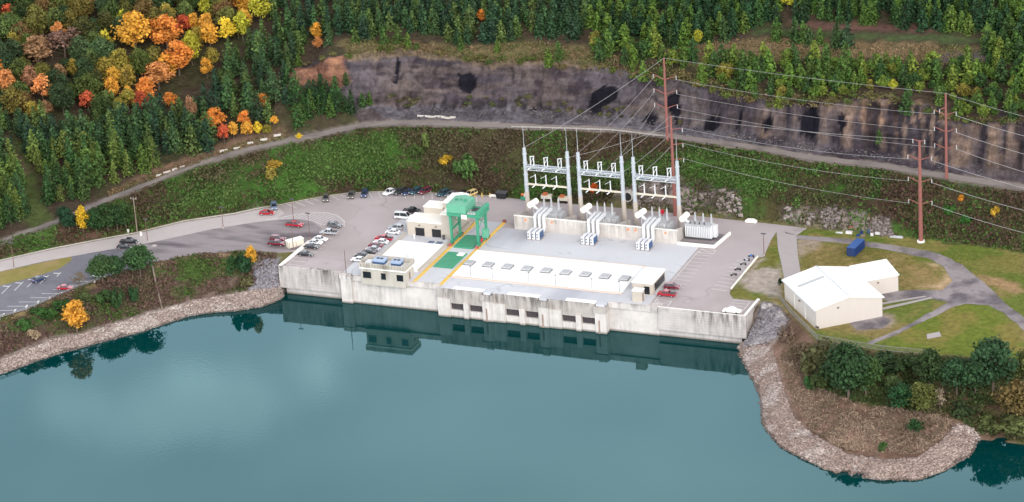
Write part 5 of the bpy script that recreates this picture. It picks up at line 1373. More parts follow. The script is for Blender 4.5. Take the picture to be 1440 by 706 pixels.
# lamp posts
def lamp_post(px, py, h, label, head=True, mat='pole', z=9.0, r=.13):
    p = U(px, py, z); e = empty('lamp_post', (p[0], p[1], z)); tag(e, label, 'lamp post')
    m = MB(); m.tube((0, 0, 0), (0, 0, h), r, r * .6, 8); m.build('shaft', M[mat], e)
    m = MB(); m.tube((0, 0, -.1), (0, 0, .4), r * 2.2, r * 2.2, 8); m.build('base', M['kerb'], e)
    if head:
        m = MB(); m.box(-.75, .75, -.2, .2, h, h + .25); m.build('lamp_head', M['darkgrey'], e)
lamp_post(20, 377.5, 8.5, 'brown lamp post at the grass island of the left lot', True)
lamp_post(207.8, 340, 7.5, 'brown lamp post at the road edge beside the large pine', True)
lamp_post(314, 321, 7.0, 'brown lamp post on the road edge, alone above the gravel lot', True)
lamp_post(413, 311.5, 7.5, 'brown lamp post behind the red pickup by the hatched paving', True)
lamp_post(436, 336, 8.5, 'lamp post with flat head between the red pickup and the silver pickup', True)
lamp_post(413, 353.5, 8.0, 'brown post at the gravel edge beside the cream box', True)
lamp_post(487, 384.5, 7.5, 'slim brown pole on the front wall corner left of the office', False)
lamp_post(1074.5, 359.5, 7.0, 'brown lamp post at the tip of the grass wedge on the right deck', True)
# timber utility pole by the road at left
p = U(193, 326.5, 9); e = empty('utility_pole', (p[0], p[1], 9.0)); tag(e, 'grey utility pole at the road edge below the shrubs on the left', 'utility pole')
m = MB(); m.tube((0, 0, -.3), (0, 0, 12), .2, .13, 8); m.build('shaft', M['timber'], e); m = MB(); m.box(-1.1, 1.1, -.1, .1, 11.2, 11.4); m.build('crossarm', M['timber'], e)
for x in (-.9, 0, .9):
    m = MB(); m.tube((x, 0, 11.4), (x, 0, 11.8), .09, .07, 6); m.build('insulator', M['bushing'], e)
# cream box in the gravel lot corner
e = empty('utility_box', (-57.0, 18.6, 9.03), R(52)); tag(e, 'cream plywood screened box on the gravel beside the end of the left wall', 'utility box')
m = MB(); m.box(-2.6, 2.6, -1.0, 1.0, 0, 2.0); m.build('body', M['cream'], e)
m = MB(); m.box(-2.75, 2.75, -1.15, 1.15, 2.0, 2.2); m.build('lid', M['cap_white'], e)
m = MB(); m.box(-.06, .06, -1.04, -1.0, .1, 1.9); m.box(-2.3, -2.2, -1.04, -1.0, .1, 1.9); m.build('batten', M['timber'], e)
m = MB(); p_ = [(-54.2, 22.6), (-51.6, 27.5)]; m.prism([(-54.5, 22.6), (-53.9, 22.6), (-51.2, 28.5), (-51.8, 28.5)], 9.0, 9.7, axis='z'); o = m.build('low_wall', M['timber']); tag(o, 'low brown kerb wall between the gravel lot and the yard cars', 'low wall')
# equipment behind the transformers, bollards and signs
def cart(px, py, label, c1):
    p = U(px, py, 9); e = empty('trailer', (p[0], p[1], 9.02), R(5)); tag(e, label, 'trailer')
    m = MB(); m.box(-1.7, 1.7, -.9, .9, .7, 1.9); m.build('body', M['cream'], e, bevel=.1)
    m = MB(); m.box(-1.2, .2, -.95, .95, 1.9, 2.3); m.build('canopy', M[c1], e)
    m = MB(); m.box(1.7, 2.6, -.1, .1, .7, .85); m.build('drawbar', M['darkgrey'], e)
    for x in (-.9, .9):
        for y in (-.95, .95): m = MB(); m.tube((x, y - .12, .4), (x, y + .12, .4), .4, .4, 10); m.build('wheel', M['black'], e)
cart(769, 281.5, 'cream and orange equipment trailer behind the first gantry, left of two', 'orange')
cart(793, 284.5, 'cream and orange equipment trailer behind the first gantry, right of two', 'orange')
p = U(737, 281, 9); e = empty('pump_set', (p[0], p[1], 9.02)); tag(e, 'small green and orange pump set by the left gantry column', 'pump')
m = MB(); m.box(-.9, .9, -.7, .7, .2, 1.2); m.build('frame', M['green'], e); m = MB(); m.tube((-.8, 0, 1.7), (.8, 0, 1.7), .5, .5, 10); m.build('tank', M['orange'], e); m = MB(); m.box(.2, 1.2, -.5, .4, 1.2, 2.3); m.build('cabinet', M['cream'], e)
for px, py, lb in ((668, 276.5, 'yellow bollard beside the cream car at the back of the yard'), (678, 277, 'yellow bollard, the one nearer the white pipe rack'), (689, 277.5, 'yellow bollard at the left end of the white pipe rack')):
    p = U(px, py, 9); m = MB(); m.tube((p[0], p[1], 9), (p[0], p[1], 10.3), .16, .16, 8); m.tube((p[0], p[1], 10.3), (p[0], p[1], 10.4), .16, .06, 8); m.tube((p[0], p[1], 9), (p[0], p[1], 9.08), .3, .3, 8)
    o = m.build('bollard', M['yellow']); tag(o, lb, 'bollard')
p = U(694, 277.8, 9); m = MB(); 
for k in range(3): m.tube((p[0] - 1.4, p[1] + k * .35 - .4, 9.6 + .1 * k), (p[0] + 1.5, p[1] + k * .35 - .4, 9.6 + .1 * k), .16, .16, 8)
for dx in (-1, 1): m.box(p[0] + dx - .08, p[0] + dx + .08, p[1] - .6, p[1] + .6, 9.0, 9.5)
o = m.build('pipe_rack', M['cap_white']); tag(o, 'white pipes lying on a low rack left of the black skip', 'pipe rack')
p = U(706, 278.5, 9); e = empty('skip', (p[0], p[1], 9.0)); tag(e, 'black box skip against the bank at the back of the yard', 'skip')
m = MB(); m.prism([(-1.5, 0.25), (1.5, .25), (1.75, 2.0), (-1.75, 2.0)], -1.1, 1.1, axis='y'); m.build('body', M['black'], e); m = MB(); m.box(-1.85, 1.85, -1.2, 1.2, 2.0, 2.15); m.build('lid', M['darkgrey'], e); 
for x in (-1.1, 1.1): m = MB(); m.tube((x, -.9, .14), (x, .9, .14), .14, .14, 8); m.build('roller', M['darkgrey'], e)
p = U(1056, 312.8, 9); e = empty('tarp_boat', (p[0], p[1], 9.0)); tag(e, 'white tarp covered object lying against the rock foot right of the gantries', 'covered load')
m = MB(); m.prism([(-1.7, 0), (1.8, 0), (2.0, .6), (.8, 1.2), (-1.2, 1.1), (-1.9, .5)], -.7, .7, axis='y'); m.build('tarp', M['cap_white'], e, bevel=.15)
m = MB(); m.box(-1.5, 1.6, -.8, .8, -.05, .06); m.build('pallet', M['timber'], e)
for px, py, lb in ((180.5, 327.5, 'white marker post by the road, left of the utility pole'), (198.5, 331.5, 'white marker post by the road, right of the utility pole')):
    p = U(px, py, 9); m = MB(); m.box(p[0] - .25, p[0] + .25, p[1] - .2, p[1] + .2, 9, 9.9); m.box(p[0] - .35, p[0] + .35, p[1] - .3, p[1] + .3, 9.9, 10.15); o = m.build('marker_post', M['cap_white']); tag(o, lb, 'marker post')
p = U(217, 346, 9); m = MB(); m.box(p[0] - .7, p[0] + .7, p[1] - .7, p[1] + .7, 9.0, 9.22); m.tube((p[0], p[1], 9.22), (p[0], p[1], 9.27), .45, .45, 12); o = m.build('manhole', M['kerb']); tag(o, 'square manhole cover at the gravel edge right of the large pine', 'manhole')
m = MB(); p = (48.7, 60.8, 9.25); m.tube(p, (p[0], p[1], 13.0), .1, .1, 6); m.box(p[0] - .6, p[0] + .6, p[1] - .35, p[1] + .35, 13.0, 14.1); o = m.build('fire_hose_box', M['redpaint']); tag(o, 'red box on a stand above the right transformer', 'hose box')

# ================================================================== vehicles
def car_parts(kind):
    """empty with body, windows, wheels; nose to +x, length along x"""
    e = empty(kind, (0, 0, 0))
    S = {'sedan': dict(L=4.8, Wd=1.85, belt=.92, roof=1.45, body=[(-2.4, .35), (-2.38, .85), (-1.75, .95), (1.0, .92), (2.2, .78), (2.4, .55), (2.35, .3)], cab=[(-1.75, .95), (-1.05, 1.43), (.25, 1.45), (1.05, .92)]),
         'suv': dict(L=4.8, Wd=1.95, belt=1.1, roof=1.78, body=[(-2.35, .42), (-2.38, 1.08), (-2.2, 1.12), (1.1, 1.1), (2.2, .98), (2.4, .7), (2.35, .38)], cab=[(-2.2, 1.12), (-1.95, 1.74), (.3, 1.78), (1.15, 1.1)]),
         'pickup': dict(L=5.7, Wd=2.0, belt=1.12, roof=1.82, body=[(-2.85, .5), (-2.85, 1.08), (-.75, 1.10), (1.45, 1.12), (2.6, 1.05), (2.85, .75), (2.8, .42)], cab=[(-.85, 1.1), (-.62, 1.78), (.75, 1.82), (1.5, 1.12)]),
         'van': dict(L=5.8, Wd=2.05, belt=1.2, roof=2.25, body=[(-2.9, .4), (-2.9, 1.2), (1.9, 1.2), (2.7, 1.05), (2.9, .7), (2.85, .38)], cab=[(-2.9, 1.2), (-2.8, 2.15), (1.0, 2.25), (1.95, 1.2)])}[kind_base(kind)]
    w = S['Wd'] / 2
    m = MB(); m.prism(S['body'], -w, w, axis='y')
    # shoulder the body in at the top with a bevel
    b = m.build('body', M['carpaint'], e, bevel=.09)
    c = S['cab']; n = len(c)
    m = MB(); i0 = len(m.v)
    win = w - .06; wtop = w - .28
    for sgn in (-1, 1):
        for k, (x, z) in enumerate(c):
            yy = win if k in (0, n - 1) else wtop
            m.v.append((x, sgn * yy, z - (.03 if k in (0, n - 1) else 0)))
    for k in range(n): m.f.append((k, (k + 1) % n, n + (k + 1) % n, n + k)); m.m.append(0)
    m.f.append(tuple(reversed(range(n)))); m.f.append(tuple(range(n, 2 * n))); m.m += [0, 0]
    m.build('windows', M['glass'], e)
    m = MB(); x0, x1 = c[1][0] - .05, c[2][0] + .05; z0, z1 = c[1][1], c[2][1]
    m.poly([(x0, -wtop - .02, z0), (x1, -wtop - .02, z1), (x1, -wtop, z1 + .07), (x0, -wtop, z0 + .07)]); m.poly([(x0, wtop + .02, z0), (x1, wtop + .02, z1), (x1, wtop, z1 + .07), (x0, wtop, z0 + .07)])
    m.poly([(x0, -wtop, z0 + .07), (x1, -wtop, z1 + .07), (x1, wtop, z1 + .07), (x0, wtop, z0 + .07)])
    m.poly([(x0, -wtop - .02, z0), (x0, -wtop, z0 + .07), (x0, wtop, z0 + .07), (x0, wtop + .02, z0)]); m.poly([(x1, -wtop - .02, z1), (x1, -wtop, z1 + .07), (x1, wtop, z1 + .07), (x1, wtop + .02, z1)])
    # pillars
    for sgn in (-1, 1):
        for (xa, za, xb, zb) in ((c[0][0], c[0][1], c[1][0], c[1][1]), (c[3][0], c[3][1], c[2][0], c[2][1]), ((c[1][0] + c[2][0]) / 2, c[0][1], (c[1][0] + c[2][0]) / 2 - .05, c[1][1])):
            m.tube((xa, sgn * (win + .01), za), (xb, sgn * (wtop + .02), zb), .06, .06, 5)
    m.build('roof_panel', M['carpaint'], e)
    if kind_base(kind) == 'pickup':
        m = MB(); m.box(-2.72, -.95, -w + .15, w - .15, 1.085, 1.12); m.build('bed', M['darkgrey'], e)
    ax = .32 * S['L']
    for x in (-ax, ax * .98):
        for y in (-w + .1, w - .1):
            m = MB(); m.tube((x, y - .13, .36), (x, y + .13, .36), .36, .36, 12); t_ = m.build('wheel', M['black'], e)
            m = MB(); s_ = 1 if y > 0 else -1; m.tube((x, y + s_ * .13, .36), (x, y + s_ * .15, .36), .21, .19, 10); m.build('rim', M['bushing'], t_)
    for y in (-w + .3, w - .3):
        m = MB(); xx = S['L'] / 2 - .04; zz = .68 if kind_base(kind) == 'sedan' else .86; m.box(xx - .1, xx + .06, y - .18, y + .18, zz - .09, zz + .06); m.build('headlight', M['cap_white'], e)
        m = MB(); m.box(-xx - .04, -xx + .06, y - .14, y + .14, zz, zz + .2); m.build('tail_light', M['redpaint'], e)
    return e
def kind_base(k): return {'car': 'sedan', 'suv': 'suv', 'pickup_truck': 'pickup', 'van': 'van', 'sedan': 'sedan', 'pickup': 'pickup'}[k]
PROTO = {}
CC = {'black': (.012, .012, .015), 'charcoal': (.03, .03, .035), 'grey': (.12, .12, .13), 'silver': (.42, .43, .46), 'white': (.80, .80, .80), 'red': lin(190, 18, 44), 'maroon': lin(128, 18, 44), 'darkblue': (.015, .03, .10), 'teal': (.02, .07, .10), 'bluegrey': lin(104, 124, 150), 'darkgreen': (.01, .03, .03), 'cream': lin(246, 214, 150), 'olive': lin(96, 90, 84), 'wine': lin(120, 40, 60)}
def vehicle(kind, px, py, ang, colour, label, group=None, z=9.05, cat=None):
    if kind not in PROTO:
        PROTO[kind] = car_parts(kind); e = PROTO[kind]
    else: e = copy_thing(PROTO[kind])
    p = U(px, py, z); e.location = (p[0], p[1], z); e.rotation_euler = (0, 0, R(ang))
    tag(e, label, cat or kind.replace('_', ' ').replace('suv', 'SUV'), group)
    c = CC[colour]
    for ch in list(col.objects)[-30:]:
        pass
    for ch in bpy.data.objects:
        if ch.parent is e and ch.type == 'MESH' and ch.name.split('.')[0] in ('body', 'roof_panel'): ch.color = (*c, 1)
    return e
g = 'cars parked at the left yard wall'
vehicle('car', 430.5, 359.5, 2, 'black', 'black sedan parked alone nearest the left front wall, below the other cars', g)
vehicle('car', 438.5, 349, 2, 'charcoal', 'dark grey sedan in the left yard row, below the white cars', g)
vehicle('car', 443.5, 343.2, 2, 'white', 'white sedan in the left yard row just above the dark grey sedan', g)
vehicle('car', 450.5, 338.5, 2, 'white', 'white sedan in the left yard row just below the silver pickup', g)
vehicle('pickup_truck', 463, 329.5, 184, 'silver', 'silver pickup in the left yard row below the hatched paving', g)
vehicle('suv', 471, 319.5, 2, 'grey', 'dark grey estate car parked on the edge of the hatched paving', g)
vehicle('pickup_truck', 414.5, 318.5, 2, 'red', 'bright red pickup alone on the gravel lot')
vehicle('suv', 391, 338.5, 2, 'maroon', 'maroon SUV on the gravel lot, the farther of a pair')
vehicle('pickup_truck', 389.5, 345, 2, 'maroon', 'dark maroon pickup on the gravel lot, the nearer of a pair')
vehicle('suv', 385.5, 293, -62, 'bluegrey', 'blue grey SUV on the road bend behind the red car')
vehicle('car', 375.6, 301.5, 14, 'red', 'red car driving on the pale road above the gravel lot')
g = 'cars parked along the back kerb of the yard'
for (k, x, y, c, lb, a) in [('suv', 458.5, 281.5, 'olive', 'grey brown SUV alone at the left end of the back kerb row', -68), ('pickup_truck', 494.4, 276.5, 'olive', 'grey pickup at the back kerb between two gaps', -72), ('suv', 513, 275.3, 'darkblue', 'dark blue SUV at the back kerb right of the grey pickup', -74), ('pickup_truck', 549.5, 272.5, 'white', 'white pickup at the left end of the back kerb group', -112), ('suv', 562, 272.5, 'charcoal', 'charcoal SUV at the back kerb next to the white pickup', -108), ('car', 574, 272.6, 'darkblue', 'navy sedan at the back kerb, second right of the white pickup', -108), ('suv', 584.5, 272, 'teal', 'dark teal SUV at the back kerb left of the maroon car', -110), ('suv', 598, 271.6, 'wine', 'wine red SUV at the back kerb beside an empty stall', -112), ('suv', 623, 274.5, 'teal', 'dark teal SUV at the back kerb, left of the crane house', -112), ('car', 635, 275.3, 'grey', 'grey sedan at the back kerb just left of the crane house', -112), ('car', 651, 274.3, 'black', 'black car at the back kerb partly behind the crane house', -112), ('suv', 662, 275.5, 'cream', 'cream yellow car at the back kerb above the crane house', -112)]:
    vehicle(k, x, y, a, c, lb, g)
g = 'cars parked in the row beside the white annex'
for (k, x, y, c, lb) in [('suv', 557, 322.8, 'silver', 'silver SUV at the top of the row beside the beige building'), ('car', 552.6, 328.5, 'white', 'white sedan second in the row beside the beige building'), ('pickup_truck', 540, 338, 'red', 'red pickup in the row beside the white annex roof'), ('car', 536, 342.3, 'white', 'white sedan in the annex row between the red pickup and the maroon car'), ('car', 528.2, 347.5, 'maroon', 'maroon sedan in the annex row below the red pickup'), ('car', 525, 352.3, 'silver', 'silver white sedan in the annex row below the maroon car'), ('car', 518.5, 356.9, 'black', 'black sedan in the annex row, the upper of two black cars'), ('car', 510, 361.4, 'black', 'black sedan in the annex row, the lower of two black cars'), ('car', 504.5, 367.3, 'white', 'white car at the bottom of the annex row beside the office')]:
    vehicle(k, x, y, 182, c, lb, g)
vehicle('van', 568, 307.5, 2, 'white', 'white passenger van parked behind the beige building')
vehicle('pickup_truck', 579.5, 299, 6, 'black', 'black pickup standing behind the white passenger van')
vehicle('suv', 945.3, 406, 2, 'maroon', 'dark maroon SUV parked on the right deck behind the red pickup')
vehicle('pickup_truck', 937.8, 416.3, 180, 'red', 'red pickup with pale bed on the right deck beside the crossed bay')
vehicle('pickup_truck', 181.5, 342.5, 8, 'black', 'black pickup at the road end of the left lot beside the large pine', z=9.06)
vehicle('car', 175.5, 349, 10, 'charcoal', 'dark sedan just in front of the black pickup beside the large pine', z=9.06)
vehicle('car', 54.5, 395, 62, 'darkblue', 'dark blue car in the upper angled stalls of the left lot', z=9.06)
vehicle('car', 92, 407, 12, 'red', 'red hatchback in the lower angled stalls of the left lot', z=9.06)
vehicle('car', 158, 381, 12, 'white', 'white car half hidden behind the two round pines in the left lot', z=9.06)
vehicle('car', 139, 389.5, 12, 'white', 'white car below the left round pine by the lot rail', z=9.06)
# car under a white cover
p = U(1029.5, 439.5, 9.0); e = empty('covered_car', (p[0], p[1], 9.02), R(0)); tag(e, 'car under a white cover parked at the right corner of the deck', 'covered car')
prof = [(-2.7, .3), (-2.75, .75), (-1.6, 1.05), (-.7, 1.5), (.4, 1.55), (1.3, 1.05), (2.5, .85), (2.75, .5), (2.6, .28)]
m = MB(); m.prism(prof, -.98, .98, axis='y'); m.build('cover', M['cap_white'], e, bevel=.22)
for x in (-1.6, 1.6):
    for y in (-.86, .86): m = MB(); m.tube((x, y - .12, .32), (x, y + .12, .32), .32, .32, 10); m.build('wheel', M['black'], e)
# motorcycles
def motorcycle():
    e = empty('motorcycle', (0, 0, 0))
    for x in (-.75, .75): m = MB(); m.tube((x, -.07, .33), (x, .07, .33), .33, .33, 12); m.build('wheel', M['black'], e)
    m = MB(); m.prism([(-.5, .35), (.4, .35), (.55, .75), (.1, .95), (-.35, .85)], -.16, .16, axis='y'); m.build('frame', M['objpaint'], e)
    m = MB(); m.prism([(-1.0, .75), (-.25, .8), (-.3, .92), (-1.0, .95)], -.16, .16, axis='y'); m.build('seat', M['darkgrey'], e)
    m = MB(); m.tube((.75, 0, .33), (.5, 0, 1.05), .05, .05, 6); m.tube((.5, -.4, 1.08), (.5, .4, 1.08), .035, .035, 6); m.build('fork', M['bushing'], e)
    m = MB(); m.tube((.58, 0, .92), (.7, 0, .92), .13, .13, 8); m.build('headlight', M['cap_white'], e)
    return e
mp0 = motorcycle()
for i, (x, y, c, lb) in enumerate([(83.2, 43.0, 'darkblue', 'blue motorcycle at the far end of the motorcycle row on the right deck'), (82.8, 40.0, 'silver', 'silver motorcycle second from the blue one on the right deck'), (82.8, 36.6, 'grey', 'grey motorcycle in the middle of the row on the right deck'), (82.5, 32.4, 'charcoal', 'dark motorcycle fourth from the blue one on the right deck'), (82.6, 28.2, 'olive', 'brownish motorcycle at the near end of the motorcycle row')]):
    e = mp0 if i == 0 else copy_thing(mp0); e.location = (x, y, 9.02); e.rotation_euler = (0, 0, R(175 + 6 * i)); e.scale = (.92, .92, .92)
    tag(e, lb, 'motorcycle', 'motorcycles on the right deck')
    for ch in bpy.data.objects:
        if ch.parent is e and ch.name.startswith('frame'): ch.color = (*((.05, .16, .42) if c == 'darkblue' else CC[c]), 1)

# ================================================================== vegetation
def leaf_quads(P, N, size, rg, aspect=0.75):
    n = len(P)
    t = rg.normal(size=(n, 3)); t -= (t * N).sum(1, keepdims=True) * N; t /= np.linalg.norm(t, axis=1, keepdims=True) + 1e-9
    b = np.cross(N, t)
    s = size * rg.uniform(.65, 1.25, (n, 1)); s2 = s * aspect
    V = np.stack([P - t * s - b * s2 * .6, P + t * s * .35 - b * s2, P + t * s + b * s2 * .5, P - t * s * .3 + b * s2], 1).reshape(-1, 3)
    F = np.arange(4 * n).reshape(-1, 4)
    return V, F
def rand_dirs(n, rg):
    d = rg.normal(size=(n, 3)); return d / np.linalg.norm(d, axis=1, keepdims=True)
def pine_crown(h, r, rg, n_whorl=13, dens=1.0, start=.12, leaf=.42, blunt=.8):
    P = []; N = []; C = []
    for w in range(n_whorl):
        t = w / (n_whorl - 1); z = h * (start + (1 - start) * t)
        rr = r * ((1 - t) ** blunt * .95 + .05) * rg.uniform(.82, 1.12)
        nb = max(3, int((9 - 4 * t)))
        for k in range(nb):
            a = 2 * math.pi * (k + rg.uniform(0, .9)) / nb; L = rr * rg.uniform(.65, 1.12); cb = rg.uniform(.7, 1.3)
            m_ = max(3, int(6.5 * dens * (L / r + .35)))
            u = rg.uniform(.12, 1.0, m_) ** .8
            p = np.stack([np.cos(a) * L * u, np.sin(a) * L * u, z + .25 * L * u * (1 if t > .5 else .2) - .10 * L * u * u * 2], 1) + rg.normal(size=(m_, 3)) * np.array([.16, .16, .14]) * r / 2.2
            P.append(p); nn = rand_dirs(m_, rg) * .75 + np.array([math.cos(a) * .5, math.sin(a) * .5, .8]); N.append(nn)
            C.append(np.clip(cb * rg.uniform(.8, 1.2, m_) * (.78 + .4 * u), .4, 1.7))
    P.append(np.stack([rg.normal(size=5) * .08, rg.normal(size=5) * .08, h * np.linspace(.94, 1.03, 5)], 1)); N.append(rand_dirs(5, rg)); C.append(np.full(5, 1.25))
    P = np.concatenate(P); N = np.concatenate(N); C = np.concatenate(C); N /= np.linalg.norm(N, axis=1, keepdims=True) + 1e-9
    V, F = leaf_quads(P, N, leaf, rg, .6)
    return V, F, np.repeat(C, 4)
def broad_crown(h, r, rg, lobes=16, per=62, base=.25, leaf=.36, top=1.0, flat=.9):
    P = []; N = []; C = []
    cz = h * (base + (top - base) * .5); rz = h * (top - base) * .5
    for i in range(lobes):
        d = rand_dirs(1, rg)[0]; d[2] = d[2] * .9 + .1
        c = np.array([d[0] * r * .62, d[1] * r * .62, cz + d[2] * rz * .66]) if i else np.array([0, 0, cz])
        lr = r * rg.uniform(.28, .56) * (1.12 - .35 * max(0, d[2])); c[:2] *= 1.12 - .42 * max(0, d[2]); cb = rg.uniform(.70, 1.30)
        n = int(per * rg.uniform(.7, 1.2)); q = rand_dirs(n, rg)
        rad = lr * rg.uniform(.35, 1.18, (n, 1)); p = c + q * rad * np.array([1, 1, flat])
        P.append(p); N.append(q * .7 + rand_dirs(n, rg) * .6 + np.array([0, 0, .25])); C.append(cb * rg.uniform(.82, 1.2, n))
    P = np.concatenate(P); N = np.concatenate(N); C = np.concatenate(C); N /= np.linalg.norm(N, axis=1, keepdims=True) + 1e-9
    V, F = leaf_quads(P, N, leaf, rg, .7)
    return V, F, np.repeat(C, 4)
def trunk_mesh(h, r0, rg, limbs=5, spread=1.2, lo=.3):
    m = MB(); m.tube((0, 0, -.5), (.03 * h * rg.uniform(-1, 1), .03 * h * rg.uniform(-1, 1), h * .5), r0, r0 * .65, 7); q = m.v[-7]; m.tube((0, 0, h * .48), (0, 0, h), r0 * .65, r0 * .15, 6)
    for k in range(limbs):
        a = rg.uniform(0, 6.28); z = h * rg.uniform(lo, .75); m.tube((0, 0, z), (math.cos(a) * spread, math.sin(a) * spread, z + spread * .8), r0 * .35, r0 * .1, 5)
    return m
hidden = []
def tree_proto(name, cd, tm, mat_bark=None):
    e = empty(name, (0, 0, 0))
    tm.build('trunk', mat_bark or M['bark'], e)
    V, F, C = cd
    mesh_np('crown', V, F, M['leaf'], cols=np.repeat(C[:, None], 3, 1), parent=e)
    return e
used = set()
def plant(proto, x, y, s, color, label, cat, group=None, z=None, sxy=None, sink=.15):
    e = proto if proto.name not in used else copy_thing(proto)
    used.add(proto.name)
    z = H(x, y) if z is None else z
    e.location = (x, y, z - sink); e.rotation_euler = (0, 0, random.uniform(0, 6.28)); sxy = sxy or s
    e.scale = (sxy, sxy, s); tag(e, label, cat, group)
    for ch in e.children if e.children else [o for o in KIDS.get(e.name, [])]:
        pass
    CROWNS.append((e, color))
    return e
CROWNS = []
rg = np.random.default_rng(3)
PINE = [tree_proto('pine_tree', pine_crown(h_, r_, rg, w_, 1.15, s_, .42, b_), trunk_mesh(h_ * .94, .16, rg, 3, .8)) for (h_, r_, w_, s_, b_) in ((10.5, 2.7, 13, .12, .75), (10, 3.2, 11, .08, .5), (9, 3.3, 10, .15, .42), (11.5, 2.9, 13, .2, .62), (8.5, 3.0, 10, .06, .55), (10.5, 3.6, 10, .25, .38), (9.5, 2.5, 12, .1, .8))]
YPINE = [tree_proto('young_pine', pine_crown(7.0, 2.5, rg, 9, 1.15, .05, .44, .52), trunk_mesh(6.6, .12, rg, 3, .6)) for _ in range(4)]
YBROAD = [tree_proto('young_broadleaf', broad_crown(6.2, 2.4, rg, 20, 46, .04, .32), trunk_mesh(5.2, .12, rg, 5, 1.0)) for _ in range(4)]
BROAD = [tree_proto('broadleaf_tree', broad_crown(10, 3.7, rg, 30, 56, .12, .34), trunk_mesh(8.5, .24, rg, 6, 1.8)) for _ in range(5)]
AUT = [tree_proto('autumn_tree', broad_crown(9, 2.5, rg, 28, 50, .12, .29), trunk_mesh(8, .18, rg, 6, 1.2)) for _ in range(4)]
BARE = [tree_proto('thin_tree', broad_crown(8, 2.3, rg, 15, 16, .2, .26), trunk_mesh(7.8, .14, rg, 16, 1.5, .2)) for _ in range(2)]
SHRUB = [tree_proto('shrub', broad_crown(2.6, 1.7, rg, 9, 48, .0, .26, 1.0, .8), trunk_mesh(1.6, .08, rg, 4, .7, .1)) for _ in range(4)]
BIGP = [tree_proto('round_pine', broad_crown(9, 3.6, rg, 40, 70, .14, .30, 1.0, .8), trunk_mesh(7.5, .22, rg, 7, 2.0, .25)) for _ in range(3)]
def cj(c, a=.12):
    k = random.uniform(1 - a, 1 + a); return tuple(min(x * k * random.uniform(1 - a * .5, 1 + a * .5), .9) for x in c)
K_LEAF = 1.02
def lf(r_, g_, b_): return lin(r_, g_, b_, K_LEAF)
pine_c = [lf(58, 82, 54), lf(68, 94, 56), lf(88, 108, 58), lf(50, 74, 54)]
lime_c = [lf(92, 116, 50), lf(76, 102, 48), lf(112, 126, 54), lf(62, 88, 48), lf(84, 108, 52)]
broad_c = [lf(76, 98, 62), lf(92, 108, 58), lf(68, 84, 44), lf(84, 96, 46), lf(56, 74, 46), lf(104, 102, 50), lf(78, 80, 44), lf(118, 108, 54), lf(120, 96, 60)]
AC = {'gold': lf(218, 164, 66), 'orange': lf(216, 138, 64), 'red': lf(196, 94, 64), 'yellow': lf(222, 190, 60), 'ygreen': lf(178, 172, 60), 'tan': lf(152, 114, 84), 'mauve': lf(128, 98, 84), 'olive': lf(142, 128, 56), 'peach': lf(206, 140, 84)}
hero = [(192, 76, 46, 62, 'gold'), (236, 74, 40, 54, 'orange'), (252, 106, 42, 52, 'orange'), (234, 112, 34, 38, 'gold'), (297, 70, 26, 40, 'gold'), (321, 62, 26, 40, 'yellow'), (342, 58, 22, 44, 'ygreen'), (259, 50, 24, 30, 'red'), (271, 92, 26, 44, 'ygreen'), (224, 126, 40, 40, 'peach'), (208, 148, 26, 42, 'orange'), (199, 156, 24, 30, 'red'), (126, 160, 24, 34, 'red'), (62, 148, 26, 44, 'peach'), (66, 166, 20, 26, 'tan'), (240, 152, 20, 24, 'orange'), (303, 184, 30, 34, 'orange'), (316, 203, 16, 30, 'red'), (329, 195, 14, 26, 'gold'), (346, 182, 18, 28, 'orange'), (349, 196, 18, 26, 'gold'), (363, 191, 12, 22, 'yellow'), (376, 190, 14, 16, 'olive'), (369, 152, 22, 22, 'orange'), (271, 178, 16, 46, 'tan'), (159, 140, 16, 32, 'tan'), (168, 166, 22, 30, 'olive'), (12, 30, 24, 26, 'red'), (92, 86, 44, 46, 'mauve'), (104, 76, 34, 40, 'mauve'), (56, 92, 42, 44, 'tan'), (74, 82, 34, 36, 'mauve'), (10, 136, 30, 40, 'peach'), (-2, 120, 26, 40, 'orange'), (114, 18, 36, 30, 'tan'), (367, 34, 28, 48, 'ygreen'), (330, 12, 20, 22, 'orange'), (345, 22, 24, 30, 'gold'), (46, 170, 26, 30, 'olive'), (182, 158, 24, 34, 'olive'), (446, 58, 16, 28, 'gold'), (448, 70, 14, 20, 'peach'), (677, 32, 12, 20, 'orange'), (150, 118, 28, 40, 'olive'), (172, 112, 30, 46, 'olive'), (88, 150, 26, 34, 'olive'), (300, 100, 22, 34, 'olive'), (386, 178, 12, 16, 'gold'), (421, 196, 9, 10, 'yellow'), (982, 64, 14, 24, 'ygreen'), (1108, 14, 16, 24, 'ygreen'), (1256, 128, 12, 18, 'ygreen')]
near = {'gold': 'golden', 'orange': 'orange', 'red': 'orange red', 'yellow': 'bright yellow', 'ygreen': 'yellow green', 'tan': 'tan brown', 'mauve': 'mauve brown half bare', 'olive': 'olive yellow', 'peach': 'pale orange'}
hero_xy = []
for (px, py, w, h, c) in hero:
    p = G(px, py); sc_ = F_PX / np.linalg.norm(p - CAM)
    ww = w / sc_ / 2; hh = h / sc_ / .927
    proto = random.choice(BARE if c in ('mauve',) else AUT); rr, h0 = (2.3, 8) if c == 'mauve' else (2.5, 9)
    if px < 290 and py < 175: place = 'on the wooded slope at the upper left'
    elif px < 400 and py > 140: place = 'at the foot of the slope above the hill road'
    elif px < 400: place = 'at the top of the left slope beside the dark pines'
    elif px < 700: place = 'among the dark pines above the cliff'
    else: place = 'among the young pines above the right cliff'
    plant(proto, p[0], p[1], hh / h0 * 1.02, cj(AC[c], .06), '%s autumn tree %s' % (near[c], place), 'autumn tree', '%s autumn trees %s' % (near[c], place), sxy=ww / rr * 1.08)
    hero_xy.append((p[0], p[1], ww))
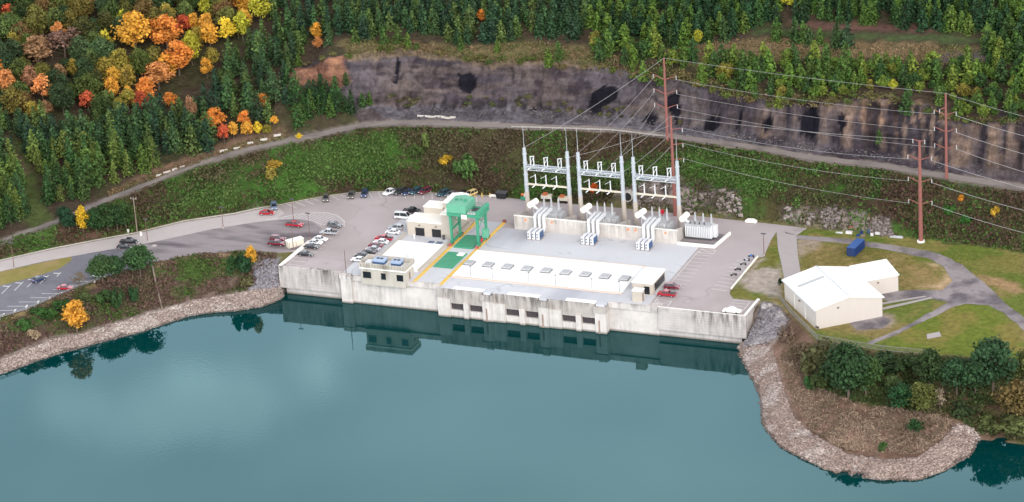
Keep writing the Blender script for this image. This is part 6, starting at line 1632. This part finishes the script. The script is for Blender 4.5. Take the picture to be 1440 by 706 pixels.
hero_xy = np.array(hero_xy)
HPX = [(q[0], q[1], q[2]) for q in hero if q[4] not in ('olive', 'mauve', 'tan')]
def scatter(poly, spacing, jit=.42, avoid=None, minz=None, clear=.8):
    out = []
    xs = [U(x, y, z)[:2] for x, y in poly for z in (10, 60)]
    x0, x1 = min(p[0] for p in xs), max(p[0] for p in xs); y0, y1 = min(p[1] for p in xs), max(p[1] for p in xs)
    for j, yy in enumerate(np.arange(y0, y1, spacing * .87)):
        for xx in np.arange(x0 + (spacing / 2 if j % 2 else 0), x1, spacing):
            x = xx + random.uniform(-jit, jit) * spacing; y = yy + random.uniform(-jit, jit) * spacing
            z = H(x, y); px, py = project(np.array([x, y, z]))
            if not in_poly(np.array([px]), np.array([py]), poly)[0]: continue
            if avoid is not None and len(avoid):
                d = np.hypot(avoid[:, 0] - x, avoid[:, 1] - y)
                if (d < avoid[:, 2] * clear).any(): continue
            if avoid is not None and any(abs(px - hx_) < hw_ * .42 + 4 and hy_ - 2 < py < hy_ + 20 for hx_, hy_, hw_ in HPX): continue
            out.append((x, y, z, float(px), float(py)))
    return out
F_broad = [(-90, -60), (405, -60), (372, 20), (330, 62), (300, 112), (240, 150), (190, 168), (120, 178), (30, 168), (-90, 190)]
F_pineL = [(-90, 205), (0, 172), (40, 176), (120, 186), (190, 172), (250, 156), (300, 150), (312, 190), (296, 214), (214, 236), (190, 252), (150, 266), (84, 296), (66, 288), (34, 200), (10, 182), (30, 262), (46, 296), (24, 322), (-90, 350)]
F_pineR = [(300, 116), (335, 66), (376, 24), (408, -60), (470, -60), (482, 40), (470, 60), (420, 84), (405, 110), (404, 160), (396, 172), (330, 190), (312, 186), (302, 150)]
F_pineC = [(404, 124), (440, 126), (486, 142), (505, 160), (470, 172), (420, 182), (404, 178)]
F_top = [(470, -60), (830, -60), (830, 50), (790, 58), (752, 56), (700, 62), (640, 62), (600, 50), (545, 46), (520, 56), (486, 56), (482, 40)]
F_limeA = [(828, 66), (850, 58), (960, 84), (1060, 92), (1250, 92), (1360, 94), (1440, 92), (1500, 100), (1500, 172), (1440, 168), (1350, 170), (1290, 138), (1235, 130), (1190, 138), (1150, 147), (1090, 142), (1040, 132), (985, 118), (985, 100), (930, 96), (870, 92), (836, 84)]
F_topR = [(830, -60), (1500, -60), (1500, 66), (1420, 62), (1400, 50), (1250, 38), (1100, 32), (1060, 36), (1040, 52), (960, 66), (900, 62), (850, 54), (830, 48)]
F_row = [(1090, 54), (1205, 58), (1205, 68), (1090, 64)]
F_row2 = [(1380, 62), (1500, 66), (1500, 92), (1390, 90)]
cnt = {'pine': 0, 'young': 0, 'broad': 0}
for (x, y, z, px, py) in scatter(F_broad, 6.3, avoid=hero_xy, clear=.95):
    b = random.choice(BROAD); s = random.uniform(.75, 1.25)
    c = random.choice(broad_c)
    gold = (150 < px < 380 and 40 < py < 165 and random.random() < .5) or (px < 110 and 60 < py < 130 and random.random() < .35) or (px > 250 and py < 45 and random.random() < .35)
    if gold:
        c = AC[random.choice(['gold', 'gold', 'olive', 'ygreen', 'orange', 'peach'] if px > 130 else ['tan', 'mauve', 'peach', 'olive'])]
        plant(random.choice(AUT), x, y, s * 1.05, cj(c), 'turning yellow to orange tree massed with others on the upper left slope', 'autumn tree', 'turning trees of the upper left slope', z); continue
    plant(b, x, y, s, cj(c), 'green broadleaf tree in the mixed autumn wood at the upper left', 'broadleaf tree', 'green broadleaf trees of the upper left wood', z); cnt['broad'] += 1
pts = [(q, 'above the hill road at the left') for q in scatter(F_pineL, 4.1, avoid=hero_xy)] + [(q, 'between the autumn trees and the cliff') for q in scatter(F_pineR, 5.0, avoid=hero_xy)] + [(q, 'below the orange rock') for q in scatter(F_pineC, 3.1, avoid=hero_xy)]
stuff_pts = []
pts.sort(key=lambda t: -t[0][4])
for (x, y, z, px, py), where in pts:
    s = random.choice([random.uniform(.55, .8), random.uniform(.8, 1.05), random.uniform(.95, 1.22)]); c = pine_c[random.randrange(4)]
    if py > 225: c = random.choice([lf(92, 112, 54), lf(76, 100, 52), lf(60, 88, 50), lf(100, 114, 56)])
    if where.startswith('below'): s *= .75; c = random.choice([lf(78, 102, 50), lf(62, 92, 50), lf(50, 76, 46)])
    if where.startswith('between'): c = random.choice(pine_c + [lf(72, 94, 50)]); s *= .95
    if cnt['pine'] < 295: plant(random.choice(PINE), x, y, s, cj(c), 'dark green pine in the dense stand ' + where, 'pine tree', 'dark pines ' + where, z); cnt['pine'] += 1
    else: stuff_pts.append((x, y, z, s, c))
yp = [(q, 'on the edge of the right cliff', lime_c) for q in scatter(F_limeA, 4.2, avoid=hero_xy)] + [(q, 'above the bare bench at the upper right', lime_c + pine_c[:2]) for q in scatter(F_row, 3.6) + scatter(F_row2, 4.0)]
tp = [(q, 'in the top wood above the middle cliff', pine_c + [lf(58, 84, 56)]) for q in scatter(F_top, 3.9, avoid=hero_xy)]
tr_ = [(q, 'in the top wood at the upper right', lime_c[:2] + [lf(62, 88, 48), lf(52, 80, 52), lf(46, 72, 46)]) for q in scatter(F_topR, 3.5, avoid=hero_xy)]
far = tp + tr_; far.sort(key=lambda t: -t[0][4])
for (q, where, cs) in yp + far:
    x, y, z, px, py = q; s = random.uniform(.78, 1.2); c = random.choice(cs)
    if where.startswith('on the edge'): s *= 1.05 if py < 125 else .72
    if where.startswith('on the edge') and random.random() < .5:
        plant(random.choice(YBROAD), x, y, s * random.uniform(.75, 1.1), cj(random.choice(lime_c + [lf(128, 122, 56)])), 'bushy yellow green young tree on the edge of the right cliff', 'young tree', 'bushy young trees on the edge of the right cliff', z); continue
    if cnt['young'] < 298: plant(random.choice(YPINE), x, y, s, cj(c), 'young pine ' + where, 'young pine', 'young pines ' + where, z); cnt['young'] += 1
    else: stuff_pts.append((x, y, z, s * .74, c))
# scattered small trees on the benches and cliff top
for (px, py, s, c) in [(500, 60, .8, 1), (540, 62, .85, 1), (574, 66, .7, 0), (560, 60, .9, 1), (648, 70, .7, 1), (700, 72, .6, 0), (772, 92, .8, 0), (786, 84, .9, 1), (890, 108, .7, 0), (905, 112, .9, 0), (930, 118, .8, 4), (986, 116, .9, 0), (1095, 150, .7, 2), (1236, 200, .6, 1), (1276, 158, 1.1, 3), (420, 92, .6, 0), (487, 118, .6, 3), (510, 150, .7, 3), (520, 146, .6, 1)]:
    p = G(px, py); plant(random.choice(YPINE), p[0], p[1], s, cj(lime_c[c]), 'small pine standing apart on the cliff top or its ledges', 'young pine', 'lone small pines about the cliff')
print('trees', cnt, 'stuff', len(stuff_pts))
for i, s_ in enumerate(np.linspace(.02, .98, 58)):
    L_ = [(p[0], p[1]) for p in CL_TOP if p[0] <= 1440]; d_ = np.linspace(0, 1, len(L_)); px = np.interp(s_, d_, [p[0] for p in L_]) + random.uniform(-8, 8); py = np.interp(s_, d_, [p[1] for p in L_]) + random.uniform(-6, 7)
    p = G(px, py); plant(random.choice(SHRUB), p[0], p[1], random.uniform(.5, 1.1), cj(random.choice([lf(112, 104, 66), lf(96, 104, 54), lf(84, 96, 52), lf(120, 108, 76)])), 'small dry bush hanging over the top edge of the cliff', 'bush', 'bushes along the top edge of the cliff', sxy=random.uniform(.7, 1.3))
for i in range(34):
    px = random.uniform(505, 960); py = np.interp(px, [505, 600, 760, 960], [150, 150, 152, 172]) + random.uniform(-14, 3); p = G(px, py)
    plant(random.choice(SHRUB), p[0], p[1], random.uniform(.3, .65), cj(random.choice([lf(96, 98, 64), lf(88, 84, 66), lf(104, 100, 72)])), 'low grey green bush on the dark scree under the cliff', 'bush', 'bushes on the scree under the cliff', sxy=random.uniform(.5, 1.0))
# the remaining far wood as one mass
VV = []; FF = []; CCs = []; off = 0
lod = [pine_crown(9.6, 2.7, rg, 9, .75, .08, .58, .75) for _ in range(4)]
for (x, y, z, s, c) in stuff_pts:
    V, F_, C = lod[random.randrange(4)]; a = random.uniform(0, 6.28); ca, sa = math.cos(a), math.sin(a); c = np.array(cj(c))
    v_ = np.stack([(V[:, 0] * ca - V[:, 1] * sa) * s + x, (V[:, 0] * sa + V[:, 1] * ca) * s + y, V[:, 2] * s + z - .2], 1)
    VV.append(v_); FF.append(F_ + off); off += len(V); CCs.append(C[:, None] * c[None])
if VV: tag(mesh_np('far_pine_wood', np.concatenate(VV), np.concatenate(FF), M['weed'], cols=np.concatenate(CCs)), 'dense dark pine wood filling the top of the view', 'wood', kind='stuff')

# individual trees and shrubs
def hero_plant(protos, r0, h0, px, py, w, h, c, label, cat, group=None, sink=.15):
    p = G(px, py); sc_ = F_PX / np.linalg.norm(p - CAM)
    return plant(random.choice(protos), p[0], p[1], h / sc_ / .927 / h0, c, label, cat, group, sxy=w / sc_ / 2 / r0, sink=sink)
RP = (BIGP, 3.5, 9); AU = (AUT, 2.45, 9); SH = (SHRUB, 1.7, 2.6); BR = (BROAD, 3.6, 10)
hero_plant(*RP, 145, 397, 40, 41, lf(66, 90, 52), 'round dark green pine by the lot rail, the left of two', 'pine tree')
hero_plant(*RP, 163, 394, 26, 38, lf(58, 84, 52), 'slimmer pine squeezed between the two round pines of the left lot', 'pine tree')
hero_plant(*RP, 198, 389, 44, 47, lf(64, 92, 54), 'tall round dark green pine on the left bank beside the pipe, the largest there', 'pine tree')
hero_plant(BARE, 2.3, 8, 113, 405, 24, 24, lf(130, 112, 86), 'sparse tan tree by the rail of the left lot', 'tree')
hero_plant(*AU, 109, 468, 36, 50, lf(214, 156, 62), 'golden yellow tree alone on the left bank above the stony shore', 'autumn tree')
hero_plant(*AU, 355, 378, 15, 36, lf(216, 164, 60), 'slim orange yellow tree at the right end of the left bank', 'autumn tree')
for px, py, w, h, c, lb in [(148, 428, 22, 22, lf(66, 92, 50), 'green bush on the left bank below the round pine'), (164, 430, 24, 28, lf(56, 82, 46), 'dense dark green bush in the middle of the left bank'), (189, 424, 15, 26, lf(54, 84, 52), 'narrow green bush on the left bank near the pipe'), (330, 388, 20, 30, lf(56, 84, 48), 'dark green bush on the bank left of the slim orange tree'), (341, 388, 28, 30, lf(46, 76, 48), 'large dark green bush beside the slim orange tree'), (120, 424, 20, 14, lf(82, 92, 56), 'low olive bush above the golden tree'), (350, 402, 26, 16, lf(96, 92, 62), 'low olive bush below the slim orange tree'), (60, 446, 36, 14, lf(62, 96, 46), 'wide low green bush on the upper left bank'), (88, 436, 36, 14, lf(58, 90, 44), 'wide low green bush on the left bank above the golden tree'), (34, 462, 28, 14, lf(64, 96, 48), 'low green bush at the left edge of the bank'), (46, 476, 24, 14, lf(150, 130, 106), 'straw coloured bush above the left stony shore')]:
    hero_plant(*SH, px, py, w, h, c, lb, 'bush')
for i, (px, py, w, h, c) in enumerate([(98, 325, 24, 34, lf(46, 76, 52)), (118, 330, 18, 44, lf(206, 170, 48)), (136, 328, 30, 38, lf(52, 80, 46)), (152, 326, 30, 42, lf(58, 84, 46)), (166, 325, 28, 40, lf(52, 76, 44)), (178, 322, 26, 40, lf(62, 86, 46)), (187, 318, 20, 32, lf(84, 96, 50)), (90, 316, 20, 28, lf(40, 70, 48))]):
    hero_plant(*(AU if i == 1 else BR), px, py, w, h, c, 'bright yellow slim tree in the thicket between the two roads' if i == 1 else 'bushy green tree in the thicket between the two roads at left', 'tree', None if i == 1 else 'green trees of the thicket between the roads')
for px, py, w, h, c, lb in [(628, 232, 18, 15, lf(196, 160, 52), 'yellow bush on the green bank above the parked cars'), (655, 252, 36, 36, lf(76, 104, 54), 'large round green bush on the bank below the hill road'), (654, 243, 8, 12, lf(176, 160, 60), 'small yellowish bush in front of the large round green bush'), (600, 208, 16, 22, lf(104, 118, 64), 'pale green bush on the bank near the cliff barriers'), (388, 240, 24, 16, lf(170, 140, 60), 'yellowish bush on the bank at the left of the yard'), (586, 225, 26, 24, lf(82, 100, 54), 'olive green bush halfway up the bank'), (384, 250, 26, 14, lf(150, 134, 64), 'low olive yellow bush on the bank near the road bend'), (835, 272, 12, 16, lf(206, 96, 42), 'orange bush seen through the middle gantry'), (1352, 283, 10, 10, lf(204, 140, 52), 'small orange bush on the dark bank right of the lawn pole'), (1400, 305, 12, 16, lf(196, 160, 60), 'yellow bush on the dark bank near the right edge'), (1335, 300, 18, 14, lf(70, 112, 52), 'green bush on the dark bank right of the lawn pole'), (1357, 318, 20, 18, lf(66, 112, 52), 'green bush low on the dark bank right of the lawn pole'), (1098, 402, 8, 12, lf(48, 66, 44), 'small dark bush against the left corner of the warehouse'), (1149, 463, 6, 6, lf(92, 72, 60), 'tiny brown bush at the front corner of the warehouse')]:
    hero_plant(*SH, px, py, w, h, c, lb, 'bush')
# right shore trees
for px, py, w, h, c, lb, kind in [(1193, 560, 68, 84, lf(52, 76, 46), 'large dark green tree on the point below the warehouse, the widest there', RP), (1218, 556, 44, 62, lf(66, 90, 48), 'green tree leaning out at the right of the widest tree on the point', RP), (1308, 548, 42, 62, lf(58, 76, 44), 'dark round tree in the middle of the shore grove', RP), (1345, 556, 46, 58, lf(56, 84, 54), 'bluish green pine in the shore grove beside the tallest one', RP), (1396, 552, 66, 82, lf(54, 80, 52), 'tall dark green pine in the shore grove near the right edge', RP), (1372, 556, 36, 56, lf(60, 86, 54), 'slim green pine just left of the tallest shore pine', RP), (1428, 590, 50, 58, lf(116, 98, 60), 'brownish olive tree at the right edge above the inlet', BR), (1440, 540, 40, 50, lf(90, 96, 54), 'olive tree cut by the right edge of the view', BR), (1297, 580, 42, 46, lf(98, 102, 54), 'olive yellow tree in front of the dark round shore tree', BR), (1268, 574, 40, 38, lf(50, 84, 50), 'low dark green tree between the point and the grove', BR), (1322, 582, 18, 40, lf(146, 130, 110), 'thin pale half bare tree in front of the shore grove', (BARE, 2.3, 8))]:
    hero_plant(*kind, px, py, w, h, c, lb, 'tree')
for px, py, w, h, c, lb in [(1135, 548, 14, 20, lf(58, 96, 52), 'small fresh green bush on the slope of the point'), (1286, 609, 26, 22, lf(52, 82, 46), 'round green bush alone on the brown point, the larger one'), (1242, 636, 16, 15, lf(66, 92, 48), 'small round green bush alone near the tip of the point'), (1125, 505, 40, 26, lf(112, 96, 76), 'brown bush on the slope below the lawn fence, nearest the wall'), (1148, 525, 50, 34, lf(92, 92, 60), 'olive brown bush on the slope beside the widest tree'), (1160, 505, 44, 28, lf(96, 92, 64), 'olive bush right under the lawn fence'), (1158, 548, 44, 26, lf(76, 88, 50), 'low green bush at the foot of the widest tree'), (1250, 520, 50, 24, lf(56, 76, 46), 'dark hedge bush below the fence between the trees'), (1278, 520, 40, 22, lf(62, 80, 46), 'dark hedge bush below the fence left of the grove'), (1252, 552, 36, 26, lf(70, 84, 50), 'leafy bush between the widest tree and the grove'), (1420, 606, 60, 20, lf(92, 98, 58), 'long low bush on the bank of the inlet'), (1390, 600, 40, 16, lf(84, 92, 54), 'low bush on the bank at the mouth of the inlet'), (1355, 585, 40, 22, lf(62, 74, 46), 'dark bush at the foot of the shore grove'), (1105, 478, 30, 20, lf(120, 100, 86), 'dry brown bush on the riprap edge beside the lawn fence corner')]:
    hero_plant(*SH, px, py, w, h, c, lb, 'bush')
# colour the crowns
kids_of = {}
for o in bpy.data.objects:
    if o.parent is not None: kids_of.setdefault(o.parent.name, []).append(o)
for e, c in CROWNS:
    for ch in kids_of.get(e.name, []):
        if ch.name.startswith('crown'): ch.color = (*c, 1)
for lst in (PINE, YPINE, YBROAD, BROAD, AUT, BARE, SHRUB, BIGP):
    for e in lst:
        if e.name not in used:
            for ch in kids_of.get(e.name, []): bpy.data.objects.remove(ch)
            bpy.data.objects.remove(e)

# ------------------------------------------------------------------ ground cover as stuff
def cover(name, poly, n, size, colf, label, cat, h=.5, kind='stuff', minz=.15, flatn=.4, asp=.7):
    xs = [G(max(-60, min(1500, x)), y) if True else None for x, y in poly]
    x0, x1 = min(p[0] for p in xs) - 5, max(p[0] for p in xs) + 5; y0, y1 = min(p[1] for p in xs) - 5, max(p[1] for p in xs) + 5
    X = rng.uniform(x0, x1, n * 6); Y = rng.uniform(y0, y1, n * 6)
    gi = np.clip(np.searchsorted(gx, X) - 1, 0, len(gx) - 2); gj = np.clip(np.searchsorted(gy, Y) - 1, 0, len(gy) - 2)
    fx = (X - gx[gi]) / (gx[gi + 1] - gx[gi]); fy = (Y - gy[gj]) / (gy[gj + 1] - gy[gj])
    Z = (GZ2[gj, gi] * (1 - fx) + GZ2[gj, gi + 1] * fx) * (1 - fy) + (GZ2[gj + 1, gi] * (1 - fx) + GZ2[gj + 1, gi + 1] * fx) * fy
    px, py = project(np.stack([X, Y, Z], -1))
    ok = in_poly(px, py, poly) & (Z > minz)
    X, Y, Z = X[ok][:n], Y[ok][:n], Z[ok][:n]
    clump = fbm(X / 4, Y / 4, 77, 3)
    keep = clump > rng.uniform(.2, .62, len(X)); X, Y, Z, clump = X[keep], Y[keep], Z[keep], clump[keep]
    N = rand_dirs(len(X), rng) * .9 + np.array([0, -.2, flatn]); N /= np.linalg.norm(N, axis=1, keepdims=True)
    V, F_ = leaf_quads(np.stack([X, Y, Z + rng.uniform(.02, h, len(X)) * (.5 + clump)], 1), N, size, rng, asp)
    c = colf(X, Y) * rng.uniform(.7, 1.35, (len(X), 1))
    return tag(mesh_np(name, V, F_, M['weed'], cols=np.repeat(np.clip(c, 0, .85), 4, 0)), label, cat, kind=kind)
def mixc(cols, sc_=9, s=1):
    cols = [np.array(c) for c in cols]
    def f(X, Y):
        a = fbm(X / sc_, Y / sc_, s, 3) + rng.normal(size=len(X)) * .07; t = np.clip((a - .3) / .4, 0, .999) * (len(cols) - 1)
        i = t.astype(int); fr = (t - i)[:, None]; A = np.array(cols)
        return A[i] * (1 - fr) + A[np.minimum(i + 1, len(cols) - 1)] * fr
    return f
bank = [(-40, 352), (81, 317), (154, 285), (210, 264), (280, 236), (400, 205), (444, 197), (507, 182), (600, 179.5), (760, 184.5), (862, 188), (938, 197), (1061, 214), (1138, 229), (1240, 240), (1325, 255), (1440, 272), (1500, 282), (1500, 364), (1440, 356), (1340, 342), (1295, 337)] + [(x, y - 1.5) for x, y in reversed(YARD_TOP) if -40 < x < 1290] + [(-40, 376)]
def bank_col(base):
    zones = [([(230, 300), (300, 262), (345, 245), (350, 270), (300, 298), (240, 308)], lf(88, 112, 58)), ([(385, 250), (440, 208), (560, 186), (575, 230), (470, 262), (400, 284)], lf(86, 114, 56)), ([(560, 186), (740, 188), (740, 268), (640, 268), (570, 240)], lf(92, 80, 62)), ([(735, 245), (900, 215), (960, 215), (960, 250), (860, 270), (740, 280)], lf(76, 104, 52)), ([(960, 212), (1080, 232), (1120, 250), (1080, 285), (1040, 270), (960, 250)], lf(82, 108, 54)), ([(270, 250), (360, 220), (400, 210), (385, 245), (320, 262)], lf(98, 90, 66))]
    def f(X, Y):
        c = base(X, Y); z = np.array([H(x, y) for x, y in zip(X, Y)]); px, py = project(np.stack([X, Y, z], -1)); px = px + rng.normal(size=len(X)) * 7; py = py + rng.normal(size=len(X)) * 4
        for poly, col_ in zones:
            m = in_poly(px, py, poly)[:, None] * .72; c = c * (1 - m) + np.array(col_) * m
        return c
    return f
cover('bank_weeds', bank, 62000, .42, bank_col(mixc([lf(88, 72, 58), lf(92, 82, 58), lf(80, 88, 52), lf(66, 96, 46), lf(86, 122, 56), lf(76, 92, 50), lf(98, 86, 60), lf(84, 70, 58), lf(76, 84, 50)], 20, 5)), 'tangled green and brown weeds covering the bank below the hill road', 'weeds', .8)
cover('bank_weeds', [(1240, 245), (1325, 258), (1440, 274), (1500, 285), (1500, 360), (1440, 354), (1300, 336), (1240, 302)], 7000, .42, mixc([lf(88, 66, 60), lf(104, 78, 66), lf(80, 84, 52), lf(92, 70, 62)], 10, 8), 'dark reddish brown scrub covering the bank at the right', 'scrub', .9)
cover('shore_scrub', lbank[2:-1], 16000, .38, mixc([lf(78, 98, 50), lf(104, 88, 70), lf(112, 86, 78), lf(100, 78, 72), lf(92, 94, 58), lf(116, 92, 82)], 10, 12), 'brown and green scrub on the left bank above the stony shore', 'scrub', .6)
cover('dry_brush', [(1105, 470), (1118, 482), (1150, 500), (1150, 545), (1200, 565), (1330, 585), (1345, 596), (1320, 620), (1290, 640), (1190, 634), (1140, 606), (1112, 560), (1096, 510)], 24000, .50, mixc([lf(158, 136, 116), lf(126, 106, 94), lf(172, 150, 126), lf(134, 112, 100), lf(112, 104, 80), lf(150, 124, 110)], 9, 15), 'dry brown brush covering the point', 'brush', .35, asp=.22, flatn=.9)
cover('shore_scrub', [(1150, 482), (1220, 495), (1440, 512), (1500, 518), (1500, 628), (1440, 622), (1378, 612), (1345, 590), (1200, 566), (1152, 546)], 18000, .42, mixc([lf(60, 76, 44), lf(82, 92, 52), lf(100, 84, 66), lf(70, 86, 46)], 9, 18), 'green undergrowth below the lawn fence around the shore trees', 'undergrowth', .8)
cover('cliff_scrub', [(486, 58), (560, 56), (640, 68), (760, 60), (840, 70), (930, 92), (1040, 118), (1100, 136), (1230, 128), (1345, 164), (1440, 166), (1440, 180), (1343, 180), (1270, 148), (1187, 150), (1100, 154), (1040, 144), (938, 116), (860, 104), (760, 92), (652, 86), (563, 78), (490, 84)], 9000, .36, mixc([lf(128, 114, 78), lf(108, 104, 66), lf(96, 104, 58), lf(132, 108, 84)], 8, 21), 'dry grass and scrub along the top of the cliff', 'scrub', .5)
cover('cliff_scrub', [(930, 68), (1050, 54), (1400, 66), (1410, 94), (1060, 90), (950, 92)], 7000, .34, mixc([lf(146, 124, 92), lf(124, 108, 80), lf(104, 106, 66)], 8, 23), 'straw coloured grass on the bare bench at the upper right', 'grass', .4)
cover('lawn_grass', [(1128, 346), (1185, 343), (1250, 353), (1440, 358), (1440, 430), (1400, 405), (1352, 372), (1318, 357), (1250, 342), (1330, 390), (1310, 404), (1250, 403), (1130, 388)], 6000, .16, mixc([lf(150, 132, 80), lf(128, 128, 66), lf(110, 128, 60)], 8, 27), 'tufted grass on the lawn around the container', 'grass', .12)
cover('road_verge', [(150, 270), (210, 246), (330, 204), (400, 182), (410, 190), (400, 197), (327, 213), (210, 256), (154, 277)], 4000, .3, mixc([lf(124, 104, 78), lf(92, 100, 58), lf(140, 116, 84)], 8, 31), 'rough verge above the hill road on the left', 'verge', .35)

# ------------------------------------------------------------------ stones
def stones(name, poly, n, s0, s1, colf, label, clump=False):
    xs = [G(max(-60, min(1500, x)), y) for x, y in poly]
    x0, x1 = min(p[0] for p in xs), max(p[0] for p in xs); y0, y1 = min(p[1] for p in xs), max(p[1] for p in xs)
    X = rng.uniform(x0, x1, n * 8); Y = rng.uniform(y0, y1, n * 8)
    gi = np.clip(np.searchsorted(gx, X) - 1, 0, len(gx) - 2); gj = np.clip(np.searchsorted(gy, Y) - 1, 0, len(gy) - 2)
    fx = (X - gx[gi]) / (gx[gi + 1] - gx[gi]); fy = (Y - gy[gj]) / (gy[gj + 1] - gy[gj])
    Z = (GZ2[gj, gi] * (1 - fx) + GZ2[gj, gi + 1] * fx) * (1 - fy) + (GZ2[gj + 1, gi] * (1 - fx) + GZ2[gj + 1, gi + 1] * fx) * fy
    px, py = project(np.stack([X, Y, Z], -1)); ok = in_poly(px, py, poly) & (Z > -.5)
    if clump: ok &= fbm(X / 5, Y / 3, 91, 3) > .5
    X, Y, Z = X[ok][:n], Y[ok][:n], Z[ok][:n]; k = len(X)
    cube = np.array([(x, y, z) for z in (-1, 1) for y in (-1, 1) for x in (-1, 1)], float)
    fcs = np.array([(0, 2, 3, 1), (4, 5, 7, 6), (0, 1, 5, 4), (2, 6, 7, 3), (0, 4, 6, 2), (1, 3, 7, 5)])
    s = (s0 + (s1 - s0) * rng.uniform(0, 1, k) ** 2.5)[:, None, None]
    v_ = cube[None] * rng.uniform(.6, 1.2, (k, 1, 3)) * s * .5 * rng.uniform(.6, 1.25, (k, 8, 1)); a = rng.uniform(0, 6.28, k); t = rng.uniform(-.6, .6, k)
    x_ = v_[..., 0] * np.cos(a)[:, None] - v_[..., 1] * np.sin(a)[:, None]; y_ = v_[..., 0] * np.sin(a)[:, None] + v_[..., 1] * np.cos(a)[:, None]
    z_ = v_[..., 2] * .8 + x_ * np.sin(t)[:, None] * .5
    V = np.stack([x_ + X[:, None], y_ + Y[:, None], z_ + Z[:, None] + s[..., 0] * .12], -1).reshape(-1, 3)
    F_ = (fcs[None] + (np.arange(k) * 8)[:, None, None]).reshape(-1, 4)
    c = colf(X, Y) * rng.uniform(.74, 1.25, (k, 1)) * np.where(Z < .22, .5, 1.0)[:, None]      # wet stones at the water line
    tag(mesh_np(name, V, F_, M['stone'], cols=np.repeat(np.clip(c, 0, .8), 8, 0)), label, 'stones', kind='stuff')
m_, n_, l_, b_ = new_mat('stone')
at_ = n_.new('ShaderNodeVertexColor'); at_.layer_name = 'Col'; l_.new(at_.outputs['Color'], b_.inputs['Base Color']); b_.inputs['Roughness'].default_value = .9; b_.inputs['Specular IOR Level'].default_value = .15
M['stone'] = m_
stones('shore_stones', [(-60, 514), (0, 507), (80, 476), (115, 470), (200, 444), (270, 424), (330, 413), (392, 402), (402, 416), (370, 434), (300, 443), (200, 470), (60, 509), (-60, 540)], 17000, .2, .8, mixc([lin(180, 162, 153), lin(162, 144, 136), lin(196, 182, 174)], 5, 41), 'pinkish grey riprap stones along the left shore')
stones('shore_stones', [(352, 368), (390, 364), (394, 404), (350, 408), (362, 395)], 2500, .3, 1.0, mixc([lin(158, 152, 158), lin(140, 134, 142), lin(178, 172, 174)], 5, 43), 'grey riprap stones against the left end wall')
stones('shore_stones', [(1074, 428), (1094, 434), (1106, 452), (1098, 470), (1082, 480), (1046, 488), (1056, 474)], 3500, .4, 1.6, mixc([lin(162, 154, 156), lin(136, 128, 130), lin(190, 182, 182)], 5, 45), 'coarse grey riprap blocks against the right end wall')
stones('shore_stones', [(1040, 488), (1085, 484), (1094, 520), (1106, 560), (1116, 588), (1143, 612), (1190, 638), (1240, 648), (1290, 644), (1325, 620), (1345, 596), (1368, 602), (1380, 620), (1364, 643), (1290, 679), (1196, 673), (1098, 632), (1068, 600), (1067, 560), (1034, 500)], 19000, .2, .8, mixc([lin(178, 158, 148), lin(160, 138, 128), lin(194, 178, 170)], 5, 47), 'pinkish riprap stones around the right point')
stones('cliff_scree', [(508, 152), (600, 149), (760, 151), (860, 159), (938, 168), (1061, 186), (1138, 200), (1240, 214), (1440, 242), (1440, 252), (1240, 225), (1138, 213), (1061, 199), (938, 183), (862, 174), (640, 166), (550, 166)], 2600, .15, .7, mixc([lin(108, 102, 108), lin(96, 90, 96), lin(122, 114, 112)], 6, 49), 'dark scree stones along the foot of the cliff')
stones('bank_rocks', [(866, 272), (900, 258), (985, 260), (1042, 274), (1045, 306), (960, 298), (905, 292), (860, 287)], 420, .3, 1.5, mixc([lin(168, 156, 150), lin(140, 128, 122)], 5, 51), 'pale broken rock at the foot of the bank behind the red pole', True)
stones('bank_rocks', [(1104, 292), (1180, 294), (1250, 306), (1255, 332), (1185, 325), (1104, 312)], 380, .3, 1.5, mixc([lin(164, 152, 148), lin(136, 124, 120)], 5, 53), 'pale broken rock at the foot of the bank behind the container', True)
